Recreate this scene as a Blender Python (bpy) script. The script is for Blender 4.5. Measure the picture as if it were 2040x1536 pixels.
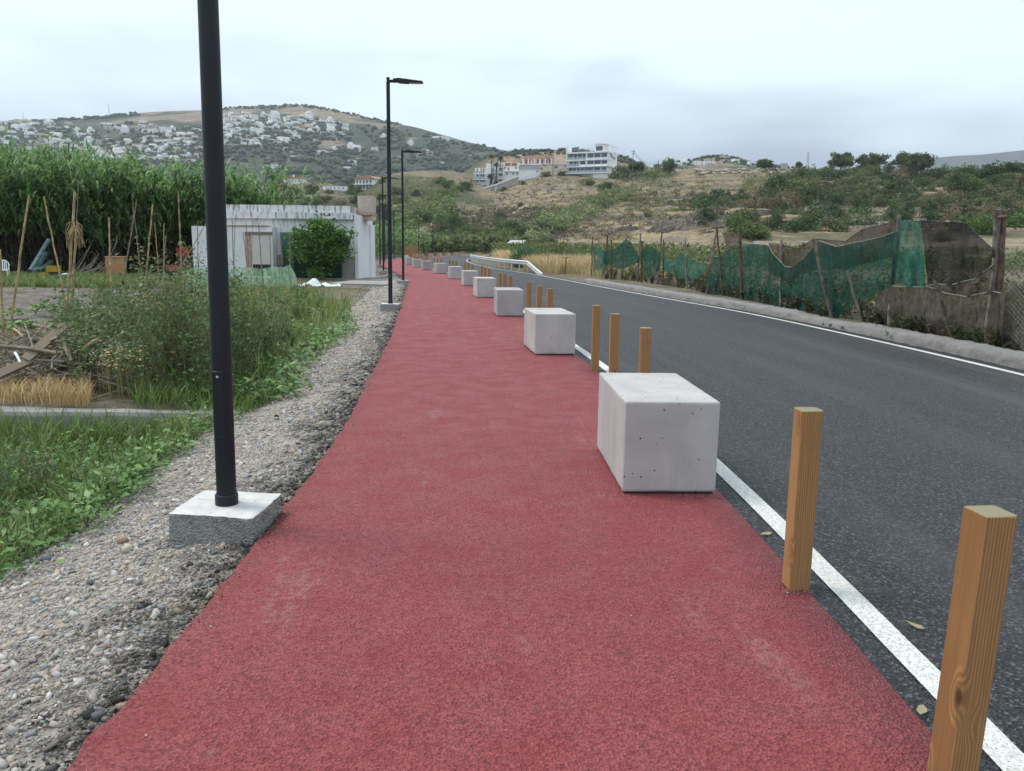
import bpy, bmesh, math, random
import numpy as np
from mathutils import Matrix, Vector

for _o in list(bpy.data.objects):
    bpy.data.objects.remove(_o)
SC = bpy.context.scene
COL = SC.collection
RAD = math.radians

# ---------------------------------------------------------------- camera
FPX, IMG_W, IMG_H = 1533.0, 2040.0, 1536.0      # focal length in photo pixels
PITCH, ROLL, EYE = RAD(10.13), RAD(0.7), 1.6
cam_data = bpy.data.cameras.new('camera')
cam_data.sensor_width = 36.0
cam_data.lens = 36.0 * FPX / IMG_W
cam_data.clip_start = 0.05
cam_data.clip_end = 12000.0
cam = bpy.data.objects.new('camera', cam_data)
COL.objects.link(cam)
cam.matrix_world = Matrix.Translation((0, 0, EYE)) @ Matrix.Rotation(math.pi / 2 - PITCH, 4, 'X') @ Matrix.Rotation(ROLL, 4, 'Z')
SC.camera = cam

# ---------------------------------------------------------------- sky
SUN_EL, SUN_AZ = RAD(58), RAD(-70)               # azimuth clockwise from +Y (the way the road runs)
world = bpy.data.worlds.new('World')
SC.world = world
world.use_nodes = True
wn, wl = world.node_tree.nodes, world.node_tree.links
wn.clear()
w_out = wn.new('ShaderNodeOutputWorld')
w_bg = wn.new('ShaderNodeBackground')
w_bg.inputs['Strength'].default_value = 0.1
w_sky = wn.new('ShaderNodeTexSky')
w_sky.sky_type = 'NISHITA'
w_sky.sun_disc = False
w_sky.sun_elevation = SUN_EL
w_sky.sun_rotation = SUN_AZ
w_tc = wn.new('ShaderNodeTexCoord')
w_sep = wn.new('ShaderNodeSeparateXYZ')
wl.new(w_tc.outputs['Generated'], w_sep.inputs[0])
def w_noise(sx, sz, off, scale, detail):
    mp = wn.new('ShaderNodeMapping')
    mp.inputs['Location'].default_value = off
    mp.inputs['Scale'].default_value = (sx, sx, sz)
    wl.new(w_tc.outputs['Generated'], mp.inputs['Vector'])
    nz = wn.new('ShaderNodeTexNoise')
    nz.inputs['Scale'].default_value = scale
    nz.inputs['Detail'].default_value = detail
    nz.inputs['Roughness'].default_value = 0.5
    wl.new(mp.outputs[0], nz.inputs['Vector'])
    return nz.outputs['Fac']
def w_math(op, a, b):
    m = wn.new('ShaderNodeMath'); m.operation = op
    for i, s in enumerate((a, b)):
        if isinstance(s, (int, float)): m.inputs[i].default_value = s
        else: wl.new(s, m.inputs[i])
    return m.outputs[0]
def w_range(v, a, b, c, d):
    m = wn.new('ShaderNodeMapRange'); m.interpolation_type = 'SMOOTHSTEP'
    for i, s in enumerate((v, a, b, c, d)):
        if isinstance(s, (int, float)): m.inputs[i].default_value = s
        else: wl.new(s, m.inputs[i])
    return m.outputs[0]
def w_mix(f, a, b):
    m = wn.new('ShaderNodeMix'); m.data_type = 'RGBA'
    wl.new(f, m.inputs[0]) if not isinstance(f, float) else setattr(m.inputs[0], 'default_value', f)
    for i, s in ((6, a), (7, b)):
        if isinstance(s, tuple): m.inputs[i].default_value = (*s, 1)
        else: wl.new(s, m.inputs[i])
    return m.outputs[2]
big = w_noise(1.0, 2.2, (7.7, 3.1, 2.2), 1.7, 3.0)      # slow banks
fine = w_noise(1.0, 5.0, (3.1, 1.7, 0.2), 3.2, 6.0)      # wisps, stretched along the horizon
el = w_sep.outputs['Z']
lift = w_math('ADD', w_math('MULTIPLY', w_math('SUBTRACT', big, 0.5), 0.42), w_math('MULTIPLY', w_math('SUBTRACT', fine, 0.5), 0.20))
bank = w_range(w_math('ADD', el, lift), 0.02, 0.19, 1.0, 0.0)
SKY_K = 10 * 0.735
bright = tuple(SKY_K * c for c in (0.80, 0.935, 1.0))
grey = tuple(SKY_K * c for c in (0.40, 0.45, 0.57))
veil = tuple(SKY_K * c for c in (0.74, 0.84, 0.96))
upper = w_mix(w_range(fine, 0.45, 0.75, 0.0, 0.8), bright, veil)
cloud = w_mix(bank, upper, grey)
low = tuple(SKY_K * c for c in (0.30, 0.345, 0.45))
cloud = w_mix(w_range(w_math('ADD', el, w_math('MULTIPLY', lift, 0.7)), -0.02, 0.11, 0.75, 0.0), cloud, low)   # darker cloud base low over the hills
w_col = w_mix(0.94, w_sky.outputs[0], cloud)              # overcast: the clear sky hardly shows through
wl.new(w_col, w_bg.inputs['Color'])
wl.new(w_bg.outputs[0], w_out.inputs['Surface'])

# ---------------------------------------------------------------- sun behind the cloud
sun_data = bpy.data.lights.new('sun', 'SUN')
sun_data.energy = 1.5
sun_data.angle = RAD(18)
sun_data.color = (1.0, 0.93, 0.85)
sun = bpy.data.objects.new('sun', sun_data)
COL.objects.link(sun)
_s = Vector((math.sin(SUN_AZ) * math.cos(SUN_EL), math.cos(SUN_AZ) * math.cos(SUN_EL), math.sin(SUN_EL)))
sun.rotation_euler = _s.to_track_quat('Z', 'Y').to_euler()
sun.location = (0, 0, 60)

SC.view_settings.view_transform = 'Standard'
SC.view_settings.look = 'None'
SC.view_settings.gamma = 1.0
SC.view_settings.exposure = 0.8
SC.view_settings.use_curve_mapping = False
SC.render.engine = 'CYCLES'
SC.cycles.use_denoising = True
SC.cycles.max_bounces = 5
SC.cycles.transparent_max_bounces = 12
SC.cycles.volume_bounces = 0
# ================================================================ helpers
rnd = random.Random(7)
NR = np.random.default_rng(11)

def _rx(a):
    c, s = math.cos(a), math.sin(a); return np.array([[1, 0, 0], [0, c, -s], [0, s, c]])
def _rz(a):
    c, s = math.cos(a), math.sin(a); return np.array([[c, -s, 0], [s, c, 0], [0, 0, 1]])
CAM_R = _rx(math.pi / 2 - PITCH) @ _rz(ROLL)
def ray(px, py):
    return CAM_R @ np.array([(px - 1020) / FPX, -(py - 768) / FPX, -1.0])
def at(px, py, dist):
    """the point of the place that lies `dist` metres down the road and is seen at this photo pixel"""
    d = ray(px, py); t = dist / d[1]
    return np.array([t * d[0], dist, EYE + t * d[2]])
def on_level(px, py, z=0.0):
    d = ray(px, py); t = (z - EYE) / d[2]
    return np.array([t * d[0], t * d[1], z])
def project(P):
    c = (np.asarray(P) - np.array([0, 0, EYE])) @ CAM_R
    return np.stack([1020 + FPX * c[..., 0] / -c[..., 2], 768 - FPX * c[..., 1] / -c[..., 2]], -1)

def sstep(a, b, x):
    t = np.clip((np.asarray(x, float) - a) / (b - a), 0, 1); return t * t * (3 - 2 * t)
def _hash(ix, iy, seed):
    h = (ix.astype(np.int64) * 374761393 + iy.astype(np.int64) * 668265263 + seed * 1442695041) & 0xffffffff
    h = ((h ^ (h >> 13)) * 1274126177) & 0xffffffff
    return ((h ^ (h >> 16)) & 0xffffff) / float(0xffffff)
def vnoise(x, y, seed=0):
    x = np.asarray(x, float); y = np.asarray(y, float)
    ix, iy = np.floor(x), np.floor(y); fx, fy = x - ix, y - iy
    fx = fx * fx * (3 - 2 * fx); fy = fy * fy * (3 - 2 * fy)
    a, b = _hash(ix, iy, seed), _hash(ix + 1, iy, seed)
    c, d = _hash(ix, iy + 1, seed), _hash(ix + 1, iy + 1, seed)
    return (a + (b - a) * fx) * (1 - fy) + (c + (d - c) * fx) * fy
def fbm(x, y, seed=0, octv=4, gain=0.5):
    s = 0; amp = 1; tot = 0
    for k in range(octv):
        s = s + amp * vnoise(np.asarray(x) * 2 ** k, np.asarray(y) * 2 ** k, seed + k * 17); tot += amp; amp *= gain
    return s / tot - 0.5

# ---------------------------------------------------------------- scene objects
def setp(o, label=None, cat=None, group=None, kind=None):
    if label: o['label'] = label
    if cat: o['category'] = cat; o['kind'] = 'thing'
    if group: o['group'] = group
    if kind: o['kind'] = kind
    return o
def empty(name, loc=(0, 0, 0), rz=0.0, label=None, cat=None, group=None):
    o = bpy.data.objects.new(name, None); COL.objects.link(o)
    o.location = tuple(float(c) for c in loc); o.rotation_euler = (0, 0, rz)
    o.empty_display_size = 0.1
    return setp(o, label, cat, group)
def link_mesh(name, me, parent=None, loc=None, rot=None):
    o = bpy.data.objects.new(name, me); COL.objects.link(o)
    if parent: o.parent = parent
    if loc is not None: o.location = tuple(float(c) for c in loc)
    if rot is not None: o.rotation_euler = tuple(rot)
    return o
def copy_tree(root, parent=None):
    c = root.copy(); COL.objects.link(c); c.parent = parent
    for ch in root.children: copy_tree(ch, c)
    return c
def np_mesh(name, V, F, mats, tint=None, smooth=False, uv=None, mi=None):
    """V (n,3), F (m,k) one polygon size; tint (n,3) -> point colour attribute"""
    V = np.ascontiguousarray(V, np.float32); F = np.ascontiguousarray(F, np.int32)
    me = bpy.data.meshes.new(name)
    n, (m, k) = len(V), F.shape
    me.vertices.add(n); me.vertices.foreach_set('co', V.ravel())
    me.loops.add(m * k); me.loops.foreach_set('vertex_index', F.ravel())
    me.polygons.add(m); me.polygons.foreach_set('loop_start', np.arange(0, m * k, k, dtype=np.int32))
    me.polygons.foreach_set('loop_total', np.full(m, k, np.int32))
    if smooth: me.polygons.foreach_set('use_smooth', np.ones(m, bool))
    for mm in (mats if isinstance(mats, (list, tuple)) else [mats]): me.materials.append(mm)
    if mi is not None: me.polygons.foreach_set('material_index', np.asarray(mi, np.int32))
    if tint is not None:
        a = me.attributes.new('tint', 'FLOAT_COLOR', 'POINT')
        a.data.foreach_set('color', np.concatenate([tint, np.ones((n, 1))], 1).astype(np.float32).ravel())
    if uv is not None:
        l = me.uv_layers.new(name='UVMap')
        l.data.foreach_set('uv', np.asarray(uv, np.float32)[F.ravel()].ravel())
    me.update(calc_edges=True); me.validate()
    return me

class MB:
    """collects simple shapes into one mesh"""
    def __init__(s): s.v = []; s.f = []; s.m = []
    def add(s, v, f, mi=0):
        o = len(s.v); s.v += [tuple(float(c) for c in p) for p in v]
        s.f += [tuple(o + i for i in q) for q in f]; s.m += [mi] * len(f); return s
    def box(s, x0, x1, y0, y1, z0, z1, mi=0):
        v = [(x, y, z) for z in (z0, z1) for y in (y0, y1) for x in (x0, x1)]
        return s.add(v, [(0, 2, 3, 1), (4, 5, 7, 6), (0, 1, 5, 4), (2, 6, 7, 3), (0, 4, 6, 2), (1, 3, 7, 5)], mi)
    def cbox(s, x0, x1, y0, y1, z0, z1, c, mi=0):
        """box with chamfered edges"""
        bm = bmesh.new(); bmesh.ops.create_cube(bm, size=1)
        for v in bm.verts:
            v.co = Vector(((x0 + x1) / 2 + v.co.x * (x1 - x0), (y0 + y1) / 2 + v.co.y * (y1 - y0), (z0 + z1) / 2 + v.co.z * (z1 - z0)))
        bmesh.ops.bevel(bm, geom=bm.edges[:], offset=c, segments=1, affect='EDGES')
        bm.verts.index_update()
        s.add([v.co for v in bm.verts], [[v.index for v in f.verts] for f in bm.faces], mi); bm.free(); return s
    def beam(s, p, q, w, h, mi=0, up=(0, 0, 1)):
        p, q = Vector(p), Vector(q); d = (q - p).normalized(); u = Vector(up)
        if abs(d.dot(u)) > 0.98: u = Vector((1, 0, 0))
        a = d.cross(u).normalized() * (w / 2); b = a.cross(d).normalized() * (h / 2)
        v = [e + sa * a + sb * b for e in (p, q) for sa, sb in ((-1, -1), (1, -1), (1, 1), (-1, 1))]
        return s.add(v, [(3, 2, 1, 0), (4, 5, 6, 7), (0, 1, 5, 4), (1, 2, 6, 5), (2, 3, 7, 6), (3, 0, 4, 7)], mi)
    def tube(s, pts, r, n=8, mi=0, caps=True):
        pts = [Vector([float(c) for c in p]) for p in pts]; k = len(pts)
        rs = [float(c) for c in r] if hasattr(r, '__len__') else [float(r)] * k
        V = []; a = None
        for i, p in enumerate(pts):
            d = (pts[min(i + 1, k - 1)] - pts[max(i - 1, 0)]).normalized()
            if a is None: a = d.orthogonal().normalized()
            a = (a - d * a.dot(d)).normalized(); b = d.cross(a)
            V += [p + rs[i] * (math.cos(2 * math.pi * j / n) * a + math.sin(2 * math.pi * j / n) * b) for j in range(n)]
        Fc = [(i * n + j, i * n + (j + 1) % n, (i + 1) * n + (j + 1) % n, (i + 1) * n + j) for i in range(k - 1) for j in range(n)]
        if caps: Fc += [tuple(range(n - 1, -1, -1)), tuple((k - 1) * n + j for j in range(n))]
        return s.add(V, Fc, mi)
    def prism(s, poly, y0, y1, mi=0):
        """poly in (x,z) counter-clockwise seen from -y, extruded along y"""
        n = len(poly); v = [(x, y0, z) for x, z in poly] + [(x, y1, z) for x, z in poly]
        return s.add(v, [tuple(range(n)), tuple(range(2 * n - 1, n - 1, -1))] + [((i + 1) % n, i, n + i, n + (i + 1) % n) for i in range(n)], mi)
    def mesh(s, name, mats, smooth=False):
        me = bpy.data.meshes.new(name); me.from_pydata(s.v, [], s.f)
        for mm in (mats if isinstance(mats, (list, tuple)) else [mats]): me.materials.append(mm)
        me.polygons.foreach_set('material_index', s.m)
        if smooth:
            me.polygons.foreach_set('use_smooth', [True] * len(s.f))
            try: me.set_sharp_from_angle(angle=RAD(40))
            except Exception: pass
        me.update(); return me
    def build(s, name, mats, parent=None, smooth=False, loc=None, rot=None):
        return link_mesh(name, s.mesh(name, mats, smooth), parent, loc, rot)

def rots(n, tilt, rng=None, yaw=None):
    """n random rotation matrices: free yaw, then a lean of up to `tilt` radians in any direction"""
    rng = rng or NR
    a = rng.uniform(0, 2 * np.pi, n) if yaw is None else yaw
    t = rng.uniform(0, 1, n) ** 0.7 * tilt; b = rng.uniform(0, 2 * np.pi, n)
    ca, sa, ct, st, cb, sb = np.cos(a), np.sin(a), np.cos(t), np.sin(t), np.cos(b), np.sin(b)
    Z = np.zeros((n, 3, 3)); Z[:, 0, 0] = ca; Z[:, 0, 1] = -sa; Z[:, 1, 0] = sa; Z[:, 1, 1] = ca; Z[:, 2, 2] = 1
    kx, ky = cb, sb
    T = np.zeros((n, 3, 3))
    T[:, 0, 0] = ct + kx * kx * (1 - ct); T[:, 0, 1] = kx * ky * (1 - ct); T[:, 0, 2] = ky * st
    T[:, 1, 0] = kx * ky * (1 - ct); T[:, 1, 1] = ct + ky * ky * (1 - ct); T[:, 1, 2] = -kx * st
    T[:, 2, 0] = -ky * st; T[:, 2, 1] = kx * st; T[:, 2, 2] = ct
    return T @ Z
def scatter(V, F, pos, R, S, col=None):
    """many copies of one small mesh as big arrays: returns V, F, tint"""
    n, k = len(pos), len(V)
    S = np.asarray(S, float)
    if S.ndim == 1: S = np.repeat(S[:, None], 3, 1)
    W = np.einsum('nij,nvj->nvi', R, V[None] * S[:, None, :]) + pos[:, None, :]
    G = (F[None] + (np.arange(n) * k)[:, None, None]).reshape(-1, F.shape[1])
    C = None if col is None else np.repeat(col, k, 0)
    return W.reshape(-1, 3), G, C
def join(parts):
    V, F, C, o = [], [], [], 0
    for v, f, c in parts:
        V.append(v); F.append(f + o); C.append(c); o += len(v)
    return np.concatenate(V), np.concatenate(F), np.concatenate(C)
def vary(n, cols, jit=0.2, rng=None):
    """n colours picked from a list, each a little brighter or darker"""
    rng = rng or NR
    c = np.asarray(cols, float)[rng.integers(0, len(cols), n)]
    return np.clip(c * (1 + rng.uniform(-jit, jit, (n, 1))) * (1 + rng.uniform(-jit / 3, jit / 3, (n, 3))), 0, 1)

def rough_box(x0, x1, y0, y1, z0, z1, step, edge, chip, amp, seed):
    """cast box as a fine grid: chamfered edges of uneven width, faces not quite flat"""
    c = np.array([(x0 + x1) / 2, (y0 + y1) / 2, (z0 + z1) / 2]); h = np.array([x1 - x0, y1 - y0, z1 - z0]) / 2
    Vs, Fs, o = [], [], 0
    for ax in range(3):
        a, b = [(1, 2), (2, 0), (0, 1)][ax]
        for s in (-1, 1):
            na, nb = max(2, int(2 * h[a] / step) + 1), max(2, int(2 * h[b] / step) + 1)
            ga = np.unique(np.concatenate([np.linspace(-h[a], h[a], na), [-h[a] + edge, h[a] - edge]])); gb = np.unique(np.concatenate([np.linspace(-h[b], h[b], nb), [-h[b] + edge, h[b] - edge]]))
            A, B = np.meshgrid(ga, gb, indexing='ij'); P = np.zeros(A.shape + (3,)); P[..., a] = A; P[..., b] = B; P[..., ax] = s * h[ax]
            F = grid_faces(len(ga), len(gb)); Fs.append((F if s > 0 else F[:, ::-1]) + o); Vs.append(P.reshape(-1, 3)); o += A.size
    V = np.concatenate(Vs); q = V + c
    r = edge * (1 + chip * np.clip(fbm(q[:, 0] * 14 + q[:, 2] * 11, q[:, 1] * 14 - q[:, 2] * 9, seed, 4, .6) * 3, -.6, 2.5))[:, None]
    inner = np.clip(V, -(h - r), h - r); d = V - inner; l1 = np.abs(d).sum(1, keepdims=True)
    P = inner + np.where(l1 > 1e-9, d * np.minimum(1.0, r / np.maximum(l1, 1e-9)), 0)
    n = d / np.maximum(np.linalg.norm(d, axis=1, keepdims=True), 1e-9)
    P = P + n * (amp * 2 * fbm(q[:, 0] * 9 + q[:, 2] * 13, q[:, 1] * 9 + q[:, 2] * 7, seed + 5, 5, .62))[:, None]
    return P + c, np.concatenate(Fs)
def grid_faces(nu, nv):
    i, j = np.meshgrid(np.arange(nu - 1), np.arange(nv - 1), indexing='ij'); a = (i * nv + j).ravel()
    return np.stack([a, a + nv, a + nv + 1, a + 1], 1)
# small shapes ----------------------------------------------------------
def strip(n, length, width, droop, fold=0.0):
    """a grass blade or cane leaf: n quads, rises along +z and bends over towards +x"""
    t = np.linspace(0, 1, n + 1); ang = droop * t ** 1.3
    dx = np.concatenate([[0], np.cumsum(np.sin(ang[:-1]) * length / n)]); dz = np.concatenate([[0], np.cumsum(np.cos(ang[:-1]) * length / n)])
    w = width * np.sin(np.pi * np.clip(0.16 + 0.84 * t, 0, 1)) ** 0.7; w[-1] = 0.04 * width
    L = np.stack([dx, -w / 2, dz], 1); Rr = np.stack([dx, w / 2, dz], 1)
    V = np.empty((2 * (n + 1), 3)); V[0::2] = L; V[1::2] = Rr
    F = np.array([(2 * i, 2 * i + 1, 2 * i + 3, 2 * i + 2) for i in range(n)])
    return V, F
LEAF_V = np.array([(0, 0, 0), (0.32, -0.26, 0.06), (1, 0, -0.08), (0.32, 0.26, 0.06)], float)
LEAF_F = np.array([(0, 1, 2, 3)])
_p = (1 + 5 ** 0.5) / 2
ICO_V = np.array([(-1, _p, 0), (1, _p, 0), (-1, -_p, 0), (1, -_p, 0), (0, -1, _p), (0, 1, _p), (0, -1, -_p), (0, 1, -_p), (_p, 0, -1), (_p, 0, 1), (-_p, 0, -1), (-_p, 0, 1)]) / math.sqrt(1 + _p * _p)
ICO_F = np.array([(0, 11, 5), (0, 5, 1), (0, 1, 7), (0, 7, 10), (0, 10, 11), (1, 5, 9), (5, 11, 4), (11, 10, 2), (10, 7, 6), (7, 1, 8), (3, 9, 4), (3, 4, 2), (3, 2, 6), (3, 6, 8), (3, 8, 9), (4, 9, 5), (2, 4, 11), (6, 2, 10), (8, 6, 7), (9, 8, 1)])
ROCK_V = np.array([(x, y, z) for z in (-1, 1) for y in (-1, 1) for x in (-1, 1)], float)
ROCK_F = np.array([(0, 2, 3, 1), (4, 5, 7, 6), (0, 1, 5, 4), (2, 6, 7, 3), (0, 4, 6, 2), (1, 3, 7, 5)])

def leaf_crown(rng, rx, ry, rz, clumps, leaves, leaf, cols, clump_r=0.28, hollow=0.45, flat=0.0, jit=0.22):
    """leafy volume: clumps spread through an uneven ellipsoid, leaves round every clump"""
    d = rng.normal(size=(clumps, 3)); d /= np.linalg.norm(d, axis=1)[:, None]
    r = hollow + (1 - hollow) * rng.uniform(0, 1, clumps) ** 0.6
    r *= 0.78 + 0.44 * vnoise(d[:, 0] * 2.2 + 9, d[:, 1] * 2.2 + d[:, 2] * 1.7, int(rng.integers(1e6)))
    c = d * r[:, None] * np.array([rx, ry, rz])
    if flat: c[:, 2] = np.maximum(c[:, 2], -rz * (1 - flat))
    size = clump_r * min(rx, ry, rz) * rng.uniform(0.7, 1.5, clumps)
    k = rng.integers(0, clumps, leaves)
    off = rng.normal(size=(leaves, 3)); off /= np.linalg.norm(off, axis=1)[:, None]
    off *= (rng.uniform(0.25, 1, leaves) ** 0.5 * size[k])[:, None] * np.array([1.25, 1.25, 0.8])
    pos = c[k] + off
    R = rots(leaves, 1.5, rng)
    ccol = vary(clumps, cols, jit, rng)
    col = np.clip(ccol[k] * (1 + rng.uniform(-jit, jit, (leaves, 1))), 0, 1)
    return scatter(LEAF_V, LEAF_F, pos, R, leaf * rng.uniform(0.6, 1.3, leaves), col)
# ================================================================ materials
class NB:
    def __init__(s, name):
        s.m = bpy.data.materials.new(name); s.m.use_nodes = True
        s.t = s.m.node_tree; s.n = s.t.nodes; s.n.clear()
        s.out = s.n.new('ShaderNodeOutputMaterial')
    def lk(s, a, b): s.t.links.new(a, b)
    def put(s, sock, v):
        if v is None: return
        if isinstance(v, bpy.types.NodeSocket): s.lk(v, sock)
        elif isinstance(v, (tuple, list)) and len(v) == 3 and sock.type == 'RGBA': sock.default_value = (*v, 1)
        else: sock.default_value = v
    def pos(s): return s.n.new('ShaderNodeNewGeometry').outputs['Position']
    def obj(s): return s.n.new('ShaderNodeTexCoord').outputs['Object']
    def normal(s): return s.n.new('ShaderNodeNewGeometry').outputs['Normal']
    def uv(s): return s.n.new('ShaderNodeTexCoord').outputs['UV']
    def rand(s): return s.n.new('ShaderNodeObjectInfo').outputs['Random']
    def attr(s, name='tint'):
        a = s.n.new('ShaderNodeAttribute'); a.attribute_name = name; return a.outputs['Color']
    def map(s, vec, scale=(1, 1, 1), loc=(0, 0, 0), rot=(0, 0, 0)):
        m = s.n.new('ShaderNodeMapping'); s.lk(vec, m.inputs[0])
        s.put(m.inputs['Location'], loc); s.put(m.inputs['Rotation'], rot); s.put(m.inputs['Scale'], scale); return m.outputs[0]
    def noise(s, vec, scale, detail=4, rough=0.55, dist=0.0):
        n = s.n.new('ShaderNodeTexNoise'); s.lk(vec, n.inputs['Vector'])
        s.put(n.inputs['Scale'], scale); s.put(n.inputs['Detail'], detail); s.put(n.inputs['Roughness'], rough); s.put(n.inputs['Distortion'], dist)
        return n.outputs['Fac']
    def voro(s, vec, scale, out='Distance', feature='F1', rnd_=1.0):
        n = s.n.new('ShaderNodeTexVoronoi'); n.feature = feature; s.lk(vec, n.inputs['Vector'])
        s.put(n.inputs['Scale'], scale); s.put(n.inputs['Randomness'], rnd_); return n.outputs[out]
    def wave(s, vec, scale, dist=2.0, detail=2, dscale=1.0, direction='X'):
        n = s.n.new('ShaderNodeTexWave'); n.bands_direction = direction; s.lk(vec, n.inputs['Vector'])
        s.put(n.inputs['Scale'], scale); s.put(n.inputs['Distortion'], dist); s.put(n.inputs['Detail'], detail); s.put(n.inputs['Detail Scale'], dscale)
        return n.outputs['Fac']
    def rng(s, v, a, b, c=0.0, d=1.0, smooth=True):
        m = s.n.new('ShaderNodeMapRange'); m.interpolation_type = 'SMOOTHSTEP' if smooth else 'LINEAR'
        for i, x in enumerate((v, a, b, c, d)): s.put(m.inputs[i], x)
        return m.outputs[0]
    def mix(s, f, a, b, mode='MIX'):
        m = s.n.new('ShaderNodeMix'); m.data_type = 'RGBA'; m.blend_type = mode
        s.put(m.inputs[0], f); s.put(m.inputs[6], a); s.put(m.inputs[7], b); return m.outputs[2]
    def math(s, op, a, b=None):
        m = s.n.new('ShaderNodeMath'); m.operation = op; s.put(m.inputs[0], a); s.put(m.inputs[1], b); return m.outputs[0]
    def sep(s, v):
        m = s.n.new('ShaderNodeSeparateXYZ'); s.lk(v, m.inputs[0]); return m.outputs
    def bump(s, h, strength=0.5, dist=0.01, prev=None):
        b = s.n.new('ShaderNodeBump'); s.put(b.inputs['Strength'], strength); s.put(b.inputs['Distance'], dist); s.lk(h, b.inputs['Height'])
        if prev is not None: s.lk(prev, b.inputs['Normal'])
        return b.outputs[0]
    def surf(s, col, rough=0.8, spec=0.4, metal=0.0, normal=None, alpha=None, trans=0.0, coat=None):
        p = s.n.new('ShaderNodeBsdfPrincipled')
        s.put(p.inputs['Base Color'], col); s.put(p.inputs['Roughness'], rough); s.put(p.inputs['Specular IOR Level'], spec)
        s.put(p.inputs['Metallic'], metal)
        if normal is not None: s.lk(normal, p.inputs['Normal'])
        o = p.outputs[0]
        if trans:
            tr = s.n.new('ShaderNodeBsdfTranslucent'); s.put(tr.inputs['Color'], col)
            mx = s.n.new('ShaderNodeMixShader'); mx.inputs[0].default_value = trans
            s.lk(o, mx.inputs[1]); s.lk(tr.outputs[0], mx.inputs[2]); o = mx.outputs[0]
        if alpha is not None:
            tp = s.n.new('ShaderNodeBsdfTransparent'); mx = s.n.new('ShaderNodeMixShader')
            s.put(mx.inputs[0], alpha); s.lk(tp.outputs[0], mx.inputs[1]); s.lk(o, mx.inputs[2]); o = mx.outputs[0]
        s.lk(o, s.out.inputs['Surface']); return s.m

def plain(name, col, rough=0.7, spec=0.4, metal=0.0, var=0.25, scale=6.0, bump=0.0, bscale=40.0, co='obj'):
    b = NB(name); v = b.obj() if co == 'obj' else b.pos()
    n = b.noise(v, scale, 5)
    c = b.mix(b.rng(n, 0.3, 0.7), tuple(x * (1 - var) for x in col), tuple(min(1, x * (1 + var)) for x in col))
    nm = b.bump(b.noise(v, bscale, 4), bump, 0.01) if bump else None
    return b.surf(c, rough, spec, metal, nm)
def foliage(name, trans=0.35, rough=0.6):
    b = NB(name); return b.surf(b.mix(1.0, b.attr('tint'), (1.3, 1.3, 1.3), 'MULTIPLY'), rough, 0.3, trans=trans)
def tinted(name, rough=0.85, bump=0.0, bscale=60, spec=0.3):
    b = NB(name); v = b.pos(); n = b.noise(v, bscale, 3)
    c = b.mix(b.rng(n, 0.3, 0.7), b.attr('tint'), b.mix(1.0, b.attr('tint'), (0.72, 0.72, 0.72), 'MULTIPLY'))
    return b.surf(c, rough, spec, normal=b.bump(n, bump, 0.004) if bump else None)

def m_red():
    b = NB('red_path_coating'); p = b.pos()
    g = b.voro(p, 88); gc = b.voro(p, 88, 'Color'); n2 = b.noise(p, 170, 3); lo = b.noise(p, 0.55, 5, 0.6); mid = b.noise(p, 3.5, 5, 0.6)
    c = b.mix(b.rng(b.sep(gc)[0], 0, 1), (0.205, 0.041, 0.046), (0.355, 0.088, 0.093))
    c = b.mix(b.rng(mid, 0.35, 0.75, 0, 0.45), c, (0.26, 0.036, 0.043))
    c = b.mix(b.rng(lo, 0.52, 0.8, 0, 0.4), c, (0.38, 0.11, 0.115))
    c = b.mix(b.rng(b.noise(p, 105, 2), 0.58, 0.68, 0, 0.6), c, (0.085, 0.02, 0.023))
    c = b.mix(b.math('MULTIPLY', b.rng(b.noise(b.map(p, (2.2, 0.5, 1)), 1.0, 6, 0.7), 0.54, 0.7, 0, 0.7), b.rng(b.noise(p, 26, 4), 0.4, 0.6)), c, (0.36, 0.17, 0.16))
    h = b.math('ADD', b.math('MULTIPLY', g, 1.0), b.math('MULTIPLY', n2, 0.5))
    return b.surf(c, b.rng(mid, 0.3, 0.7, 0.55, 0.72), 0.28, normal=b.bump(h, 1.0, 0.013))
def m_asphalt():
    b = NB('asphalt'); p = b.pos(); uv = b.uv()
    g = b.voro(p, 85); gc = b.sep(b.voro(p, 85, 'Color'))[0]
    streak = b.noise(b.map(uv, (7.0, 0.05, 1)), 1.0, 5, 0.6); lo = b.noise(p, 0.35, 5)
    c = b.mix(b.rng(gc, 0.2, 0.9), (0.009, 0.010, 0.013), (0.034, 0.036, 0.043)); c = b.mix(b.rng(b.sep(b.voro(p, 85, 'Color'))[1], 0.78, 0.95, 0, 0.85), c, (0.125, 0.126, 0.13))
    c = b.mix(b.rng(streak, 0.45, 0.72, 0, 0.8), c, (0.085, 0.086, 0.093))
    c = b.mix(b.rng(lo, 0.5, 0.8, 0, 0.35), c, (0.062, 0.062, 0.066))
    c = b.mix(b.rng(b.noise(p, 110, 1), 0.66, 0.74, 0, 0.8), c, (0.17, 0.17, 0.175))
    return b.surf(c, b.rng(streak, 0.3, 0.7, 0.55, 0.7), 0.35, normal=b.bump(g, 1.0, 0.014))
def m_line():
    b = NB('white_road_paint'); p = b.pos()
    g = b.voro(p, 80); n = b.noise(p, 45, 4, 0.7)
    c = b.mix(b.rng(n, 0.35, 0.6), (0.50, 0.495, 0.475), (0.70, 0.695, 0.68))
    c = b.mix(b.rng(b.noise(p, 130, 2), 0.58, 0.66), c, (0.2, 0.2, 0.2))
    c = b.mix(b.rng(b.noise(p, 1.3, 4), 0.42, 0.7, 0, 0.5), c, (0.40, 0.39, 0.36))
    return b.surf(c, 0.65, 0.4, normal=b.bump(g, 0.5, 0.006))
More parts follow.
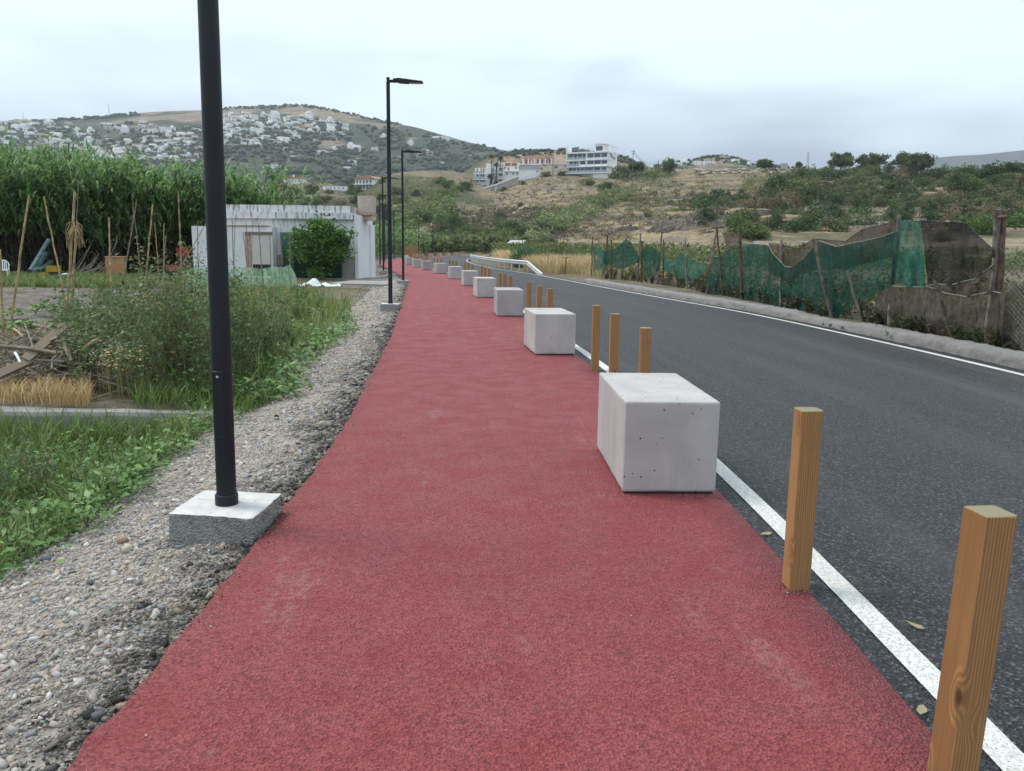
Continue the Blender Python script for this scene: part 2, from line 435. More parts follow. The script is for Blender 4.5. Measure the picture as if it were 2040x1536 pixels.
def m_concrete(name, base=0.5, pits=True, tone=(1.0, 0.985, 1.0), rough=0.8, co='obj', side=1.0, bs=0.45):
    b = NB(name); v = b.obj() if co == 'obj' else b.pos()
    if co == 'obj':
        a = b.n.new('ShaderNodeVectorMath'); a.operation = 'ADD'; b.lk(v, a.inputs[0])
        cb = b.n.new('ShaderNodeCombineXYZ'); r = b.math('MULTIPLY', b.rand(), 40.0)
        for i in range(3): b.lk(r, cb.inputs[i])
        b.lk(cb.outputs[0], a.inputs[1]); v = a.outputs[0]
    n1 = b.noise(v, 2.6, 6, 0.6, 0.4); n2 = b.noise(v, 22, 5)
    run = b.noise(b.map(v, (9, 9, 0.6)), 1.0, 4)
    k = lambda s: tuple(base * s * t for t in tone)
    c = b.mix(b.rng(n1, 0.3, 0.72), k(0.86), k(1.06))
    c = b.mix(b.rng(run, 0.58, 0.78, 0, 0.3), c, k(0.66))
    c = b.mix(b.rng(n2, 0.55, 0.8, 0, 0.25), c, k(0.7))
    h = n2
    if pits:
        c = b.mix(b.rng(b.noise(v, 1.3, 5, .6, .6), 0.5, 0.72, 0, 0.4), c, k(0.66)); c = b.mix(1.0, c, b.mix(b.rand(), (0.86, 0.86, 0.86), (1.06, 1.05, 1.04)), 'MULTIPLY')
        d = b.voro(v, 21); pick = b.sep(b.voro(v, 21, 'Color'))
        hole = b.math('MULTIPLY', b.rng(d, 0.09, 0.17, 1, 0), b.rng(pick[0], 0.66, 0.68))
        c = b.mix(hole, c, k(0.12)); h = b.math('SUBTRACT', b.math('MULTIPLY', n2, 0.25), hole)
    if side != 1.0: c = b.mix(b.rng(b.sep(b.normal())[2], 0.5, 0.85, 1, 0), c, b.mix(1.0, c, (side,) * 3, 'MULTIPLY'))   # rough shuttered sides, trowelled top
    return b.surf(c, rough, 0.3, normal=b.bump(b.math('ADD', h, b.math('MULTIPLY', b.noise(v, 70, 4, .7), bs)), bs, 0.006 + 0.02 * (bs > 0.5)))
def m_wood(name, a, d, knots=True):
    b = NB(name); o = b.obj(); r = b.math('MULTIPLY', b.rand(), 37.0)
    cb = b.n.new('ShaderNodeCombineXYZ')
    for i in range(3): b.lk(r, cb.inputs[i])
    ad = b.n.new('ShaderNodeVectorMath'); ad.operation = 'ADD'; b.lk(o, ad.inputs[0]); b.lk(cb.outputs[0], ad.inputs[1]); v = ad.outputs[0]
    w = b.noise(v, 5.0, 3); kd = b.voro(b.map(v, (7, 7, 2.6)), 1.0)
    kn = b.rng(kd, 0.0, 0.28, 1, 0)
    cb2 = b.n.new('ShaderNodeCombineXYZ'); b.lk(b.math('MULTIPLY', kn, 0.03), cb2.inputs[0]); b.lk(b.math('MULTIPLY', kn, 0.03), cb2.inputs[1])
    av = b.n.new('ShaderNodeVectorMath'); av.operation = 'ADD'; b.lk(v, av.inputs[0]); b.lk(cb2.outputs[0], av.inputs[1])
    g = b.wave(b.map(av.outputs[0], (1, 0.7, 0.03)), 30, 1.6, 3, 1.0)
    fine = b.noise(b.map(v, (1, 1, 0.03)), 130, 3)
    c = b.mix(b.rng(g, 0.15, 0.95), d, a)
    c = b.mix(b.rng(fine, 0.4, 0.7, 0, 0.35), c, tuple(x * 0.6 for x in d))
    c = b.mix(b.rng(w, 0.45, 0.75, 0, 0.35), c, tuple(x * 0.72 for x in a))
    if knots: c = b.mix(b.rng(kd, 0.05, 0.13, 0.85, 0), c, (0.055, 0.026, 0.012))
    nz = b.sep(b.normal())[2]
    c = b.mix(b.rng(nz, 0.8, 0.95, 0, 0.75), c, (0.20, 0.21, 0.13))
    return b.surf(c, 0.62, 0.35, normal=b.bump(b.math('ADD', g, fine), 0.18, 0.003))
def m_net(name, col, a0, a1, wv=90):
    b = NB(name); uv = b.uv(); o = b.pos()
    n = b.noise(o, 1.6, 5); f = b.noise(o, 9, 4)
    wx = b.wave(b.map(uv, (1, 1, 1)), wv, 0.6, 1, 1, 'X'); wy = b.wave(b.map(uv, (1, 1, 1)), wv, 0.6, 1, 1, 'Y')
    th = b.math('MAXIMUM', wx, wy)
    st = b.noise(b.map(uv, (7, 0.8, 1)), 1.0, 5, .65); n = b.math('ADD', b.math('MULTIPLY', n, 0.5), b.math('MULTIPLY', st, 0.5))
    al = b.math('MULTIPLY', b.rng(n, 0.34, 0.64, a0, a1), b.rng(th, 0.2, 0.75, 0.86, 1.0))
    al = b.math('MULTIPLY', al, b.rng(b.noise(o, 4.5, 6, .7), 0.62, 0.72, 1.0, 0.45)); c = b.mix(b.rng(f, 0.3, 0.7), tuple(x * 0.65 for x in col), tuple(min(1, x * 1.3) for x in col)); c = b.mix(b.rng(st, 0.5, 0.7, 0, 0.5), c, tuple(min(1, x * 1.9) for x in col))
    return b.surf(c, 0.75, 0.2, alpha=al, trans=0.3, normal=b.bump(f, 0.3, 0.02))

def m_footing():
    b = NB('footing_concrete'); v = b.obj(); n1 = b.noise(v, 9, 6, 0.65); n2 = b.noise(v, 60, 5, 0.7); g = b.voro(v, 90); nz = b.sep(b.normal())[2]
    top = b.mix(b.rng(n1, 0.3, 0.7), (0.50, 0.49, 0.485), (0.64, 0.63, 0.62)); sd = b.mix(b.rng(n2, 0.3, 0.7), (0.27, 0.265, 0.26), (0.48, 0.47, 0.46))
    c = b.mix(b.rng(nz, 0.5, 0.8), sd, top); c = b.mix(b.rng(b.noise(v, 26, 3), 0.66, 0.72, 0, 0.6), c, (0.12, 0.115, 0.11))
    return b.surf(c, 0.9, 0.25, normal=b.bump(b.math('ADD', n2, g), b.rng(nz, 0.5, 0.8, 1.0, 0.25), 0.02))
MAT = dict(
    red=m_red(), asphalt=m_asphalt(), line=m_line(),
    block=m_concrete('block_concrete', 0.45, True, (1.0, 0.968, 0.965)),
    slab=m_footing(),
    kerb=m_concrete('kerb_concrete', 0.28, False, (1.0, 0.97, 0.93), 0.9, 'pos', bs=1.0), oldconc=m_concrete('old_concrete', 0.3, False, (1.0, 0.97, 0.92), 0.9, 'pos'),
    gap=plain('gap_shade', (0.03, 0.03, 0.032), 0.9),
    wood=m_wood('post_wood', (0.39, 0.215, 0.088), (0.27, 0.138, 0.054)),
    oldwood=m_wood('weathered_wood', (0.26, 0.2, 0.14), (0.16, 0.12, 0.085), False),
    bamboo=plain('bamboo', (0.34, 0.24, 0.12), 0.55, 0.4, 0, 0.4, 5),
    greystick=plain('grey_stick', (0.22, 0.18, 0.14), 0.8, 0.3, 0, 0.4, 6),
    lamp=plain('lamp_paint', (0.009, 0.012, 0.018), 0.5, 0.35, 0, 0.12, 3),
    lens=plain('lamp_lens', (0.35, 0.33, 0.36), 0.2, 0.5),
    galv=plain('galvanised_steel', (0.62, 0.64, 0.66), 0.38, 0.5, 0.55, 0.1, 4),
    rust=plain('rusty_post', (0.11, 0.07, 0.05), 0.85, 0.3, 0, 0.45, 8),
    polewood=plain('grey_pole_wood', (0.17, 0.145, 0.125), 0.9, 0.2, 0, 0.5, 7, 0.4, 30),
    netgreen=m_net('green_netting', (0.012, 0.068, 0.053), 0.62, 0.93),
    netgreen2=m_net('bright_green_netting', (0.018, 0.13, 0.095), 0.66, 0.9),
    netbrown=m_net('brown_netting', (0.085, 0.062, 0.052), 0.66, 0.9),
    netblack=m_net('dark_netting', (0.030, 0.025, 0.024), 0.75, 0.95),
    netthin=m_net('thin_brown_netting', (0.12, 0.10, 0.084), 0.55, 0.85),
    netpale=m_net('pale_green_netting', (0.36, 0.56, 0.36), 0.6, 0.85),
    netdark=m_net('deep_green_netting', (0.012, 0.05, 0.036), 0.9, 0.98),
    wire=plain('wire', (0.2, 0.2, 0.19), 0.5, 0.5, 0.4),
    rope=plain('rope', (0.3, 0.32, 0.28), 0.8),
    leaf=foliage('leaves'), leafthick=foliage('thick_leaves', 0.2, 0.5), dryleaf=foliage('dry_leaves', 0.25, 0.8),
    stone=tinted('stones', 0.85, 0.5, 90), bark=plain('bark', (0.11, 0.085, 0.065), 0.9, 0.2, 0, 0.4, 9, 0.5, 20),
    white=plain('white_render', (0.80, 0.80, 0.79), 0.8, 0.3, 0, 0.08, 0.8),
    cream=plain('cream_render', (0.62, 0.55, 0.44), 0.85, 0.3, 0, 0.1, 0.8),
    pink=plain('pink_render', (0.62, 0.46, 0.40), 0.85, 0.3, 0, 0.1, 0.8),
    grey=plain('grey_render', (0.42, 0.42, 0.43), 0.85, 0.3, 0, 0.12, 0.8),
    terracotta=plain('terracotta', (0.40, 0.25, 0.19), 0.85, 0.3, 0, 0.25, 2),
    redpanel=plain('red_brown_panel', (0.36, 0.12, 0.09), 0.8, 0.3, 0, 0.2, 2),
    glass=plain('dark_glass', (0.06, 0.085, 0.12), 0.08, 0.8, 0, 0.3, 0.4),
    bluegrey=plain('pale_blue_glass', (0.30, 0.38, 0.46), 0.12, 0.7, 0, 0.2, 0.4),
    steel=plain('rail_steel', (0.5, 0.53, 0.56), 0.4, 0.5, 0.3, 0.1, 2),
    plastic_w=plain('white_plastic', (0.78, 0.79, 0.80), 0.4, 0.5, 0, 0.06, 3),
    plastic_b=plain('blue_plastic', (0.10, 0.22, 0.55), 0.4, 0.5, 0, 0.15, 3),
    plastic_y=plain('yellow_plastic', (0.42, 0.30, 0.03), 0.5, 0.4, 0, 0.25, 5),
    plastic_r=plain('red_plastic', (0.42, 0.02, 0.03), 0.4, 0.5, 0, 0.15, 3),
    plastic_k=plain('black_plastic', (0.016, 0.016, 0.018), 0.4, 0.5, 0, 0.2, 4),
    cabinet=plain('cabinet_board', (0.42, 0.21, 0.10), 0.55, 0.4, 0, 0.12, 3),
    pipe=plain('teal_pipe', (0.10, 0.17, 0.18), 0.6, 0.4, 0, 0.3, 4),
    sheet=plain('white_sheet', (0.62, 0.65, 0.70), 0.5, 0.4, 0, 0.14, 3, 0.3, 6),
    darkwall=plain('dark_grey_wall', (0.09, 0.10, 0.115), 0.8, 0.3, 0, 0.15, 1),
    blue=plain('blue_paint', (0.03, 0.05, 0.16), 0.6),
    teal=plain('teal_awning', (0.02, 0.20, 0.26), 0.6),
)
# ================================================================ the setting
def curve_of_y(pts, sigma=1.6):
    ys = np.arange(-12, 262, 0.2); p = np.array(pts)
    xs = np.interp(ys, p[:, 0], p[:, 1])
    k = np.arange(-40, 41) * 0.2; w = np.exp(-(k / sigma) ** 2 / 2); w /= w.sum()
    sm = np.convolve(np.pad(xs, 40, mode='edge'), w, 'valid')
    return lambda y: np.interp(y, ys, sm)
XR = curve_of_y([(-12, 1.43), (2, 1.43), (3.5, 1.44), (5, 1.41), (7, 1.33), (10.2, 1.14), (11.6, 0.99), (18.1, 0.28), (25, -0.5), (32.7, -1.4), (39.2, -2.5), (47.5, -4.0), (54.3, -5.6), (61.3, -7.2), (69.5, -8.9), (77.8, -10.4), (93, -12.3), (110, -12.7), (125, -11.9), (150, -9.8), (175, -6.5), (200, -2), (262, 12)])
XL = curve_of_y([(-12, -1.34), (2, -1.34), (4, -1.37), (5, -1.4), (5.9, -1.43), (7.2, -1.53), (9.9, -1.8), (13.5, -2.15), (20, -2.92), (34.2, -4.62), (42.9, -6.2), (53.7, -8.4), (64.5, -10.8), (77, -13.3), (93, -15.5), (110, -16), (125, -15.2), (150, -13), (175, -9.6), (200, -5), (262, 9)], 0.8)
XW = curve_of_y([(-12, 6.95), (10, 6.9), (12.3, 6.82), (14.5, 6.65), (17.75, 6.4), (19.7, 6.2), (22.7, 5.7), (26.8, 4.9), (33.1, 3.8), (48, 1.4), (60.8, -1.6), (77, -4.0), (93.7, -5.7), (110, -6.4), (125, -6), (150, -4), (175, -0.6), (200, 4), (262, 18)])

def ground_z(x, y):
    x = np.asarray(x, float); y = np.asarray(y, float)
    t = XL(y) - x
    low = -0.52 + 0.36 * sstep(7.95, 8.12, y)                       # the garden above and below its low wall
    low = np.where(y > 60, low + (-0.12 - low) * sstep(60, 90, y), low)
    left = -0.055 - 0.20 * sstep(0.15, 1.5, t)
    left = left + (low + 0.02 - left) * sstep(1.25, 2.1, t)
    left = left + 0.05 * fbm(x * 0.9, y * 0.9, 3) * sstep(1.4, 3, t)
    s = x - XW(y)
    right = -0.02 + 0.10 * sstep(0.6, 1.6, s) + 0.12 * fbm(x * 0.5, y * 0.5, 8) * sstep(1, 3, s)
    z = np.where(t > 0, left, np.where(s > 0.3, right, -0.16))
    far = sstep(230, 300, np.hypot(x, y))
    return z * (1 - far) - 0.3 * far

def axis(dense0, dense1, step, lo, hi, grow=1.22):
    a = list(np.arange(dense0, dense1 + step / 2, step)); s = step
    while a[-1] < hi: s = min(s * grow, 160); a.append(a[-1] + s)
    s = step; b = [dense0]
    while b[-1] > lo: s = min(s * grow, 160); b.append(b[-1] - s)
    return np.array(sorted(b[1:]) + a)
def m_ground():
    b = NB('earth'); p = b.pos(); xyz = b.sep(p)
    n1 = b.noise(p, 0.35, 6, 0.6); n2 = b.noise(p, 4.0, 6, 0.65); n3 = b.noise(p, 30, 4)
    c = b.mix(b.rng(n2, 0.3, 0.7), (0.12, 0.095, 0.075), (0.22, 0.185, 0.15))
    c = b.mix(b.rng(n1, 0.45, 0.62), c, (0.10, 0.10, 0.05))
    c = b.mix(b.rng(n3, 0.55, 0.75, 0, 0.5), c, (0.28, 0.25, 0.21))
    return b.surf(c, 0.95, 0.15, normal=b.bump(b.math('ADD', n2, b.math('MULTIPLY', n3, 0.4)), 0.9, 0.06))
gx, gy = axis(-26, 14, 0.25, -2900, 2900), axis(-2.5, 48, 0.3, -300, 3700)
GX, GY = np.meshgrid(gx, gy, indexing='ij')
V = np.stack([GX.ravel(), GY.ravel(), ground_z(GX, GY).ravel()], 1)
ground = link_mesh('ground', np_mesh('ground', V, grid_faces(len(gx), len(gy)), m_ground(), smooth=True))
setp(ground, 'brown earth of the valley floor', kind='structure')

def ribbon(name, ys, xa, xb, z, mat, nx=9, drop=0.0, crown=0.0):
    """strip between two edge curves; a drop gives both long edges a thickness"""
    u = np.linspace(0, 1, nx); X = xa[:, None] + (xb - xa)[:, None] * u[None]
    Y = np.repeat(ys[:, None], nx, 1); Z = z + crown * 4 * (u * (1 - u))[None] + 0 * X
    ds = np.concatenate([[0], np.cumsum(np.hypot(np.diff(ys), np.diff((xa + xb) / 2)))])
    U = np.repeat(u[None], len(ys), 0)
    if drop:
        X = np.concatenate([X[:, :1] - 0.012, X, X[:, -1:] + 0.004], 1); Y = np.concatenate([Y[:, :1], Y, Y[:, -1:]], 1)
        Z = np.concatenate([Z[:, :1] - drop, Z, Z[:, -1:] - drop], 1); U = np.concatenate([U[:, :1], U, U[:, -1:]], 1)
    W = X.shape[1]; S = np.repeat(ds[:, None], W, 1)
    V = np.stack([X.ravel(), Y.ravel(), Z.ravel()], 1); uv = np.stack([U.ravel(), S.ravel()], 1)
    F = grid_faces(len(ys), W)[:, ::-1]
    o = link_mesh(name, np_mesh(name, V, F, mat, uv=uv)); setp(o, kind='structure'); return o
ys_road = np.concatenate([np.arange(-3, 60, 0.4), np.arange(60, 250, 1.5)])
setp(ribbon('road', ys_road, XR(ys_road) - 0.6, XW(ys_road) + 0.36, 0.0, MAT['asphalt'], 12, 0.05), 'dark grey asphalt road curving away beside the red path')
ys_path = np.concatenate([np.arange(-3, 30, 0.03), np.arange(30, 250, 0.7)])
ragged = 0.03 * fbm(ys_path * 1.3, ys_path * 0, 5, 4) + 0.045 * fbm(ys_path * 7, ys_path * 0 + 3, 6, 3)
setp(ribbon('red_path', ys_path, XL(ys_path) + ragged, XR(ys_path) + 0.012 * fbm(ys_path * 2, ys_path * 0, 9), 0.012, MAT['red'], 10, 0.07), 'rough red coated footpath running away between gravel and road')
ys_line = np.concatenate([np.arange(-3, 60, 0.2), np.arange(60, 250, 1.0)])
wob = 0.008 * fbm(ys_line * 3, ys_line * 0, 19)
setp(ribbon('edge_line', ys_line, XR(ys_line) + 0.125 + wob, XR(ys_line) + 0.245 + wob, 0.005, MAT['line'], 3), 'white edge line painted beside the red path')
setp(ribbon('edge_line', ys_line, XW(ys_line) - 0.06, XW(ys_line) + 0.06, 0.005, MAT['line'], 3), 'white edge line painted along the far side of the road')

# rough cast kerb on the far side of the road
yk = np.arange(-2, 37.5, 0.03); base = XW(yk) + 0.30
prof = [(0.0, -0.1), (0.01, 0.0), (0.02, 0.05), (0.03, 0.09), (0.045, 0.14), (0.08, 0.175), (0.14, 0.19), (0.22, 0.2), (0.30, 0.195), (0.38, 0.18), (0.46, 0.12), (0.49, -0.1)]
P = np.array(prof); X = base[:, None] + P[None, :, 0]; Y = np.repeat(yk[:, None], len(P), 1); Z = np.repeat(P[None, :, 1], len(yk), 0)
bump_k = 0.10 * fbm(Y * 7 + 3 * X, X * 16, 31, 5, .75)
Zk = Z + bump_k * (Z > 0) - 0.05 * sstep(0.62, 0.8, vnoise(Y * 0.35, Y * 0, 77)) * (Z > 0.05)
Xk = X + 0.09 * fbm(Y * 6, Z * 20, 33, 5, .75)
kerb = link_mesh('kerb', np_mesh('kerb', np.stack([Xk.ravel(), Y.ravel(), Zk.ravel()], 1), grid_faces(len(yk), len(P))[:, ::-1], MAT['kerb']))
setp(kerb, 'rough grey concrete kerb between the road and the netting fence', kind='structure')

# ---------------------------------------------------------------- hills
def m_hill(name, dry, soil, green, s=1.0, g_lo=0.5, g_hi=0.62, rock=(0.30, 0.27, 0.24), rockamt=0.0, dry_above=None, bands=0.0):
    b = NB(name); p = b.pos(); n1 = b.noise(p, 0.022 * s, 7, 0.62, 0.3); n2 = b.noise(p, 0.12 * s, 7, 0.65); n3 = b.noise(b.map(p, (1, 1, 3)), 0.7 * s, 5, 0.6)
    c = b.mix(b.rng(n2, 0.38, 0.62), soil, dry)
    if dry_above:                                              # scrub thins out to dry grass on the upper slopes
        n1 = b.math('SUBTRACT', n1, b.rng(b.sep(p)[2], dry_above[0], dry_above[1], 0.0, 0.16))
    c = b.mix(b.rng(n1, g_lo, g_hi), c, green)
    c = b.mix(b.rng(n3, 0.5, 0.68, 0, 0.65), c, tuple(x * 0.45 for x in green))
    c = b.mix(b.rng(n3, 0.30, 0.42, 0.45, 0), c, tuple(min(1, x * 1.3) for x in dry))
    band = b.noise(b.map(p, (0.03, 0.03, 1.5)), 1.0 * s, 5, 0.6, 0.2)                   # contour bands: ledges, risers, tracks
    if bands: c = b.mix(b.rng(band, 0.5, 0.6, 0, bands), c, tuple(x * 0.5 for x in soil)); c = b.mix(b.rng(band, 0.36, 0.44, bands * .7, 0), c, tuple(min(1, x * 1.15) for x in dry))
    nz = b.sep(b.normal())[2]
    if rockamt: c = b.mix(b.rng(nz, 0.55, 0.85, rockamt, 0), c, b.mix(b.rng(n3, 0.35, 0.6), rock, tuple(x * 0.5 for x in rock)))
    return b.surf(c, 0.95, 0.1, normal=b.bump(n3, 0.8, 0.6 / s))

class Hill:
    """a hillside from its foot to its crest and down behind; knows where on it a photo pixel falls"""
    def __init__(s, name, label, crest, foot, mat, nu, nv, power=0.75, amp=4.0, wl=60.0, back=0.5, terrace=None, seed=1, crest_jit=0.6):
        cr = np.array(crest, float); ft = np.array(foot, float)          # rows: px, py, distance
        u = np.linspace(cr[0, 0], cr[-1, 0], nu)
        cpy, cD = np.interp(u, cr[:, 0], cr[:, 1]), np.interp(u, cr[:, 0], cr[:, 2])
        k = np.hanning(max(3, nu // 60 * 2 + 1)); k /= k.sum()
        sm = lambda a: np.convolve(np.pad(a, len(k) // 2, mode='edge'), k, 'valid')
        cpy, cD = sm(cpy), sm(cD)
        fpy, fD = np.interp(u, ft[:, 0], ft[:, 1]), np.interp(u, ft[:, 0], ft[:, 2])
        v = np.linspace(0, 1, nv)
        PY = fpy[:, None] + (cpy - fpy)[:, None] * v[None] ** power
        DD = fD[:, None] + (cD - fD)[:, None] * v[None]
        PX = np.repeat(u[:, None], nv, 1)
        a = (PX - 1020) / FPX; bb = -(PY - 768) / FPX
        d = np.stack([a, bb, -np.ones_like(a)], -1) @ CAM_R.T
        t = DD / d[..., 1]
        X, Y, Z = t * d[..., 0], DD, EYE + t * d[..., 2]
        env = np.minimum(1, np.minimum(v * 6, (1 - v) * 5 + crest_jit * 0.25))[None]
        if terrace:
            h, m = terrace; fr = Z / h; fl = np.floor(fr); q = (fl + sstep(0.66, 1.0, fr - fl)) * h
            msk = m(PX) * np.minimum(1, v * 8)[None]; Z = Z + (q - Z) * msk
        Z = Z + amp * env * (fbm(X / wl, Y / wl, seed, 5, 0.55) * 2) 
        Z = Z + (-2.5 - Z[:, :1]) * np.clip(1 - v / 0.05, 0, 1)[None]      # the foot runs into the ground
        # down the far side
        nb = 8; k = np.linspace(0, 1, nb + 1)[1:]
        Xb = X[:, -1:] * (1 + k[None] * back); Yb = Y[:, -1:] * (1 + k[None] * back); Zb = Z[:, -1:] * (1 - k[None] ** 1.3) - 2 * k[None]
        s.nu, s.nv = nu, nv; s.front = np.stack([X, Y, Z], -1)
        allV = np.concatenate([s.front, np.stack([Xb, Yb, Zb], -1)], 1)
        s.obj = link_mesh(name, np_mesh(name, allV.reshape(-1, 3), grid_faces(nu, nv + nb), mat, smooth=terrace is None))
        setp(s.obj, label, kind='structure')
        s.px = project(s.front.reshape(-1, 3)); s.flat = s.front.reshape(-1, 3)
    def on(s, px, py):
        d = (s.px[:, 0] - px) ** 2 + (s.px[:, 1] - py) ** 2
        return s.flat[int(np.argmin(d))].copy()
    def sample(s, px, py):
        return np.array([s.on(a, c) for a, c in zip(px, py)])

GREENGREY = (0.075, 0.095, 0.06)
mountain = Hill('mountain', 'long hazy mountainside dotted with white village houses',
    [(-420, 262, 1500), (-200, 250, 1500), (0, 243, 1500), (100, 240, 1500), (200, 234, 1500), (260, 228, 1520), (300, 224, 1550), (390, 220, 1560), (440, 217, 1560), (480, 212, 1580), (540, 211, 1600), (590, 208, 1600), (640, 214, 1580), (700, 226, 1550), (770, 242, 1500), (830, 254, 1450), (900, 274, 1380), (960, 289, 1320), (1010, 301, 1270), (1080, 318, 1200), (1160, 340, 1150), (1300, 380, 1100)],
    [(-420, 497, 420), (1300, 497, 480)], m_hill('mountain_scrub', (0.30, 0.235, 0.175), (0.19, 0.165, 0.13), (0.062, 0.075, 0.056), 0.35, 0.34, 0.46, dry_above=(150, 270)), 420, 110, 0.72, 20, 150, 0.6, seed=4)
distant = Hill('distant_mountain', 'faint blue mountain lost in mist on the horizon',
    [(1180, 349, 3000), (1400, 345, 3000), (1560, 341, 3000), (1620, 338, 3000), (1700, 332, 3000), (1780, 323, 3000), (1850, 313, 3000), (1900, 308, 3000), (1960, 305, 3000), (2040, 297, 3000), (2140, 286, 3000), (2300, 292, 3000), (2560, 300, 3000)],
    [(1180, 500, 2000), (2560, 505, 2000)], m_hill('misty_slopes', (0.11, 0.115, 0.115), (0.09, 0.095, 0.095), (0.08, 0.088, 0.08), 0.2), 120, 40, 0.8, 60, 420, 0.1, seed=9)
back_ridge = Hill('back_ridge', 'dry ridge with small trees rising behind the white apartment houses',
    [(860, 380, 760), (920, 345, 760), (960, 318, 760), (1000, 303, 760), (1040, 300, 760), (1080, 298, 770), (1120, 297, 770), (1160, 300, 760), (1200, 304, 750), (1240, 312, 740), (1290, 330, 720), (1340, 350, 700), (1400, 375, 680)],
    [(860, 497, 420), (1400, 497, 420)], m_hill('ridge_scrub', (0.34, 0.25, 0.17), (0.24, 0.19, 0.145), (0.10, 0.105, 0.06), 0.6, 0.5, 0.6), 130, 50, 0.7, 7, 70, 0.4, seed=14)
cone_hill = Hill('cone_hill', 'small cone shaped hill with scattered houses behind the stone wall ridge',
    [(1240, 350, 900), (1290, 334, 900), (1340, 327, 900), (1370, 318, 900), (1400, 311, 910), (1430, 307, 910), (1470, 312, 910), (1500, 322, 900), (1550, 332, 900), (1620, 338, 890), (1720, 345, 880)],
    [(1240, 497, 620), (1720, 500, 620)], m_hill('cone_scrub', (0.30, 0.23, 0.16), (0.20, 0.17, 0.13), GREENGREY, 0.5, 0.46, 0.56), 110, 40, 0.7, 6, 60, 0.4, seed=21)
left_hill = Hill('low_hill', 'low dry grassy hill with a few white houses beyond the farm building',
    [(120, 420, 350), (300, 398, 360), (450, 384, 360), (540, 367, 370), (600, 360, 370), (650, 364, 370), (690, 374, 360), (720, 374, 350), (760, 352, 340), (800, 343, 340), (840, 340, 350), (900, 342, 360), (940, 348, 370), (1000, 352, 380), (1060, 372, 390)],
    [(120, 496, 150), (1060, 497, 200)], m_hill('low_hill_grass', (0.27, 0.21, 0.135), (0.175, 0.15, 0.12), (0.09, 0.10, 0.055), 1.0, 0.46, 0.58, rockamt=0.5), 260, 80, 0.7, 3.5, 34, 0.35, seed=27)
terr_mask = lambda px: sstep(1210, 1330, px)
dry_hill = Hill('dry_hill', 'dry tan and terraced hillside rising behind the road and the netting fence',
    [(815, 470, 215), (850, 446, 240), (880, 422, 270), (905, 402, 300), (945, 389, 330), (1000, 374, 350), (1050, 354, 352), (1100, 344, 350), (1150, 348, 348), (1200, 354, 345), (1250, 352, 335), (1290, 345, 325), (1340, 341, 315), (1400, 340, 305), (1500, 338, 298), (1600, 338, 292), (1700, 339, 285), (1800, 343, 270), (1900, 345, 250), (2040, 346, 235), (2300, 352, 220), (2600, 360, 210)],
    [(815, 498, 150), (1000, 498, 135), (1200, 500, 110), (1400, 503, 90), (1700, 508, 80), (2040, 514, 72), (2600, 524, 70)],
    m_hill('dry_hill_soil', (0.31, 0.245, 0.155), (0.19, 0.165, 0.135), (0.11, 0.11, 0.065), 1.3, 0.52, 0.64, rockamt=0.85, bands=0.6), 620, 190, 0.78, 2.6, 26, 0.4, terrace=(2.6, terr_mask), seed=33)
# ================================================================ street lamps
ORD = ['first', 'second', 'third', 'fourth', 'fifth', 'sixth', 'seventh', 'eighth', 'ninth', 'tenth', 'eleventh', 'twelfth', 'thirteenth', 'fourteenth']
def make_lamp():
    r = empty('street_lamp')
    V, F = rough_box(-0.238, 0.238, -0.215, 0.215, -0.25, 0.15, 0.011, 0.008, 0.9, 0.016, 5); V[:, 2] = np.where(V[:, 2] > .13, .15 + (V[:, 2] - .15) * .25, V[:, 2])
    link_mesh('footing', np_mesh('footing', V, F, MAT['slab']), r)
    MB().tube([(0, 0, 0.15), (0, 0, 1.9), (0, 0, 5.95)], [0.0545, 0.053, 0.047], 24).build('pole', MAT['lamp'], r, True)
    MB().tube([(0, 0, 0.145), (0, 0, 0.205), (0, 0, 0.212)], [0.064, 0.064, 0.058], 24).build('collar', MAT['lamp'], r, True)
    hatch = MB().cbox(-0.033, 0.033, -0.0575, -0.045, 0.55, 0.93, 0.004).build('access_door', MAT['lamp'], r)
    MB().tube([(0, -0.063, 0.90), (0, -0.054, 0.90)], 0.007, 8).build('lock', MAT['galv'], hatch)
    MB().tube([(0, 0, 5.95), (0, 0, 6.0)], 0.035, 16).tube([(0, 0, 6.0), (0, 0, 6.06)], 0.042, 16).build('top_cap', MAT['lamp'], r, True)
    MB().cbox(0.0, 0.24, -0.028, 0.028, 5.93, 6.0, 0.006).cbox(0.13, 0.23, -0.045, 0.045, 5.945, 6.035, 0.008).build('bracket', MAT['lamp'], r)
    h = MB().prism([(0.21, 5.955), (0.28, 5.925), (0.50, 5.915), (0.54, 5.935), (0.86, 5.925), (0.875, 5.965), (0.60, 5.995), (0.23, 6.035)][::1], -0.11, 0.11)
    head = h.build('lamp_head', MAT['lamp'], r)
    b = head.modifiers.new('soft', 'BEVEL'); b.width = 0.008; b.segments = 2
    MB().box(0.56, 0.84, -0.085, 0.085, 5.918, 5.9215).build('lens', MAT['lens'], head)
    f = MB()
    for k in range(5): f.box(0.30 + k * 0.05, 0.312 + k * 0.05, -0.09, 0.09, 6.005 - k * 0.004, 6.04 - k * 0.006)
    f.build('cooling_fins', MAT['lamp'], head)
    return r
lamp0 = make_lamp()
def by_top(px, py, h=5.72):                     # where a lamp of this height stands, from where its top is seen
    d = ray(px, py); D_ = (h - EYE) * d[1] / d[2]; p_ = at(px, py, D_); return (p_[0], p_[1])
lamp_spots = [(-1.64, 4.25)] + [by_top(*c) for c in [(771, 158), (800, 300), (761, 353), (755, 388), (765, 408), (784, 420), (833, 438), (861, 444), (886, 452), (902, 457), (907, 461)]]
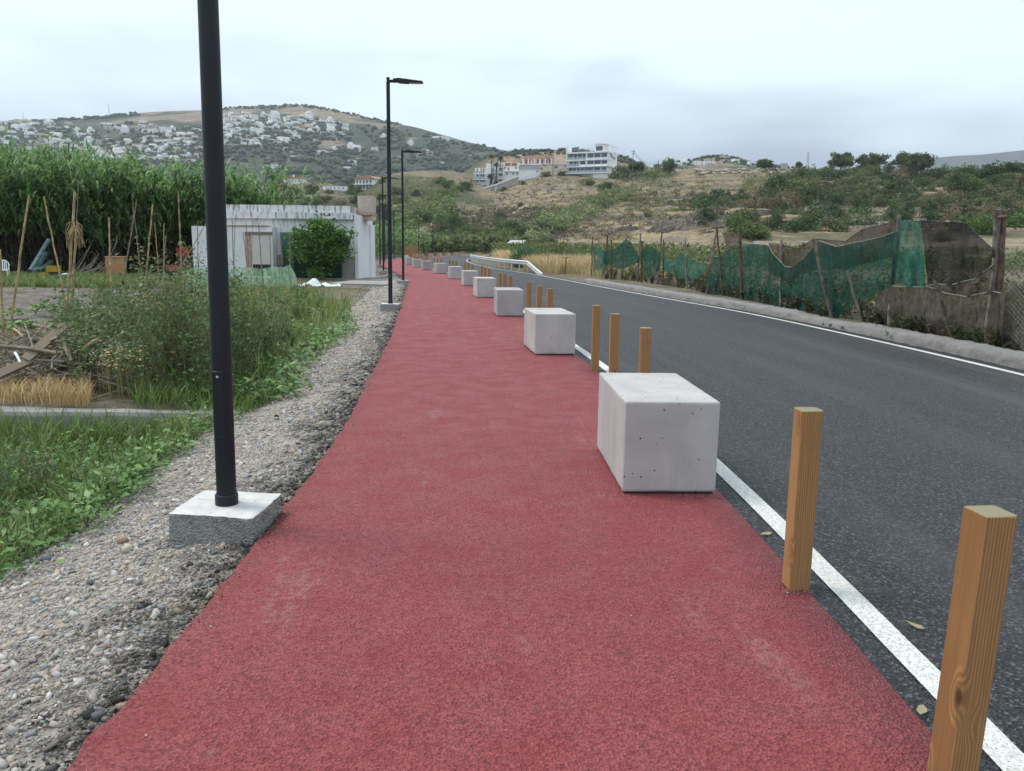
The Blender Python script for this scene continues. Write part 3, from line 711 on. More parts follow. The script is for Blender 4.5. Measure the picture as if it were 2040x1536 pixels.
lamp_labels = ['nearest black street lamp pole on a rough concrete footing in the gravel', 'tall black street lamp with its flat head shown whole against the sky', 'black street lamp standing where the gravel ends in a point beside the red path']
for i, (x, y) in enumerate(lamp_spots):
    o = lamp0 if i == 0 else copy_tree(lamp0)
    o.location = (x, y, -0.02); o.scale = (1, 1, 0.955) if i else (1, 1, 1)
    slope = (XL(y + 1) - XL(y - 1)) / 2
    o.rotation_euler = (0, RAD(1.0) if i == 0 else RAD(.25), RAD(-3) - math.atan(slope) * 0.4 if i else RAD(-4))
    setp(o, lamp_labels[i] if i < 3 else 'black street lamp, %s along the red path' % ORD[i], 'street lamp', 'black street lamps along the red path')

# ================================================================ concrete blocks and wooden posts
def make_block():
    r = empty('concrete_block')
    V, F = rough_box(0, 0.62, 0, 1.18, 0.014, 0.622, 0.022, 0.0085, 0.3, 0.0006, 3)
    link_mesh('body', np_mesh('body', V, F, MAT['block']), r)
    MB().box(0.018, 0.602, 0.016, 1.164, 0.0, 0.02).build('base', MAT['gap'], r)  # near-black base: shade of the recess under the block put into its colour
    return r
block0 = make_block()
def yaw_at(y): return -math.atan((XR(y + 0.8) - XR(y - 0.8)) / 1.6)
bd = [4.87, 11.52, 18.1, 24.9, 32.4, 39.4, 47.3, 54.6, 61.5, 69.2, 77.6, 85.5, 93.5, 101.5, 109.5, 118, 126.5, 135, 143.5, 152, 160, 168]
b_off = [0.06, 0.03, 0.03, 0.05, 0.06, 0.05, 0.05, 0.07, 0.05, 0.05, 0.05]
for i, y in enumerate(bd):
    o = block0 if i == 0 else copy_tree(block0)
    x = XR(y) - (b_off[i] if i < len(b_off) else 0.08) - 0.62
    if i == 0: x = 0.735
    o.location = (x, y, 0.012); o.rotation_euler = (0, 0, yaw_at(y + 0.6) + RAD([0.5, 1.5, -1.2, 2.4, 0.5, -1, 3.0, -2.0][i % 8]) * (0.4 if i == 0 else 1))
    if i < 11: lb = ['nearest and largest pale concrete block on the edge of the red path', 'second pale concrete block along the red path, behind three wooden posts'][i] if i < 2 else '%s pale concrete block along the red path' % ORD[i]
    elif i < 14: lb = '%s pale concrete block along the red path' % ORD[i]
    else: lb = 'tiny distant pale concrete block on the far bend of the red path'
    setp(o, lb, 'concrete block', 'pale concrete blocks along the red path')

def make_post(h, w, seed):
    q = random.Random(seed); m = MB()
    c = 0.006; a = w / 2
    ring = [(-a + c, -a), (a - c, -a), (a, -a + c), (a, a - c), (a - c, a), (-a + c, a), (-a, a - c), (-a, -a + c)]
    V = []; zs = [-0.05, 0.0, h * 0.3, h * 0.6, h - 0.004, h]
    for k, z in enumerate(zs):
        s = 0.965 if k == len(zs) - 1 else 1.0; jx, jy = q.uniform(-.0015, .0015), q.uniform(-.0015, .0015)
        V += [(x * s + jx, y * s + jy, z + (q.uniform(-.002, .002) if k > 3 else 0)) for x, y in ring]
    F = [(k * 8 + j, k * 8 + (j + 1) % 8, (k + 1) * 8 + (j + 1) % 8, (k + 1) * 8 + j) for k in range(len(zs) - 1) for j in range(8)]
    F.append(tuple((len(zs) - 1) * 8 + j for j in range(8)))
    return m.add(V, F).mesh('wooden_post', MAT['wood'])
post_meshes = [make_post(0.86 + d, 0.10, k) for k, d in enumerate((0, 0.012, -0.01, 0.006))]
post_at = [(2.12, 0, 'nearest wooden post, cut off by the bottom edge of the picture'), (3.49, 0, 'wooden post with a dark knot near its top, standing before the nearest concrete block')]
for g in range(len(bd) - 1):
    y0, y1 = bd[g] + 1.18, bd[g + 1]
    for k in range(3):
        y = y0 + (y1 - y0) * (k + 0.93) / 3.8 if g else (7.38, 8.78, 10.17)[k]
        if g < 9: lb = 'wooden post, %s of three between the %s and %s concrete blocks' % (ORD[k], ORD[g], ORD[g + 1])
        else: lb = 'small distant wooden post on the far bend of the red path'
        post_at.append((y, 1, lb))
for i, (y, _, lb) in enumerate(post_at):
    o = link_mesh('wooden_post', post_meshes[i % 4])
    x = XR(y) - 0.062 + rnd.uniform(-0.01, 0.01)
    if i == 0: x = 1.365
    if i == 1: x = 1.38
    if y in (7.38, 8.78, 10.17): x = {7.38: 1.285, 8.78: 1.17, 10.17: 1.105}[y]
    lean = (RAD(0.2), RAD(1.0)) if i == 0 else (RAD(rnd.uniform(-0.5, 0.5)), RAD(rnd.uniform(-0.5, 0.6)))
    o.location = (x, y, 0.012); o.rotation_euler = (lean[0], lean[1], yaw_at(y) + RAD(rnd.uniform(-5, 5) if i > 1 else (6, 2)[i]))
    setp(o, lb, 'post', 'wooden posts along the red path')

# ================================================================ gravel shoulder
def m_grit():
    b = NB('grit'); p = b.pos(); n1 = b.noise(p, 1.1, 6, 0.65); n2 = b.noise(p, 9, 5, 0.6); g = b.voro(p, 70); gc = b.sep(b.voro(p, 70, 'Color'))[0]
    c = b.mix(b.rng(n2, 0.35, 0.65), (0.30, 0.245, 0.19), (0.44, 0.395, 0.34))
    c = b.mix(b.rng(gc, 0.3, 1, 0, 0.7), c, (0.47, 0.45, 0.43))
    c = b.mix(b.rng(b.sep(b.voro(p, 70, 'Color'))[1], 0.72, 0.75, 0, 0.8), c, (0.10, 0.10, 0.105))
    c = b.mix(b.rng(n1, 0.55, 0.7, 0, 0.7), c, (0.30, 0.21, 0.13))
    tar = b.attr('tint')
    c = b.mix(b.math('MULTIPLY', b.sep(tar)[0], b.rng(n2, 0.3, 0.62, 1, 0.25)), c, (0.022, 0.022, 0.024))
    return b.surf(c, 0.92, 0.25, normal=b.bump(b.math('ADD', g, n2), 0.9, 0.018))
def shoulder_z(t, y):
    return ground_z(XL(y) - t, y) + 0.028 + 0.03 * fbm(t * 2.5, y * 2.5, 51)
yg = np.concatenate([np.arange(-1.5, 20, 0.06), np.arange(20, 48, 0.25)]); tg = np.linspace(-0.05, 1.75, 38)
TT, YY = np.meshgrid(tg, yg, indexing='ij'); XX = XL(YY) - TT - 0.25 * sstep(1.2, 1.7, TT) * fbm(YY * 0.8, TT * 0, 52)
tar_f = lambda t, y: np.clip(np.maximum(1 - sstep(0.05, 0.62, t + 0.75 * fbm(y * 1.7, t * 2, 53)), 1.3 * (1 - sstep(0.06, 0.26, t + .15 * fbm(y * 4, t * 2, 55)))), 0, 1)
Zs = np.where(TT < 0.02, -0.03, shoulder_z(TT, YY)) - 0.15 * sstep(1.5, 1.75, TT)
tint = np.repeat(tar_f(TT, YY).reshape(-1, 1), 3, 1)
shoulder = link_mesh('gravel_shoulder', np_mesh('gravel_shoulder', np.stack([XX.ravel(), YY.ravel(), Zs.ravel()], 1), grid_faces(len(tg), len(yg))[:, ::-1], m_grit(), tint=tint, smooth=True))
setp(shoulder, 'pale gravel shoulder sloping down from the red path to the weeds', kind='structure')
def stones(n, ylo, yhi, smin, smax, rng, pw=1.0):
    y = ylo + (yhi - ylo) * rng.uniform(0, 1, n) ** pw; t = rng.uniform(0.0, 1.72, n)
    sandy = (fbm(t * 1.6, y * 0.9, 58) > 0.06) & (rng.uniform(0, 1, n) < 0.75) & (t > 0.25)    # bare dirt patches between the stones
    y, t = y[~sandy], t[~sandy]; n = len(y)
    s = smin * (smax / smin) ** (rng.uniform(0, 1, n) ** 2.2)
    x = XL(y) - t
    pos = np.stack([x, y, shoulder_z(t, y) + s * 0.12], 1)
    V = ROCK_V * np.array([1, 0.85, 0.55]) * rng.uniform(0.45, 1.15, (8, 3))
    col = vary(n, [(0.50, 0.47, 0.44), (0.43, 0.40, 0.37), (0.33, 0.325, 0.32), (0.58, 0.55, 0.52), (0.46, 0.385, 0.315), (0.26, 0.27, 0.29), (0.50, 0.44, 0.39), (0.42, 0.34, 0.265)], 0.16, rng)
    tr = np.clip(tar_f(t, y) * rng.uniform(0.3, 1.6, n) * np.maximum(sstep(-.16, .12, fbm(x * 5, y * 5, 57)), 1 - sstep(.1, .2, t)), 0, 1)[:, None]
    col = col * (1 - 0.88 * tr)
    S = np.stack([s, s * rng.uniform(0.6, 1, n), s * rng.uniform(0.5, 1, n)], 1) * 0.5
    return scatter(V, ROCK_F, pos, rots(n, 0.9, rng), S, col)
g = np.random.default_rng(3); parts = []
for k in range(8):
    parts.append(stones(1500, 1.0, 8, 0.012, 0.050, g)); parts.append(stones(1300, 7, 16, 0.016, 0.055, g)); parts.append(stones(800, 14, 46, 0.025, 0.09, g, 1.3)); parts.append(stones(4200, 1.0, 8, 0.007, 0.019, g))
n = 170; y = g.uniform(1.5, 12, n); t = -np.abs(g.normal(0, .09, n)); s = g.uniform(.004, .012, n)          # grit kicked onto the path
parts.append(scatter(ROCK_V * np.array([1, .8, .6]) * g.uniform(.5, 1.1, (8, 3)), ROCK_F, np.stack([XL(y) - t, y, .013 + s * .3], 1), rots(n, .9, g), s * .5, vary(n, [(0.3, .28, .26), (.1, .1, .1), (.42, .36, .3)], .3, g)))
n = 90; y = g.uniform(2.2, 14, n); s = g.uniform(.003, .008, n); x = g.uniform(-1.2, 1.6, n)
parts.append(scatter(ROCK_V * np.array([1, .8, .6]) * g.uniform(.5, 1.1, (8, 3)), ROCK_F, np.stack([x, y, .013 + s * .3], 1), rots(n, .9, g), s * .5, vary(n, [(0.4, .36, .33), (.08, .08, .08), (.5, .45, .38)], .3, g)))
n = 220; k = g.integers(0, 5, n); cx = np.array([1.04, 1.38, 1.365, 1.17, 1.285])[k]; cy = np.array([4.86, 3.49, 2.12, 8.78, 7.38])[k]; wd = np.array([.36, .07, .07, .07, .07])[k]; s = g.uniform(.003, .009, n)     # grit gathered at the feet of block and posts
parts.append(scatter(ROCK_V * np.array([1, .8, .6]) * g.uniform(.5, 1.1, (8, 3)), ROCK_F, np.stack([cx + g.uniform(-1, 1, n) * wd * 1.2, cy - np.where(k == 0, .01, .055) - np.abs(g.normal(0, .03, n)), .013 + s * .3], 1), rots(n, .9, g), s * .5, vary(n, [(0.4, .36, .33), (.12, .1, .1), (.5, .45, .4), (.3, .1, .1)], .3, g)))
V, F, C = join(parts)
gravel = link_mesh('gravel', np_mesh('gravel', V, F, MAT['stone'], tint=C))
setp(gravel, 'loose broken grey and tan stones strewn on the shoulder', kind='stuff')
# larger single stones on the shoulder
for k, (px, py, s, col, lb) in enumerate([
    (243, 1072, 0.085, (0.45, 0.33, 0.24), 'tan fist sized stone left of the concrete lamp footing'),
    (255, 1100, 0.075, (0.5, 0.44, 0.38), 'pale angular stone beside the tan stone on the gravel'),
    (90, 1085, 0.075, (0.2, 0.22, 0.26), 'dark blue grey stone at the edge of the weeds'),
    (183, 1166, 0.05, (0.14, 0.14, 0.16), 'small dark stone in the middle of the gravel shoulder'),
    (550, 830, 0.06, (0.015, 0.015, 0.016), 'black lump of asphalt lying on the pale gravel'),
    (328, 1018, 0.06, (0.52, 0.49, 0.45), 'pale stone at the back corner of the lamp footing')]):
    p = on_level(px, py, -0.12); t = XL(p[1]) - p[0]; q = np.random.default_rng(60 + k)
    V = ICO_V * q.uniform(0.72, 1.12, (12, 1)) * np.array([1.1, 0.85, 0.7]) * s * 0.5
    o = link_mesh('stone', np_mesh('stone', V, ICO_F, MAT['stone'], tint=np.repeat([col], 12, 0)), None, (p[0], p[1], float(shoulder_z(t, p[1])) + s * 0.25), (0, 0, k))
    setp(o, lb, 'stone', 'larger stones on the gravel')
# dry leaves on the asphalt
for k, (px, py, lb) in enumerate([(1526, 1066, 'dry curled leaf on asphalt between red path and white line'), (1822, 1249, 'dry oval leaf lying on the asphalt beyond the white line'), (1836, 1419, 'dry leaf on the dark strip beside the nearest wooden post')]):
    p = on_level(px, py, 0.006); V = np.array([(-.5, 0, 0.05), (-.25, -.16, .1), (0.1, -.2, .04), (.5, 0, .12), (.1, .2, .1), (-.25, .17, .04), (0, 0, -0.02)]) * 0.085
    F = np.array([(6, 0, 1), (6, 1, 2), (6, 2, 3), (6, 3, 4), (6, 4, 5), (6, 5, 0)])
    o = link_mesh('dry_leaf', np_mesh('dry_leaf', V, F, MAT['dryleaf'], tint=np.repeat([(0.30, 0.25, 0.16)], 7, 0)), None, (p[0], p[1], 0.01), (0, 0, k * 1.9 + 0.3))
    setp(o, lb, 'leaf')
# ================================================================ plants: shared builders
def rot_yt(yaw, tilt):
    cy, sy, ct, st = np.cos(yaw), np.sin(yaw), np.cos(tilt), np.sin(tilt); n = len(yaw)
    R = np.zeros((n, 3, 3))
    R[:, 0, 0] = cy * ct; R[:, 0, 1] = -sy; R[:, 0, 2] = cy * st
    R[:, 1, 0] = sy * ct; R[:, 1, 1] = cy; R[:, 1, 2] = sy * st
    R[:, 2, 0] = -st; R[:, 2, 2] = ct
    return R
BLADE = strip(3, 1.0, 1.0, 1.1); BLADE_S = strip(2, 1.0, 1.0, 0.7); CANE_LEAF = strip(4, 1.0, 1.0, 2.1)
def blades(pos, h, w, cols, rng, lean=0.5, jit=0.3, proto=BLADE):
    n = len(pos); hh = h * rng.uniform(0.5, 1.15, n)
    return scatter(proto[0], proto[1], pos, rot_yt(rng.uniform(0, 6.283, n), rng.uniform(0, lean, n)), np.stack([hh, w * rng.uniform(0.6, 1.3, n), hh], 1), vary(n, cols, jit, rng))
def leaves_at(pos, size, cols, rng, tilt=1.0, jit=0.28):
    n = len(pos); return scatter(LEAF_V, LEAF_F, pos, rots(n, tilt, rng), size * rng.uniform(0.5, 1.3, n), vary(n, cols, jit, rng))
def on_ground(x, y, dz=0.0): return np.stack([x, y, ground_z(x, y) + dz], 1)
def stuff(name, label, parts, mat):
    V, F, C = join(parts); o = link_mesh(name, np_mesh(name, V, F, mat, tint=C)); return setp(o, label, kind='stuff')
def weeds(xs, ys, h, rng, cols, per=150, leaf=0.045, spread=0.22, stemcol=(0.10, 0.10, 0.05), stems=5, z=None):
    """bushy upright weeds: stems fanning from one root, small leaves thick along them"""
    parts = []
    for i, (x, y) in enumerate(zip(xs, ys)):
        hh = h[i] if hasattr(h, '__len__') else h * rng.uniform(0.7, 1.2)
        z0 = float(ground_z(x, y)) if z is None else z
        a = rng.uniform(0, 6.283, stems); r = spread * hh * rng.uniform(0.3, 1.4, stems); top = hh * rng.uniform(0.65, 1.05, stems)
        parts.append(scatter(*BLADE_S, np.repeat([[x, y, z0]], stems, 0), rot_yt(a, np.arctan2(r, top) * 0.8), np.stack([top * 0.6, np.full(stems, 0.012), top], 1), np.repeat([stemcol], stems, 0)))
        k = rng.integers(0, stems, per); t = rng.uniform(0.12, 1.0, per) ** 0.85
        off = rng.normal(size=(per, 3)) * (0.085 * hh * (1.15 - t * 0.75))[:, None] * np.array([1, 1, 0.7])
        P = np.stack([x + np.cos(a[k]) * r[k] * t ** 1.3, y + np.sin(a[k]) * r[k] * t ** 1.3, z0 + top[k] * t], 1) + off
        P[:, 2] = np.maximum(P[:, 2], z0 + 0.01)
        own = np.asarray(cols)[rng.integers(0, len(cols))] * rng.uniform(.7, 1.45)
        parts.append(leaves_at(P, leaf * rng.uniform(.75, 1.35), [own, own * .8], rng, 1.3))
    return parts

# ================================================================ netting fence on the far side of the road
FPX_D = [(1150, 47), (1178, 45), (1204, 41), (1236, 39.1), (1270, 37), (1309, 35), (1368, 30.8), (1407, 27.6), (1440, 26.4), (1478, 24.6), (1555, 21.4), (1658, 18.4), (1772, 15.9), (1969, 12.7), (2060, 11.4), (2200, 9.8)]
def fence_d(px):
    a = np.array(FPX_D); return np.interp(px, a[:, 0], a[:, 1])
fence = empty('netting_fence', (7.9, 16, 0.05), 0, 'ragged fence of leaning poles hung with torn green and brown netting', 'fence')
def child(o):
    o.parent = fence; o.matrix_parent_inverse = fence.matrix_world.inverted() if False else Matrix.Translation((-7.9, -16, -0.05)); return o
def fpole(name, base, top, r, mat, dd=0.0, lb=None):
    d = fence_d(base[0]) + dd; p = at(base[0], base[1], d); q = at(top[0], top[1], d + rnd.uniform(-0.15, 0.15)); p[2] = min(p[2], 0.0)
    n = 5; q_ = random.Random(int(base[0]))
    pts = [p + (q - p) * k / n + np.array([q_.uniform(-.02, .02), q_.uniform(-.02, .02), 0]) * (0 < k < n) for k in range(n + 1)]
    o = child(MB().tube(pts, [r * (1.1 - 0.25 * k / n) * q_.uniform(0.92, 1.08) for k in range(n + 1)], 9).build(name, mat, None, True))
    if lb: o['label'] = lb
    return o
W, K, S = MAT['polewood'], MAT['rust'], MAT['greystick']
for base, top, r, m in [((1969, 700), (1988, 417), .055, W), ((1985, 690), (2000, 432), .05, K), ((1772, 655), (1791, 427), .05, W), ((1658, 628), (1621, 475), .045, W), ((1555, 618), (1557, 479), .042, W),
                        ((1478, 602), (1475, 460), .05, K), ((1440, 592), (1429, 456), .035, K), ((1407, 588), (1429, 453), .04, W), ((1398, 580), (1427, 470), .035, K), ((1368, 580), (1365, 479), .04, S),
                        ((1309, 569), (1319, 463), .045, W), ((1322, 566), (1322, 478), .04, K), ((1270, 566), (1276, 464), .045, W), ((1278, 560), (1279, 480), .05, K), ((1236, 562), (1249, 468), .04, S), ((1206, 556), (1210, 469), .055, K), ((1218, 550), (1218, 478), .05, K),
                        ((1204, 560), (1195, 505), .03, S), ((1178, 555), (1181, 472), .04, K), ((1193, 545), (1193, 471), .03, S), ((1352, 572), (1342, 528), .03, K), ((1184, 556), (1182, 500), .025, S), ((1720, 640), (1688, 540), .03, S), ((1905, 662), (1862, 560), .03, W)]:
    fpole('fence_pole', base, top, r, m)
child(MB().tube([at(1419, 454, 27.3), at(1440, 453, 27.1)], 0.03, 8).build('crossbar', K))
child(MB().tube([at(1990, 433, 12.5), at(2008, 432, 12.3)], 0.03, 8).build('crossbar', K))
def net(top, bot, mat, dd=0.0, nu=None, nv=14, bulge=0.12, seed=1, name='net_panel', lb=None, rope=False):
    tp, bt = np.array(top, float), np.array(bot, float)
    nu = nu or max(10, int((tp[-1, 0] - tp[0, 0]) / 2.2)); fold_k = 2 * math.pi * np.linalg.norm(at(tp[-1, 0], 560, fence_d(tp[-1, 0])) - at(tp[0, 0], 560, fence_d(tp[0, 0]))) / 0.42; s = np.linspace(0, 1, nu)
    ct = np.concatenate([[0], np.cumsum(np.hypot(*np.diff(tp, axis=0).T))]); ct /= ct[-1]
    cb = np.concatenate([[0], np.cumsum(np.hypot(*np.diff(bt, axis=0).T))]); cb /= cb[-1]
    T = np.stack([np.interp(s, ct, tp[:, 0]), np.interp(s, ct, tp[:, 1])], 1); B = np.stack([np.interp(s, cb, bt[:, 0]), np.interp(s, cb, bt[:, 1])], 1)
    T[:, 1] += 4 * fbm(s * 9, s * 0 + seed, seed); B[:, 1] += 7 * fbm(s * 7, s * 0 + seed, seed + 1)
    V = np.zeros((nu, nv, 3))
    for j, v in enumerate(np.linspace(0, 1, nv)):
        pp = T * (1 - v) + B * v
        dist = fence_d(pp[:, 0]) + dd + bulge * 2 * (math.sin(v * math.pi)) * fbm(s * 5 + seed, v * 2.5 + 0 * s, seed + 2) + 0.10 * fbm(s * 22 * (nu / 40), v * 7 + 0 * s, seed + 3) + 0.07 * np.sin(s * 14 + v * 4 + seed) * v + (0.012 if mat is MAT['netthin'] else 0.035) * np.sin(s * fold_k + 3 * fbm(s * 6, v * 1.2 + 0 * s, seed + 6) * 4) * (0.35 + v) * (0.6 + 2 * np.abs(fbm(s * 4, 0 * s, seed + 8)))
        for i in range(nu): V[i, j] = at(pp[i, 0], pp[i, 1], dist[i])
    L = np.linalg.norm(V[-1, 0] - V[0, 0]); Hh = np.linalg.norm(V[nu // 2, 0] - V[nu // 2, -1])
    U, VV = np.meshgrid(np.linspace(0, L, nu), np.linspace(0, Hh, nv), indexing='ij')
    o = child(link_mesh(name, np_mesh(name, V.reshape(-1, 3), grid_faces(nu, nv), mat, smooth=True, uv=np.stack([U.ravel(), VV.ravel()], 1))))
    if lb: o['label'] = lb
    if rope: child(MB().tube([V[i, 0] for i in range(0, nu, 2)], 0.007, 5).build('edge_rope', MAT['rope'] if rope == 1 else MAT['plastic_k']))
    return o
G, G2, BR, BK, TH = MAT['netgreen'], MAT['netgreen2'], MAT['netbrown'], MAT['netblack'], MAT['netthin']
net([(1479, 484), (1531, 489), (1538, 502), (1565, 531), (1575, 532), (1604, 512), (1622, 489), (1630, 480), (1666, 492), (1716, 481), (1760, 470), (1790, 458)], [(1479, 600), (1555, 616), (1620, 628), (1668, 632), (1700, 610), (1740, 588), (1785, 566)], G, 0, None, 18, .2, 1, lb='large sagging panel of dark green netting', rope=1)
net([(1531, 484), (1559, 487), (1590, 496), (1622, 476), (1685, 480), (1716, 458), (1760, 446), (1791, 436)], [(1531, 545), (1559, 560), (1590, 555), (1622, 540), (1685, 535), (1740, 520), (1788, 510)], BR, 0.2, None, 10, .15, 4, lb='brown netting behind the dip of the green netting', rope=2)
net([(1793, 437), (1812, 441), (1836, 439)], [(1783, 562), (1812, 572), (1845, 572)], G2, -0.02, 14, 14, .12, 7, lb='narrow strip of bright green netting')
net([(1835, 439), (1870, 443), (1900, 441), (1925, 444), (1950, 470), (1982, 500)], [(1848, 569), (1880, 570), (1915, 566), (1945, 555), (1965, 540), (1982, 522)], BK, 0.03, None, 12, .15, 9, lb='dense dark brown netting beside the green strip', rope=2)
net([(1848, 568), (1900, 566), (1940, 556), (1980, 526)], [(1850, 574), (1885, 588), (1925, 594), (1978, 582)], BR, 0.0, None, 6, .06, 12, rope=1)
net([(1752, 566), (1800, 572), (1850, 571), (1885, 584), (1925, 591), (1978, 580), (2000, 585)], [(1738, 658), (1800, 668), (1880, 688), (1940, 702), (1972, 712), (2000, 716)], TH, -0.03, None, 14, .16, 15, lb='thin light brown netting hanging to the ground', rope=1)
net([(1985, 560), (2060, 570)], [(1975, 712), (2070, 730)], TH, 0.15, 14, 8, .1, 45)
net([(1421, 510), (1434, 511), (1460, 492), (1473, 480), (1479, 484)], [(1400, 588), (1440, 592), (1478, 602)], G, 0.05, None, 14, .15, 18, rope=1)
net([(1438, 463), (1456, 466), (1475, 463)], [(1449, 498), (1460, 492), (1474, 482)], BR, 0.12, 10, 6, .05, 21, lb='small brown net scrap by the pole tripod')
net([(1319, 494), (1330, 520), (1346, 520), (1356, 502), (1367, 511), (1382, 523), (1408, 526)], [(1320, 540), (1340, 546), (1351, 556), (1377, 562), (1398, 546), (1410, 532)], G2, 0, 26, 9, .12, 24)
net([(1276, 504), (1289, 487), (1302, 494), (1316, 505)], [(1275, 526), (1290, 548), (1299, 564), (1313, 532)], G, 0, 14, 10, .1, 27)
net([(1310, 548), (1330, 556), (1352, 564)], [(1308, 574), (1330, 580), (1354, 586)], BR, 0.0, 12, 6, .05, 30, lb='low brown net scrap near the ground')
net([(1200, 502), (1224, 497), (1247, 476), (1256, 481), (1273, 513)], [(1202, 524), (1226, 534), (1246, 536), (1258, 530), (1273, 521)], G, 0, 20, 8, .1, 33)
net([(1182, 495), (1194, 491), (1207, 508)], [(1184, 556), (1194, 553), (1203, 555)], G2, -0.05, 8, 10, .08, 36, lb='bright green net scrap at the far end of the fence')
cl = MB(); d0 = 11.9
for k in range(-14, 26):                                      # diamond wire mesh by the last pole
    a0 = 1990 + k * 9
    for sx in (1, -1):
        pts = [(a0 + sx * t * 190, 490 + t * 225) for t in (0, 0.25, 0.5, 0.75, 1.0)]
        pts = [(x, y) for x, y in pts if 1988 <= x <= 2085]
        if len(pts) > 1: cl.tube([at(x, y, fence_d(x) + 0.05) for x, y in pts], 0.0035, 3, 0, False)
child(cl.build('chain_link_mesh', MAT['wire']))

# ================================================================ guardrail
gr = empty('guardrail', (0.6, 52, 0), 0, 'white galvanised guardrail along the far road bend with its end sloping to the ground', 'guardrail')
ygr = np.concatenate([[47.6, 52.2], np.arange(54, 106, 1.6)]); xgr = XW(ygr) + 0.5; xgr[0] = XW(47.6) + 0.35
ztop = np.full(len(ygr), 0.78); ztop[0] = 0.10
prof = [(0.0, 0.0), (-0.07, -0.05), (-0.07, -0.11), (0.0, -0.155), (-0.07, -0.20), (-0.07, -0.26), (0.0, -0.31), (0.03, -0.31), (0.03, 0.0)]
V = []; n = len(prof)
for x, y, z in zip(xgr, ygr, ztop):
    for a, c in prof: V.append((x + a - 0.6, y - 52, max(z + c, -0.2)))
F = [(i * n + j, i * n + (j + 1) % n, (i + 1) * n + (j + 1) % n, (i + 1) * n + j) for i in range(len(ygr) - 1) for j in range(n)] + [tuple(range(n)), tuple((len(ygr) - 1) * n + j for j in range(n))[::-1]]
MB().add(V, F).build('rail', MAT['galv'], gr)
for y in np.arange(52.4, 104, 2.4):
    x = float(XW(y)) + 0.56 - 0.6; MB().cbox(x, x + 0.09, y - 52 - 0.05, y - 52 + 0.05, -0.3, 0.70, 0.01).build('rail_post', MAT['galv'], gr)
for x, y0, w, top, mat, nm, lb in [(0, 0, 0, 0, 0, 0, 0)][:0]: pass

# far bend: grey wall, white barrier, slatted wooden panel, poles, shed roof
p0, p1 = at(884, 500, 190), at(985, 500, 215)
dw = empty('boundary_wall', (p0[0], p0[1], -0.2), math.atan2(p1[1] - p0[1], p1[0] - p0[0]), 'dark grey boundary wall at the far end of the road', 'wall')
L = math.hypot(p1[0] - p0[0], p1[1] - p0[1]); MB().box(0, L, 0, 0.25, 0, 1.9).build('wall', MAT['darkwall'], dw); MB().box(-0.03, L + .03, -0.04, 0.29, 1.9, 2.0).build('coping', MAT['grey'], dw)
p0, p1 = at(884, 500, 182), at(1010, 500, 200)
wb = empty('road_barrier', (p0[0], p0[1], 0), math.atan2(p1[1] - p0[1], p1[0] - p0[0]), 'low white road barrier before the dark grey wall', 'barrier')
L = math.hypot(p1[0] - p0[0], p1[1] - p0[1]); MB().cbox(0, L, 0, 0.12, 0.3, 0.75, 0.02).build('rail', MAT['white'], wb)
for k in range(9): MB().box(k * L / 8 - 0.05, k * L / 8 + 0.05, 0.12, 0.2, -0.2, 0.7).build('barrier_post', MAT['galv'], wb)
p0 = at(806, 500, 112)
sp = empty('wooden_screen', (p0[0], 112, 0), RAD(6), 'brown slatted wooden screen standing beside the far bend of the path', 'screen')
for k in range(8): MB().cbox(0, 1.95, 0, 0.03, 0.35 + k * 0.175, 0.50 + k * 0.175, 0.005).build('slat', MAT['wood'], sp)
for k in (0.02, 0.95, 1.87): MB().cbox(k, k + 0.08, 0.03, 0.1, -0.1, 1.78, 0.006).build('screen_post', MAT['wood'], sp)
for (bx, by, tx, ty, d, r, lb) in [(1092, 548, 1091, 452, 50, .028, 'tall thin grey pole in the dry grass behind the guardrail'), (1124, 556, 1128, 512, 47, .04, 'short rusty post with a crosspiece in the dry grass'), (1054, 520, 1053, 497, 62, .05, 'grey fence stake beside the green grass tuft'), (1015, 510, 1015, 495, 78, .06, 'dark stake in the pale dry grass beyond the guardrail')]:
    p = at(bx, by, d); p[2] = -0.1; q = at(tx, ty, d)
    r0 = empty('pole', p, 0, lb, 'pole'); MB().tube([(0, 0, 0), tuple((q - p) * 0.5 + np.array([.02, 0, 0])), tuple(q - p)], [r * 1.1, r, r * 0.8], 8).build('shaft', MAT['greystick'] if r < .03 else MAT['rust'], r0, True)
    if r == .04: MB().beam((q - p) + np.array([-.25, 0, -.05]), (q - p) + np.array([.3, 0, 0]), .03, .03).build('crosspiece', MAT['rust'], r0)
p0 = at(1012, 482, 115)
sh = empty('tool_shed', (p0[0], 115, 0), RAD(-8), 'low shed with a flat pale grey roof among the vines', 'shed')
MB().box(0.15, 2.0, 0.1, 1.6, 0, 2.2).build('wall', MAT['darkwall'], sh)
MB().add([(-.1, -.2, 2.25), (2.35, -.2, 2.25), (2.5, 2.0, 2.7), (.1, 2.0, 2.7), (-.1, -.2, 2.31), (2.35, -.2, 2.31), (2.5, 2.0, 2.76), (.1, 2.0, 2.76)], [(0, 3, 2, 1), (4, 5, 6, 7), (0, 1, 5, 4), (1, 2, 6, 5), (2, 3, 7, 6), (3, 0, 4, 7)]).build('roof', MAT['grey'], sh)

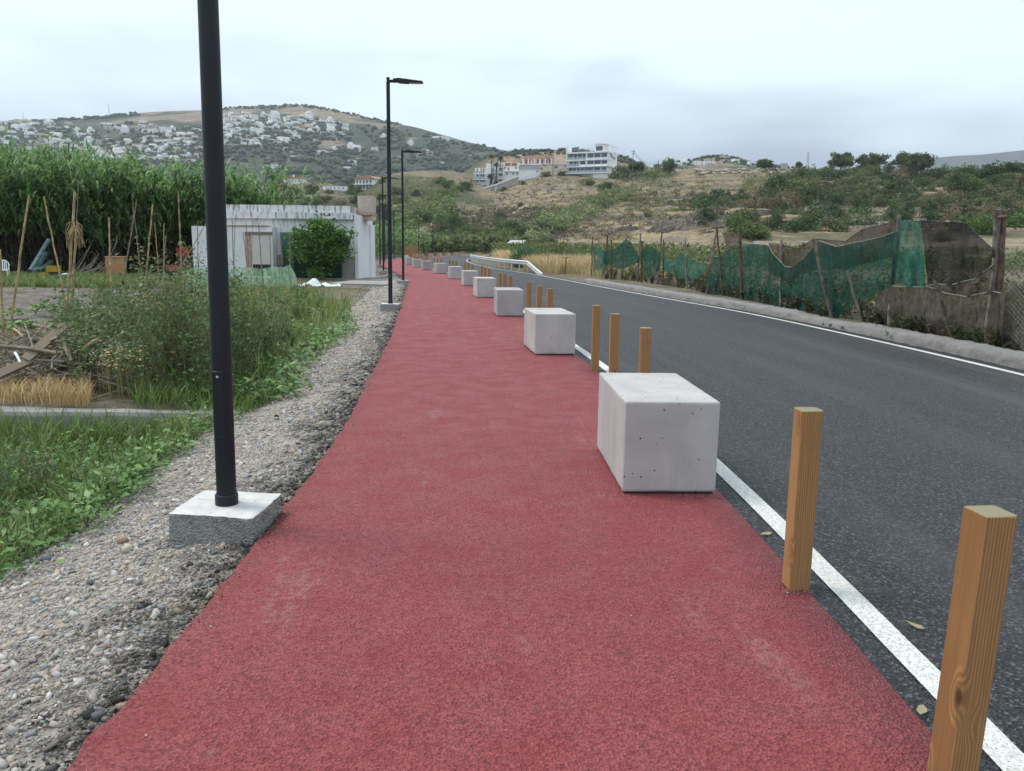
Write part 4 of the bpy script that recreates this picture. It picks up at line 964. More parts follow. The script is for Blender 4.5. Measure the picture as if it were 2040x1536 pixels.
# vegetation beyond the road
q = np.random.default_rng(71)
def band(n, px0, px1, d0, d1, pw=1.0):
    d = d0 + (d1 - d0) * q.uniform(0, 1, n) ** pw; px = q.uniform(px0, px1, n); return (px - 1020) / FPX * d, d
DRY = [(0.44, 0.33, 0.18), (0.50, 0.40, 0.24), (0.36, 0.27, 0.14), (0.30, 0.26, 0.13)]
GRN = [(0.075, 0.12, 0.04), (0.10, 0.15, 0.05), (0.055, 0.09, 0.035)]
parts = []
x, y = band(9000, 1040, 1185, 47, 64); k = x > XW(y) + 0.9; parts.append(blades(on_ground(x[k], y[k]), 1.25, 0.022, DRY, q, 0.45))
x, y = band(5200, 985, 1050, 66, 100); k = x > XW(y) + 0.9; parts.append(blades(on_ground(x[k], y[k]), 1.5, 0.035, DRY[:2], q, 0.4))
x, y = band(2600, 1130, 1420, 40, 66); k = x > XW(y) + 1.5; parts.append(blades(on_ground(x[k], y[k]), 0.8, 0.03, DRY + [(0.16, 0.17, 0.07)], q, 0.5))
stuff('dry_grass', 'tall pale dry grass behind the guardrail and fence', parts, MAT['dryleaf'])
parts = []
c = at(1047, 520, 62); n = 900; parts.append(blades(on_ground(c[0] + q.normal(0, .5, n), 62 + q.normal(0, .7, n)), 2.0, 0.035, [(0.045, 0.10, 0.05), (0.06, 0.13, 0.06)], q, 0.5))
stuff('grass_tuft', 'tall dark green grass tuft behind the guardrail', parts, MAT['leaf'])
parts = []
for d, pa, pb in ((84, 940, 2050), (92, 940, 2050), (101, 940, 1900), (111, 940, 1800), (122, 940, 1700), (206, 880, 1020), (214, 870, 1010)):                             # rows of trained vines
    n = int((pb - pa) * 4.2); px = q.uniform(pa, pb, n); x = (px - 1020) / FPX * d; k = (x > XW(np.full(n, float(d))) + 3) | (d > 200)
    P = np.stack([x, d + q.normal(0, .5, n), 0.3 + (1.9 if d < 200 else 3.6) * q.uniform(0, 1, n) ** 0.7 + 0.5 * fbm(x * 0.25, x * 0 + d, 5)], 1)[k]
    parts.append(leaves_at(P, 0.42, GRN + [(0.17, 0.18, 0.05), (0.15, 0.13, 0.06)], q, 1.2))
for d in (66, 72, 77):
    n = 3400; px = q.uniform(1110, 2060, n); x = (px - 1020) / FPX * d
    P = np.stack([x, d + q.normal(0, .8, n), 0.1 + 1.3 * q.uniform(0, 1, n) ** 0.8 * (0.5 + vnoise(x * 0.4, x * 0 + d, 15))], 1)
    parts.append(leaves_at(P, 0.34, GRN + [(0.12, 0.15, 0.06)], q, 1.2))
stuff('vineyard', 'rows of yellow green vines on the flat ground below the hill', parts, MAT['leaf'])
parts = []                                                     # weeds through the foot of the fence and between it and the kerb
for (px0, px1, n, h) in [(1600, 2040, 110, 0.34), (1420, 1620, 60, 0.42), (1200, 1420, 60, 0.5)]:
    px = q.uniform(px0, px1, n); d = fence_d(px) + q.uniform(-.12, .5, n); x = np.array([at(a, 600, b)[0] for a, b in zip(px, d)])
    parts += weeds(x, d, h * q.uniform(0.6, 1.3, n), q, [(0.035, 0.05, 0.022), (0.06, 0.075, 0.035), (0.10, 0.085, 0.05)], 70, 0.075, 0.35, stems=4)
px = q.uniform(1180, 2060, 240); d = fence_d(px) + q.uniform(0.8, 6, 240); x = np.array([at(a, 600, b)[0] for a, b in zip(px, d)])
parts += weeds(x, d, 1.2 * q.uniform(0.5, 1.2, 240), q, [(0.06, 0.085, 0.03), (0.09, 0.11, 0.045), (0.14, 0.12, 0.06)], 60, 0.11, 0.35, stems=4)
stuff('fence_weeds', 'dark leafy weeds growing through the foot of the netting', parts, MAT['leaf'])
parts = weeds([at(1768, 680, 14.9)[0] - .25, at(1790, 690, 14.6)[0] - .2, at(1740, 680, 15.4)[0] - .2], [14.3, 14.0, 14.8], 0.22, q, GRN, 60, 0.04, 0.6)
stuff('kerb_weeds', 'small green weeds growing over the kerb', parts, MAT['leaf'])
# ================================================================ left side: garden, farm building, cane
q = np.random.default_rng(91)
GRASS = [(0.09, 0.15, 0.035), (0.12, 0.19, 0.05), (0.065, 0.11, 0.03), (0.15, 0.18, 0.07)]
WEED = [(0.07, 0.12, 0.045), (0.09, 0.14, 0.06), (0.05, 0.085, 0.035), (0.13, 0.165, 0.09), (0.10, 0.165, 0.045), (0.13, 0.12, 0.06)]
BROAD = [(0.095, 0.175, 0.05), (0.125, 0.225, 0.065), (0.065, 0.12, 0.037), (0.165, 0.25, 0.095)]
# low garden wall
gw = empty('garden_wall', (-2.95, 8.02, -0.62), 0, 'low old concrete garden wall half hidden by weeds', 'wall')
xs = np.linspace(0, -6.4, 70); prof = [(0, 0), (0, 0.40), (0.015, 0.44), (0.06, 0.455), (0.17, 0.45), (0.2, 0.42), (0.2, 0)]
V = []
for i, x in enumerate(xs):
    for a, b_ in prof:
        V.append((x, a + 0.05 * fbm(np.array([x * 2.3]), np.array([b_ * 3]), 3)[0], b_ + (0.05 * fbm(np.array([x * 1.7]), np.array([a * 4]), 5)[0] if b_ > 0 else 0)))
n = len(prof); F = [(i * n + j, i * n + j + 1, (i + 1) * n + j + 1, (i + 1) * n + j) for i in range(len(xs) - 1) for j in range(n - 1)] + [tuple(range(n))[::-1]]
MB().add(V, F).build('wall', MAT['oldconc'], gw)

# --- green below the wall
def reg(n, x0, x1, y0, y1): return q.uniform(x0, x1, n), q.uniform(y0, y1, n)
def keep_left(x, y, tmin): return (XL(y) - x) > tmin - 0.42 * sstep(6.0, 9.5, y) * (1 - .5 * sstep(16, 26, y)) + 0.3 * fbm(y * 0.8, y * 0, 52)
parts = []
x, y = reg(20000, -8.5, -2.6, 0.3, 8.0); k = keep_left(x, y, 1.5); parts.append(blades(on_ground(x[k], y[k]), 0.42, 0.011, GRASS, q, 0.75))
x, y = reg(5000, -9, -2.7, 8.1, 9.0); k = keep_left(x, y, 1.5) & (x / y > -.5); parts.append(blades(on_ground(x[k], y[k]), 0.3, 0.010, GRASS, q, 0.7))
x, y = reg(6500, -8.5, -2.8, 9.0, 22); k = keep_left(x, y, 1.7) & ((x / y > -.36) | (y > 14)); parts.append(blades(on_ground(x[k], y[k]), 0.6, 0.016, GRASS + [(0.2, 0.2, 0.07), (0.15, 0.22, 0.06)], q, 0.7))
d = q.uniform(20, 30, 9000); px = q.uniform(430, 740, 9000); x = (px - 1020) / FPX * d; k = keep_left(x, d, 1.8) & (q.uniform(0, 1, 9000) < np.interp(px, [430, 570, 640], [1, .8, .06]) + .3 * (d < 22)); parts.append(blades(on_ground(x[k], d[k]), 0.45, 0.028, GRASS + [(0.26, 0.2, 0.11)], q, 0.7))
d = q.uniform(30, 41, 11000); px = q.uniform(-40, 430, 11000); parts.append(blades(on_ground((px - 1020) / FPX * d, d), 0.35, 0.035, GRASS + [(0.16, 0.15, 0.06)], q, 0.7))
x, y = reg(3500, -16, -6.2, 8.2, 15.5); parts.append(blades(on_ground(x, y), 0.3, 0.014, GRASS + [(0.25, 0.2, 0.1), (0.3, 0.24, 0.13)], q, 0.7))
stuff('grass', 'lush green grass covering the garden beside the gravel', parts, MAT['leaf'])
parts = []
def creeping(x, y, h, leaf, per, cols):
    out = []
    for a, b_ in zip(x, y):
        r = q.normal(0, 0.13, (per, 2)); z = ground_z(a + r[:, 0], b_ + r[:, 1]) + h * q.uniform(0.25, 1, per) * np.exp(-(r ** 2).sum(1) / 0.06)
        P = np.stack([a + r[:, 0], b_ + r[:, 1], z], 1); out.append(leaves_at(P, leaf, cols, q, 0.8))
    return out
x, y = reg(190, -4.4, -2.7, 1.2, 7.9); k = keep_left(x, y, 1.42); parts += creeping(x[k], y[k], 0.32, 0.075, 46, BROAD)
x, y = reg(170, -5.4, -2.6, 8.5, 20); k = keep_left(x, y, 1.35) & ~keep_left(x, y, 2.5); parts += creeping(x[k], y[k], 0.36, 0.10, 50, BROAD)
x, y = reg(60, -6.0, -2.9, 8.0, 9.5); k = keep_left(x, y, 1.35) & ~keep_left(x, y, 2.2); parts += creeping(x[k], y[k], 0.3, 0.09, 46, BROAD)
stuff('broadleaf_weeds', 'bright green broad leaved weeds creeping along the edge of the gravel', parts, MAT['leafthick'])
# --- tall weeds behind the wall
parts = []
px = q.uniform(125, 610, 240); d = q.uniform(8.6, 13.2, 240); x = (px - 1020) / FPX * d; k = keep_left(x, d, 2.0)
hh = 1.32 * (0.58 + 0.5 * np.exp(-((px - 330) / 150) ** 2)) * q.uniform(0.45, 1.25, 240) * (1 + 1.1 * fbm(x * 1.3, d * .9, 66))
parts += weeds(x[k], d[k], hh[k], q, WEED, 170, 0.052, 0.26)
px = q.uniform(180, 430, 50); d = q.uniform(13, 22, 50); x = (px - 1020) / FPX * d; parts += weeds(x, d, 0.7 * q.uniform(0.6, 1.2, 50), q, WEED, 120, 0.06, 0.3)
px = q.uniform(430, 640, 40); d = q.uniform(12, 22, 40); x = (px - 1020) / FPX * d; k = keep_left(x, d, 2.2); parts += weeds(x[k], d[k], 0.75 * q.uniform(0.6, 1.2, 40)[k], q, WEED + BROAD, 120, 0.06, 0.3)
x, y = reg(14, -4.6, -3.1, 5.2, 7.6); k = keep_left(x, y, 1.7); parts += weeds(x[k], y[k], 0.55 * q.uniform(0.7, 1.2, 14)[k], q, WEED, 120, 0.035, 0.25)
px = q.uniform(120, 640, 900); d = q.uniform(8.6, 14, 900); x = (px - 1020) / FPX * d; k = keep_left(x, d, 1.8) & (fbm(x * 1.5, d * 1.5, 67) > .02)
parts.append(blades(on_ground(x[k], d[k]), 1.05, .012, GRASS + [(0.20, 0.17, 0.08), (0.26, 0.21, 0.11)], q, .45))
px = q.uniform(-20, 330, 700); d = q.uniform(7.3, 7.95, 700); x = (px - 1020) / FPX * d; k = fbm(x * 1.6, x * 0, 68) > -.1
parts.append(blades(on_ground(x[k], d[k]), .45, .012, GRASS, q, .4))
stuff('tall_weeds', 'tall feathery grey green weeds crowding behind the garden wall', parts, MAT['leaf'])
# --- dry foxtails and yellow umbels above the wall
parts = []
px = q.uniform(-20, 165, 900); d = q.uniform(8.15, 8.8, 900); x = (px - 1020) / FPX * d
parts.append(blades(on_ground(x, d), 0.30, 0.008, [(0.42, 0.30, 0.15), (0.36, 0.26, 0.13), (0.5, 0.38, 0.22)], q, 0.5))
m = 420; px = q.uniform(-20, 165, m); d = q.uniform(8.15, 8.8, m); x = (px - 1020) / FPX * d
pos = on_ground(x, d); pos[:, 2] += q.uniform(0.15, 0.34, m)
parts.append(scatter(ICO_V, np.concatenate([ICO_F, ICO_F[:, -1:]], 1), pos, rots(m, 0.5, q), np.stack([np.full(m, .011), np.full(m, .011), q.uniform(.03, .055, m)], 1), vary(m, [(0.48, 0.34, 0.18), (0.40, 0.30, 0.17)], 0.25, q)))
stuff('foxtail_grass', 'dry tan foxtail grass standing on top of the garden wall', parts, MAT['dryleaf'])
parts = []
m = 90; px = q.normal(225, 32, m); d = q.uniform(8.4, 9.3, m); x = (px - 1020) / FPX * d; g0 = on_ground(x, d); h = q.uniform(0.35, 0.62, m)
parts.append(scatter(*BLADE_S, g0, rot_yt(q.uniform(0, 6.28, m), q.uniform(0, .2, m)), np.stack([h * .3, np.full(m, .008), h], 1), np.repeat([(0.2, 0.17, 0.09)], m, 0)))
for k in range(5):
    pos = g0 + np.stack([q.normal(0, .02, m), q.normal(0, .02, m), h * 0.97 + q.normal(0, .006, m)], 1); parts.append(leaves_at(pos, 0.034, [(0.62, 0.55, 0.22), (0.66, 0.62, 0.36)], q, 0.25, 0.15))
stuff('yellow_flowers', 'pale yellow flat flower heads beside the brushwood pile', parts, MAT['dryleaf'])
# --- vegetable plants on the tilled soil
for k, (px, py, s) in enumerate([(25, 640, .7), (95, 632, .8), (60, 668, .7), (5, 672, .6), (165, 640, .7), (200, 662, .6), (110, 665, .5), (240, 612, .5)]):
    p = on_level(px, py, -0.15); r0 = np.random.default_rng(200 + k); m = 80
    a, rr = r0.uniform(0, 6.28, m), r0.uniform(0, .55, m) * s; P = np.stack([np.cos(a) * rr, np.sin(a) * rr, 0.06 + .38 * s * (1 - rr / .8) * r0.uniform(.4, 1, m)], 1)
    V, F, C = leaves_at(P, 0.22 * s, BROAD, r0, 0.8)
    o = link_mesh('squash_plant', np_mesh('squash_plant', V, F, MAT['leafthick'], tint=C), None, (p[0], p[1], float(ground_z(p[0], p[1]))))
    setp(o, 'low leafy squash plant on the tilled soil, %s' % ['below the stake at the picture edge', 'left of the stake with the straw', 'just behind the leaning board', 'lowest one at the picture edge', 'right of the stake with the straw', 'hidden at the left of the tall weeds', 'between board and straw bundle', 'farthest one beside the cabinet stakes'][k], 'plant', 'squash plants on the tilled soil')
def m_soil():
    b = NB('tilled_soil'); p = b.pos(); n = b.noise(p, 2.2, 6, 0.65); n2 = b.noise(p, 12, 5, .6)
    c = b.mix(b.rng(n, .35, .65), (0.165, 0.148, 0.135), (0.27, 0.25, 0.235)); c = b.mix(b.rng(n2, .55, .75, 0, .6), c, (0.12, 0.1, 0.085))
    return b.surf(c, .95, .1, normal=b.bump(b.math('ADD', n, n2), 1.0, .12))
xs, ys_ = np.linspace(-24, -7.2, 150), np.linspace(15.5, 30, 150); A, B_ = np.meshgrid(xs, ys_, indexing='ij')
edge = np.minimum(np.minimum((A + 24) / 1.5, (-7.2 - A) / 1.5), np.minimum((B_ - 15.5) / 1.5, (30 - B_) / 1.0))
Z = ground_z(A, B_) + 0.05 * sstep(0, 1, edge) - 0.06 + 0.24 * fbm(A * 2.2, B_ * 4.5, 61) * sstep(0, 1, edge)
setp(link_mesh('tilled_soil', np_mesh('tilled_soil', np.stack([A.ravel(), B_.ravel(), Z.ravel()], 1), grid_faces(150, 150), m_soil(), smooth=True)), 'bare grey brown tilled soil strip in the garden', kind='structure')
# --- brushwood pile with boards
parts_m = MB(); rr = random.Random(5)
pc = at(95, 760, 9.4); pz = float(ground_z(pc[0], pc[1]))
for k in range(620):
    a, ti = rr.uniform(0, 6.28), rr.gauss(0, .35); L = rr.uniform(.15, .7); r = rr.uniform(.004, .013)
    rad = abs(rr.gauss(0, .62)); c = Vector((pc[0] + rr.gauss(.1, .65), pc[1] + rr.gauss(0, .38), 0)); hgt = .62 * math.exp(-((c.x - pc[0]) / .75) ** 2 - ((c.y - pc[1]) / .6) ** 2)
    c.z = pz + .03 + hgt * rr.uniform(.1, 1); dv = Vector((math.cos(a) * math.cos(ti), math.sin(a) * math.cos(ti), math.sin(ti))) * L / 2
    mid = c + Vector((rr.uniform(-.03, .03), rr.uniform(-.03, .03), rr.uniform(-.02, .03)))
    p_, q_ = c - dv, c + dv; p_.z = max(p_.z, pz); q_.z = max(q_.z, pz); parts_m.tube([p_, mid, q_], [r, r * .9, r * .6], 5, rr.choice((0, 0, 1, 2)))
for k in range(46):
    a, ti = rr.uniform(0, 6.28), rr.uniform(-.15, .5); L = rr.uniform(.6, 1.25); r = rr.uniform(.009, .02)
    c = Vector((pc[0] + rr.gauss(0, .5), pc[1] + rr.gauss(0, .25), pz + .25 + rr.uniform(0, .25))); dv = Vector((math.cos(a) * math.cos(ti), math.sin(a) * math.cos(ti) * .6, math.sin(ti))) * L / 2
    p_, q_ = c - dv, c + dv; p_.z = max(p_.z, pz + .02); q_.z = max(q_.z, pz + .02); parts_m.tube([p_, c, q_], [r, r * .95, r * .7], 6, rr.choice((0, 1, 2, 2)))
bw = parts_m.build('brushwood', [MAT['greystick'], MAT['oldwood'], plain('bleached_stick', (0.42, 0.38, 0.33), .8)]); setp(bw, 'heaped grey twigs and brushwood above the garden wall', kind='stuff')
for k, (p, q2, d0, d1, w, h, nm, mat, lb) in enumerate([
    ((50, 716), (129, 648), 8.75, 9.3, .11, .025, 'board', 'oldwood', 'long flat tan board leaning on the brushwood pile'),
    ((-6, 748), (62, 717), 8.5, 8.8, .10, .045, 'board', 'oldwood', 'weathered board lying low at the front of the brushwood pile'),
    ((160, 700), (208, 668), 9.0, 9.3, .045, .045, 'pole_offcut', 'bamboo', 'pale stripped pole sticking out of the brushwood pile'),
    ((-10, 689), (112, 703), 8.8, 8.9, .05, .05, 'branch', 'greystick', 'thick grey branch lying across the board on the brushwood'),
    ((65, 647), (110, 660), 9.6, 9.6, .04, .03, 'branch', 'greystick', 'dark branch end jutting out behind the leaning board'),
    ((27, 655), (46, 672), 9.3, 9.1, .03, .02, 'branch', 'bamboo', 'short pale stick rising at the back of the brushwood'),
    ((120, 672), (155, 658), 9.2, 9.5, .03, .02, 'branch', 'bamboo', 'pale stick crossing behind the leaning board'),
    ((30, 703), (40, 722), 8.6, 8.5, .03, .02, 'branch', 'plastic_w', 'short whitish stick at the front of the brushwood'),
    ((130, 690), (142, 720), 8.9, 8.7, .05, .04, 'branch', 'greystick', 'curved dark root hanging on the brushwood pile')]):
    a, b_ = at(p[0], p[1], d0), at(q2[0], q2[1], d1)
    r0 = MB()
    if w == h or nm == 'branch' : r0.tube([Vector(a), Vector((a + b_) / 2) + Vector((0, 0, .012)), Vector(b_)], [w / 2, w / 2 * .95, w / 2 * .8], 9)
    else: r0.beam(a, b_, w, h, 0, (0.25, -.7, .6))
    setp(r0.build(nm, MAT[mat], None, nm == 'branch'), lb, 'board' if nm == 'board' else 'stick')

# --- bamboo stakes
stakes = [  # top px, base px, base distance, radius, label
    ((0, 497), (8, 690), 13.6, .022, 'short bamboo stake at the very edge of the picture'),
    ((58, 388), (19, 662), 15.0, .022, 'long bamboo stake leaning over the white plastic chair'),
    ((87, 391), (131, 600), 21, .024, 'bamboo stake leaning against the tied bundle of stakes'),
    ((149, 382), (131, 660), 15.6, .028, 'tallest bamboo stake with dry straw tied half way up'),
    ((156, 365), (141, 600), 17.5, .011, 'thin green reed behind the tied bundle of stakes'),
    ((152, 455), (138, 655), 15.8, .022, 'short bamboo stake tied to the straw bundle'),
    ((217, 433), (222, 600), 23, .026, 'upright bamboo stake just before the brown cabinet'),
    ((272, 402), (238, 592), 24, .022, 'grey crooked stake crossing in front of the brown cabinet'),
    ((263, 385), (266, 425), 24, .012, 'thin twig tip above the crooked grey stake'),
    ((267, 428), (285, 560), 25, .016, 'grey stick leaning on the crooked stake'),
    ((304, 407), (286, 580), 24.5, .026, 'thick leaning bamboo stake among the tall grey weed'),
    ((308, 443), (319, 570), 26, .018, 'slightly bent bamboo stake with a broken top'),
    ((327, 445), (324, 572), 26, .018, 'straight thin bamboo stake of the close pair'),
    ((330, 470), (321, 570), 26.2, .018, 'leaning bamboo stake of the close pair'),
    ((355, 380), (363, 580), 27, .026, 'tall double bamboo stake before the black barrel'),
    ((412, 442), (330, 570), 28, .018, 'long cane leaning sharply against the white wall'),
    ((393, 440), (396, 585), 28, .016, 'dark stake at the left end of the pale green net')]
stakes += [((462, 432), (468, 592), 28, .018, 'dark stake of the net fence with a side twig, beside the near lamp pole'), ((469, 428), (466, 520), 28.1, .012, 'thin twig tied to the dark stake beside the near lamp pole'),
           ((484, 462), (498, 585), 28.2, .018, 'dark stake of the net fence leaning left of the white shutter'), ((490, 443), (496, 535), 28.2, .013, 'twig beside the leaning dark stake before the white shutter'), ((503, 440), (501, 530), 28.2, .011, 'thin twig before the left edge of the white shutter'),
           ((515, 444), (525, 580), 28, .02, 'dark stake of the net fence in front of the white shutter'), ((537, 470), (543, 590), 28, .016, 'dark stake of the net fence at the right edge of the shutter'), ((559, 446), (562, 540), 28.4, .012, 'thin twig before the bright green door net'), ((547, 447), (556, 530), 28.4, .011, 'leaning twig between shutter and door net'),
           ((577, 470), (580, 588), 28, .018, 'corner stake at the end of the pale green net')]
for (t, b_, d, r, lb) in stakes:
    p = at(b_[0], b_[1], d); qq = at(t[0], t[1], d + rnd.uniform(-.4, .4)); p[2] = min(p[2], float(ground_z(p[0], p[1]))) if 'twig' not in lb else p[2]
    n = 9; rr = random.Random(int(t[0] * 7 + 3)); pts, rs = [], []
    for k in range(n + 1):
        c = p + (qq - p) * k / n + (np.array([rr.uniform(-.009, .009), rr.uniform(-.009, .009), 0]) + (qq - p) * 0 if 0 < k < n else 0)
        nd = (qq - p) / np.linalg.norm(qq - p); rad = r * (1.12 - .35 * k / n)
        if 0 < k < n: pts += [c - nd * .012, c, c + nd * .012]; rs += [rad, rad * 1.22, rad]
        else: pts.append(c); rs.append(rad)
    root = empty('bamboo_stake' if 'bamboo' in lb else 'stake', p, 0, lb, 'stake', 'stakes in the garden')
    MB().tube([pp - p for pp in pts], rs, 7).build('cane', MAT['bamboo'] if ('bamboo' in lb or 'cane' in lb) else MAT['greystick'], root, True)
    if 'straw tied' in lb:
        st = MB(); c0 = at(148, 462, d) - p
        for k in range(34):
            a = rr.uniform(0, 6.28); s0 = Vector(c0) + Vector((math.cos(a) * .07, math.sin(a) * .06, rr.uniform(-.05, .2)))
            st.tube([s0, s0 + Vector((math.cos(a) * rr.uniform(.02, .1), math.sin(a) * .06, -rr.uniform(.05, .2))), s0 + Vector((math.cos(a) * rr.uniform(.02, .12), math.sin(a) * .08, -rr.uniform(.2, .45)))], [.009, .007, .003], 4)
        st.build('straw', MAT['bamboo'], root)
    if 'side twig' in lb: MB().tube([(at(466, 525, d) - p), (at(460, 520, d) - p), (at(457, 518, d) - p)], .012, 5).build('twig', MAT['greystick'], root)

# --- pale green net fence before the building
pn = empty('net_fence', (-11, 28, -0.2), 0, 'low pale green net strung on stakes before the farm building', 'fence')
top = [(362, 540), (385, 534), (420, 536), (468, 534), (498, 532), (520, 536), (545, 531), (562, 533), (578, 527), (588, 545), (592, 560)]
tp = np.array(top, float); s = np.linspace(0, 1, 90); ct = np.linspace(0, 1, len(tp)); T = np.stack([np.interp(s, ct, tp[:, 0]), np.interp(s, ct, tp[:, 1])], 1)
dn = 28 + 0.2 * np.sin(s * 30) + np.where(T[:, 0] > 578, (T[:, 0] - 578) * 0.25, 0); V = np.zeros((90, 10, 3))
for i in range(90):
    p = at(T[i, 0], T[i, 1], dn[i]); zb = float(ground_z(p[0], p[1])) + .02
    for j in range(10): V[i, j] = p + np.array([0, 0.12 * fbm(np.array([s[i] * 18]), np.array([j * .35]), 71)[0], (zb - p[2]) * j / 9])
U, VV = np.meshgrid(np.linspace(0, 5, 90), np.linspace(0, 1, 10), indexing='ij')
o = link_mesh('netting', np_mesh('netting', (V - np.array([-11, 28, -.2])).reshape(-1, 3), grid_faces(90, 10), MAT['netpale'], smooth=True, uv=np.stack([U.ravel(), VV.ravel()], 1)), pn)

# ================================================================ farm building
def m_oldwhite():
    b = NB('stained_whitewash'); p = b.pos(); run = b.noise(b.map(p, (7, 7, 0.9)), 1.0, 6, .65); n = b.noise(p, 1.6, 6, .6); f = b.noise(p, 14, 5, .6)
    c = b.mix(b.rng(n, .35, .7), (0.76, 0.77, 0.79), (0.64, 0.65, 0.67)); hz_ = b.sep(p)[2]
    drip = b.math('MULTIPLY', b.rng(run, .48, .62), b.rng(hz_, 2.3, 3.4, .12, .95))
    c = b.mix(drip, c, (0.20, 0.195, 0.185)); c = b.mix(b.rng(f, .6, .75, 0, .5), c, (0.36, .355, .345))
    return b.surf(c, .9, .2, normal=b.bump(f, .35, .02))
OW = m_oldwhite(); NWH = plain('fresh_white_wall', (0.72, 0.73, 0.755), .85, .2, 0, .04, .5, .1, 30, 'pos'); PATCH = m_concrete('bare_plaster', .34, False, (1, .95, .88), .9, 'pos')
bx, by, bz = -17.1, 42.0, -0.25
fb = empty('farm_building', (bx, by, bz), 0, 'old flat roofed whitewashed farm building with stained parapet and bricked openings', 'building')
def fx(px, d=42.0): return (px - 1020) / FPX * d - bx + 0.05
def fz(px, py, d=42.0): return at(px, py, d)[2] - bz
zc = fz(580, 436); zt = fz(580, 409); zm = fz(580, 423)
MB().box(fx(432), fx(707), 0, 5, -.3, zc).build('wall', OW, fb)
MB().box(fx(428), fx(705), -.28, 5.1, zc, zm).build('cornice', OW, fb)
MB().box(fx(430), fx(700), -.14, 4.9, zm + .003, zt).build('parapet', OW, fb)
MB().box(fx(695), fx(704), -.1, .35, zm + .004, zm + .36).build('parapet_block', PATCH, fb)
sw = MB().prism([(fx(707) + .003, -.3), (fx(714), -.3), (fx(714), fz(714, 428)), (fx(707) + .003, fz(712, 427))], -.1, 4.3).build('side_wall', NWH, fb)
MB().box(fx(714) + .003, fx(716) + .05, 3.1, 4.4, -.3, fz(714, 444)).build('corner_pier', NWH, fb)
ch = MB().box(fx(704), fx(733), 1.4, 2.6, zm - .3, fz(718, 386)).build('chimney', plain('beige_block', (0.47, 0.41, 0.34), .9, .2, 0, .12, 3), fb)
MB().box(fx(702), fx(734), 1.2, 2.8, zm - .05, zm + .1).build('tile_edge', MAT['terracotta'], ch)
an = MB().box(fx(388, 41), fx(545, 41), -1.0, -.003, -.3, fz(460, 451, 41)).build('annex', OW, fb)
MB().box(fx(440, 41), fx(538, 41), -1.04, -.5, fz(460, 451, 41), fz(460, 451, 41) + .07).build('brick_edge', MAT['terracotta'], an)
MB().box(fx(446, 41), fx(455, 41), -1.012, -.95, fz(450, 476, 41), fz(450, 467, 41)).build('vent', MAT['plastic_k'], an)
MB().box(fx(493, 41), fx(546, 41), -1.10, -1.003, fz(520, 467, 41), fz(520, 462, 41)).build('lintel', MAT['oldwood'], an)
MB().box(fx(492, 41), fx(503, 41), -1.03, -1.003, 0, fz(497, 462, 41)).build('brick_jamb', plain('pink_brick', (0.42, 0.27, .23), .9, .2, 0, .2, 4), an)
shut = empty('shutter', (0, 0, 0)); shut.parent = an
for k in range(12):
    z0 = fz(520, 526, 41); z1 = fz(520, 469, 41); h = (z1 - z0) / 12; MB().box(fx(504, 41), fx(546, 41), -1.035, -1.003, z0 + k * h, z0 + (k + .9) * h).build('slat', plain('shutter_slat', (0.58, .57, .54), .7, .4, 0, .05, 1) if k == 0 else bpy.data.materials['shutter_slat'], shut)
MB().box(fx(505, 41), fx(540, 41), -1.02, -1.003, .25, fz(520, 527, 41)).build('gap_shade', MAT['plastic_k'], an)  # flat black panel paints in the shaded opening below the shutter
MB().box(fx(546, 41) + .003, fx(558, 41), -.35, -.05, fz(550, 528, 41), fz(550, 508, 41)).build('meter_box', MAT['oldwood'], fb)
for (a, b_, t, u, m, nm) in [(562, 586, 463, 545, 'netgreen2', 'door_net'), (586, 682, 466, 553, 'netdark', 'door_net')]:
    xs, zs = np.linspace(fx(a), fx(b_), 24), np.linspace(fz(a, u), fz(a, t), 12); A, B_ = np.meshgrid(xs, zs, indexing='ij'); Y = -.12 + .05 * fbm(A * 3, B_ * 2, 5)
    link_mesh(nm, np_mesh(nm, np.stack([A.ravel(), Y.ravel(), B_.ravel()], 1), grid_faces(24, 12), MAT[m], smooth=True, uv=np.stack([A.ravel(), B_.ravel()], 1)), fb)
MB().box(fx(683), fx(706), -.035, -.003, 0, fz(690, 511)).build('plaster_patch', PATCH, fb)
MB().tube([(fx(708), -.05, 0), (fx(708), -.05, fz(708, 447))], .03, 8).build('drain_pipe', MAT['rust'], fb)
MB().box(fx(588), fx(770), -1.1, -.15, -.5, .12).build('step', MAT['oldconc'], fb)
# small tree before the door
def tree(name, label, loc, h_trunk, r_trunk, crown, limbs=5, group=None, cat='tree', seed=1, mat='leafthick', lean=(0, 0)):
    r0 = empty(name, loc, 0, label, cat, group); rr = random.Random(seed); t = MB()
    rx, ry, rz, clumps, leaves, leaf, cols, cz = crown[:8]
    t.tube([(0, 0, -.3), (lean[0] * .3, lean[1] * .3, h_trunk * .5), (lean[0], lean[1], h_trunk)], [r_trunk * 1.25, r_trunk, r_trunk * .8], 8)
    for k in range(limbs):
        a = k * 6.283 / limbs + rr.uniform(-.4, .4); e = Vector((lean[0] + math.cos(a) * rx * .6, lean[1] + math.sin(a) * ry * .6, cz + rr.uniform(-.2, .5) * rz)); b0 = Vector((lean[0], lean[1], h_trunk * .95))
        t.tube([b0, b0.lerp(e, .5) + Vector((0, 0, .1 * rz)), e], [r_trunk * .6, r_trunk * .4, r_trunk * .15], 6)
    t.build('trunk', MAT['bark'], r0, True)
    V, F, C = leaf_crown(np.random.default_rng(seed), rx, ry, rz, clumps, leaves, leaf, cols, **(crown[8] if len(crown) > 8 else {}))
    V = V + np.array([lean[0], lean[1], cz]); link_mesh('crown', np_mesh('crown', V, F, MAT[mat], tint=C), r0); return r0
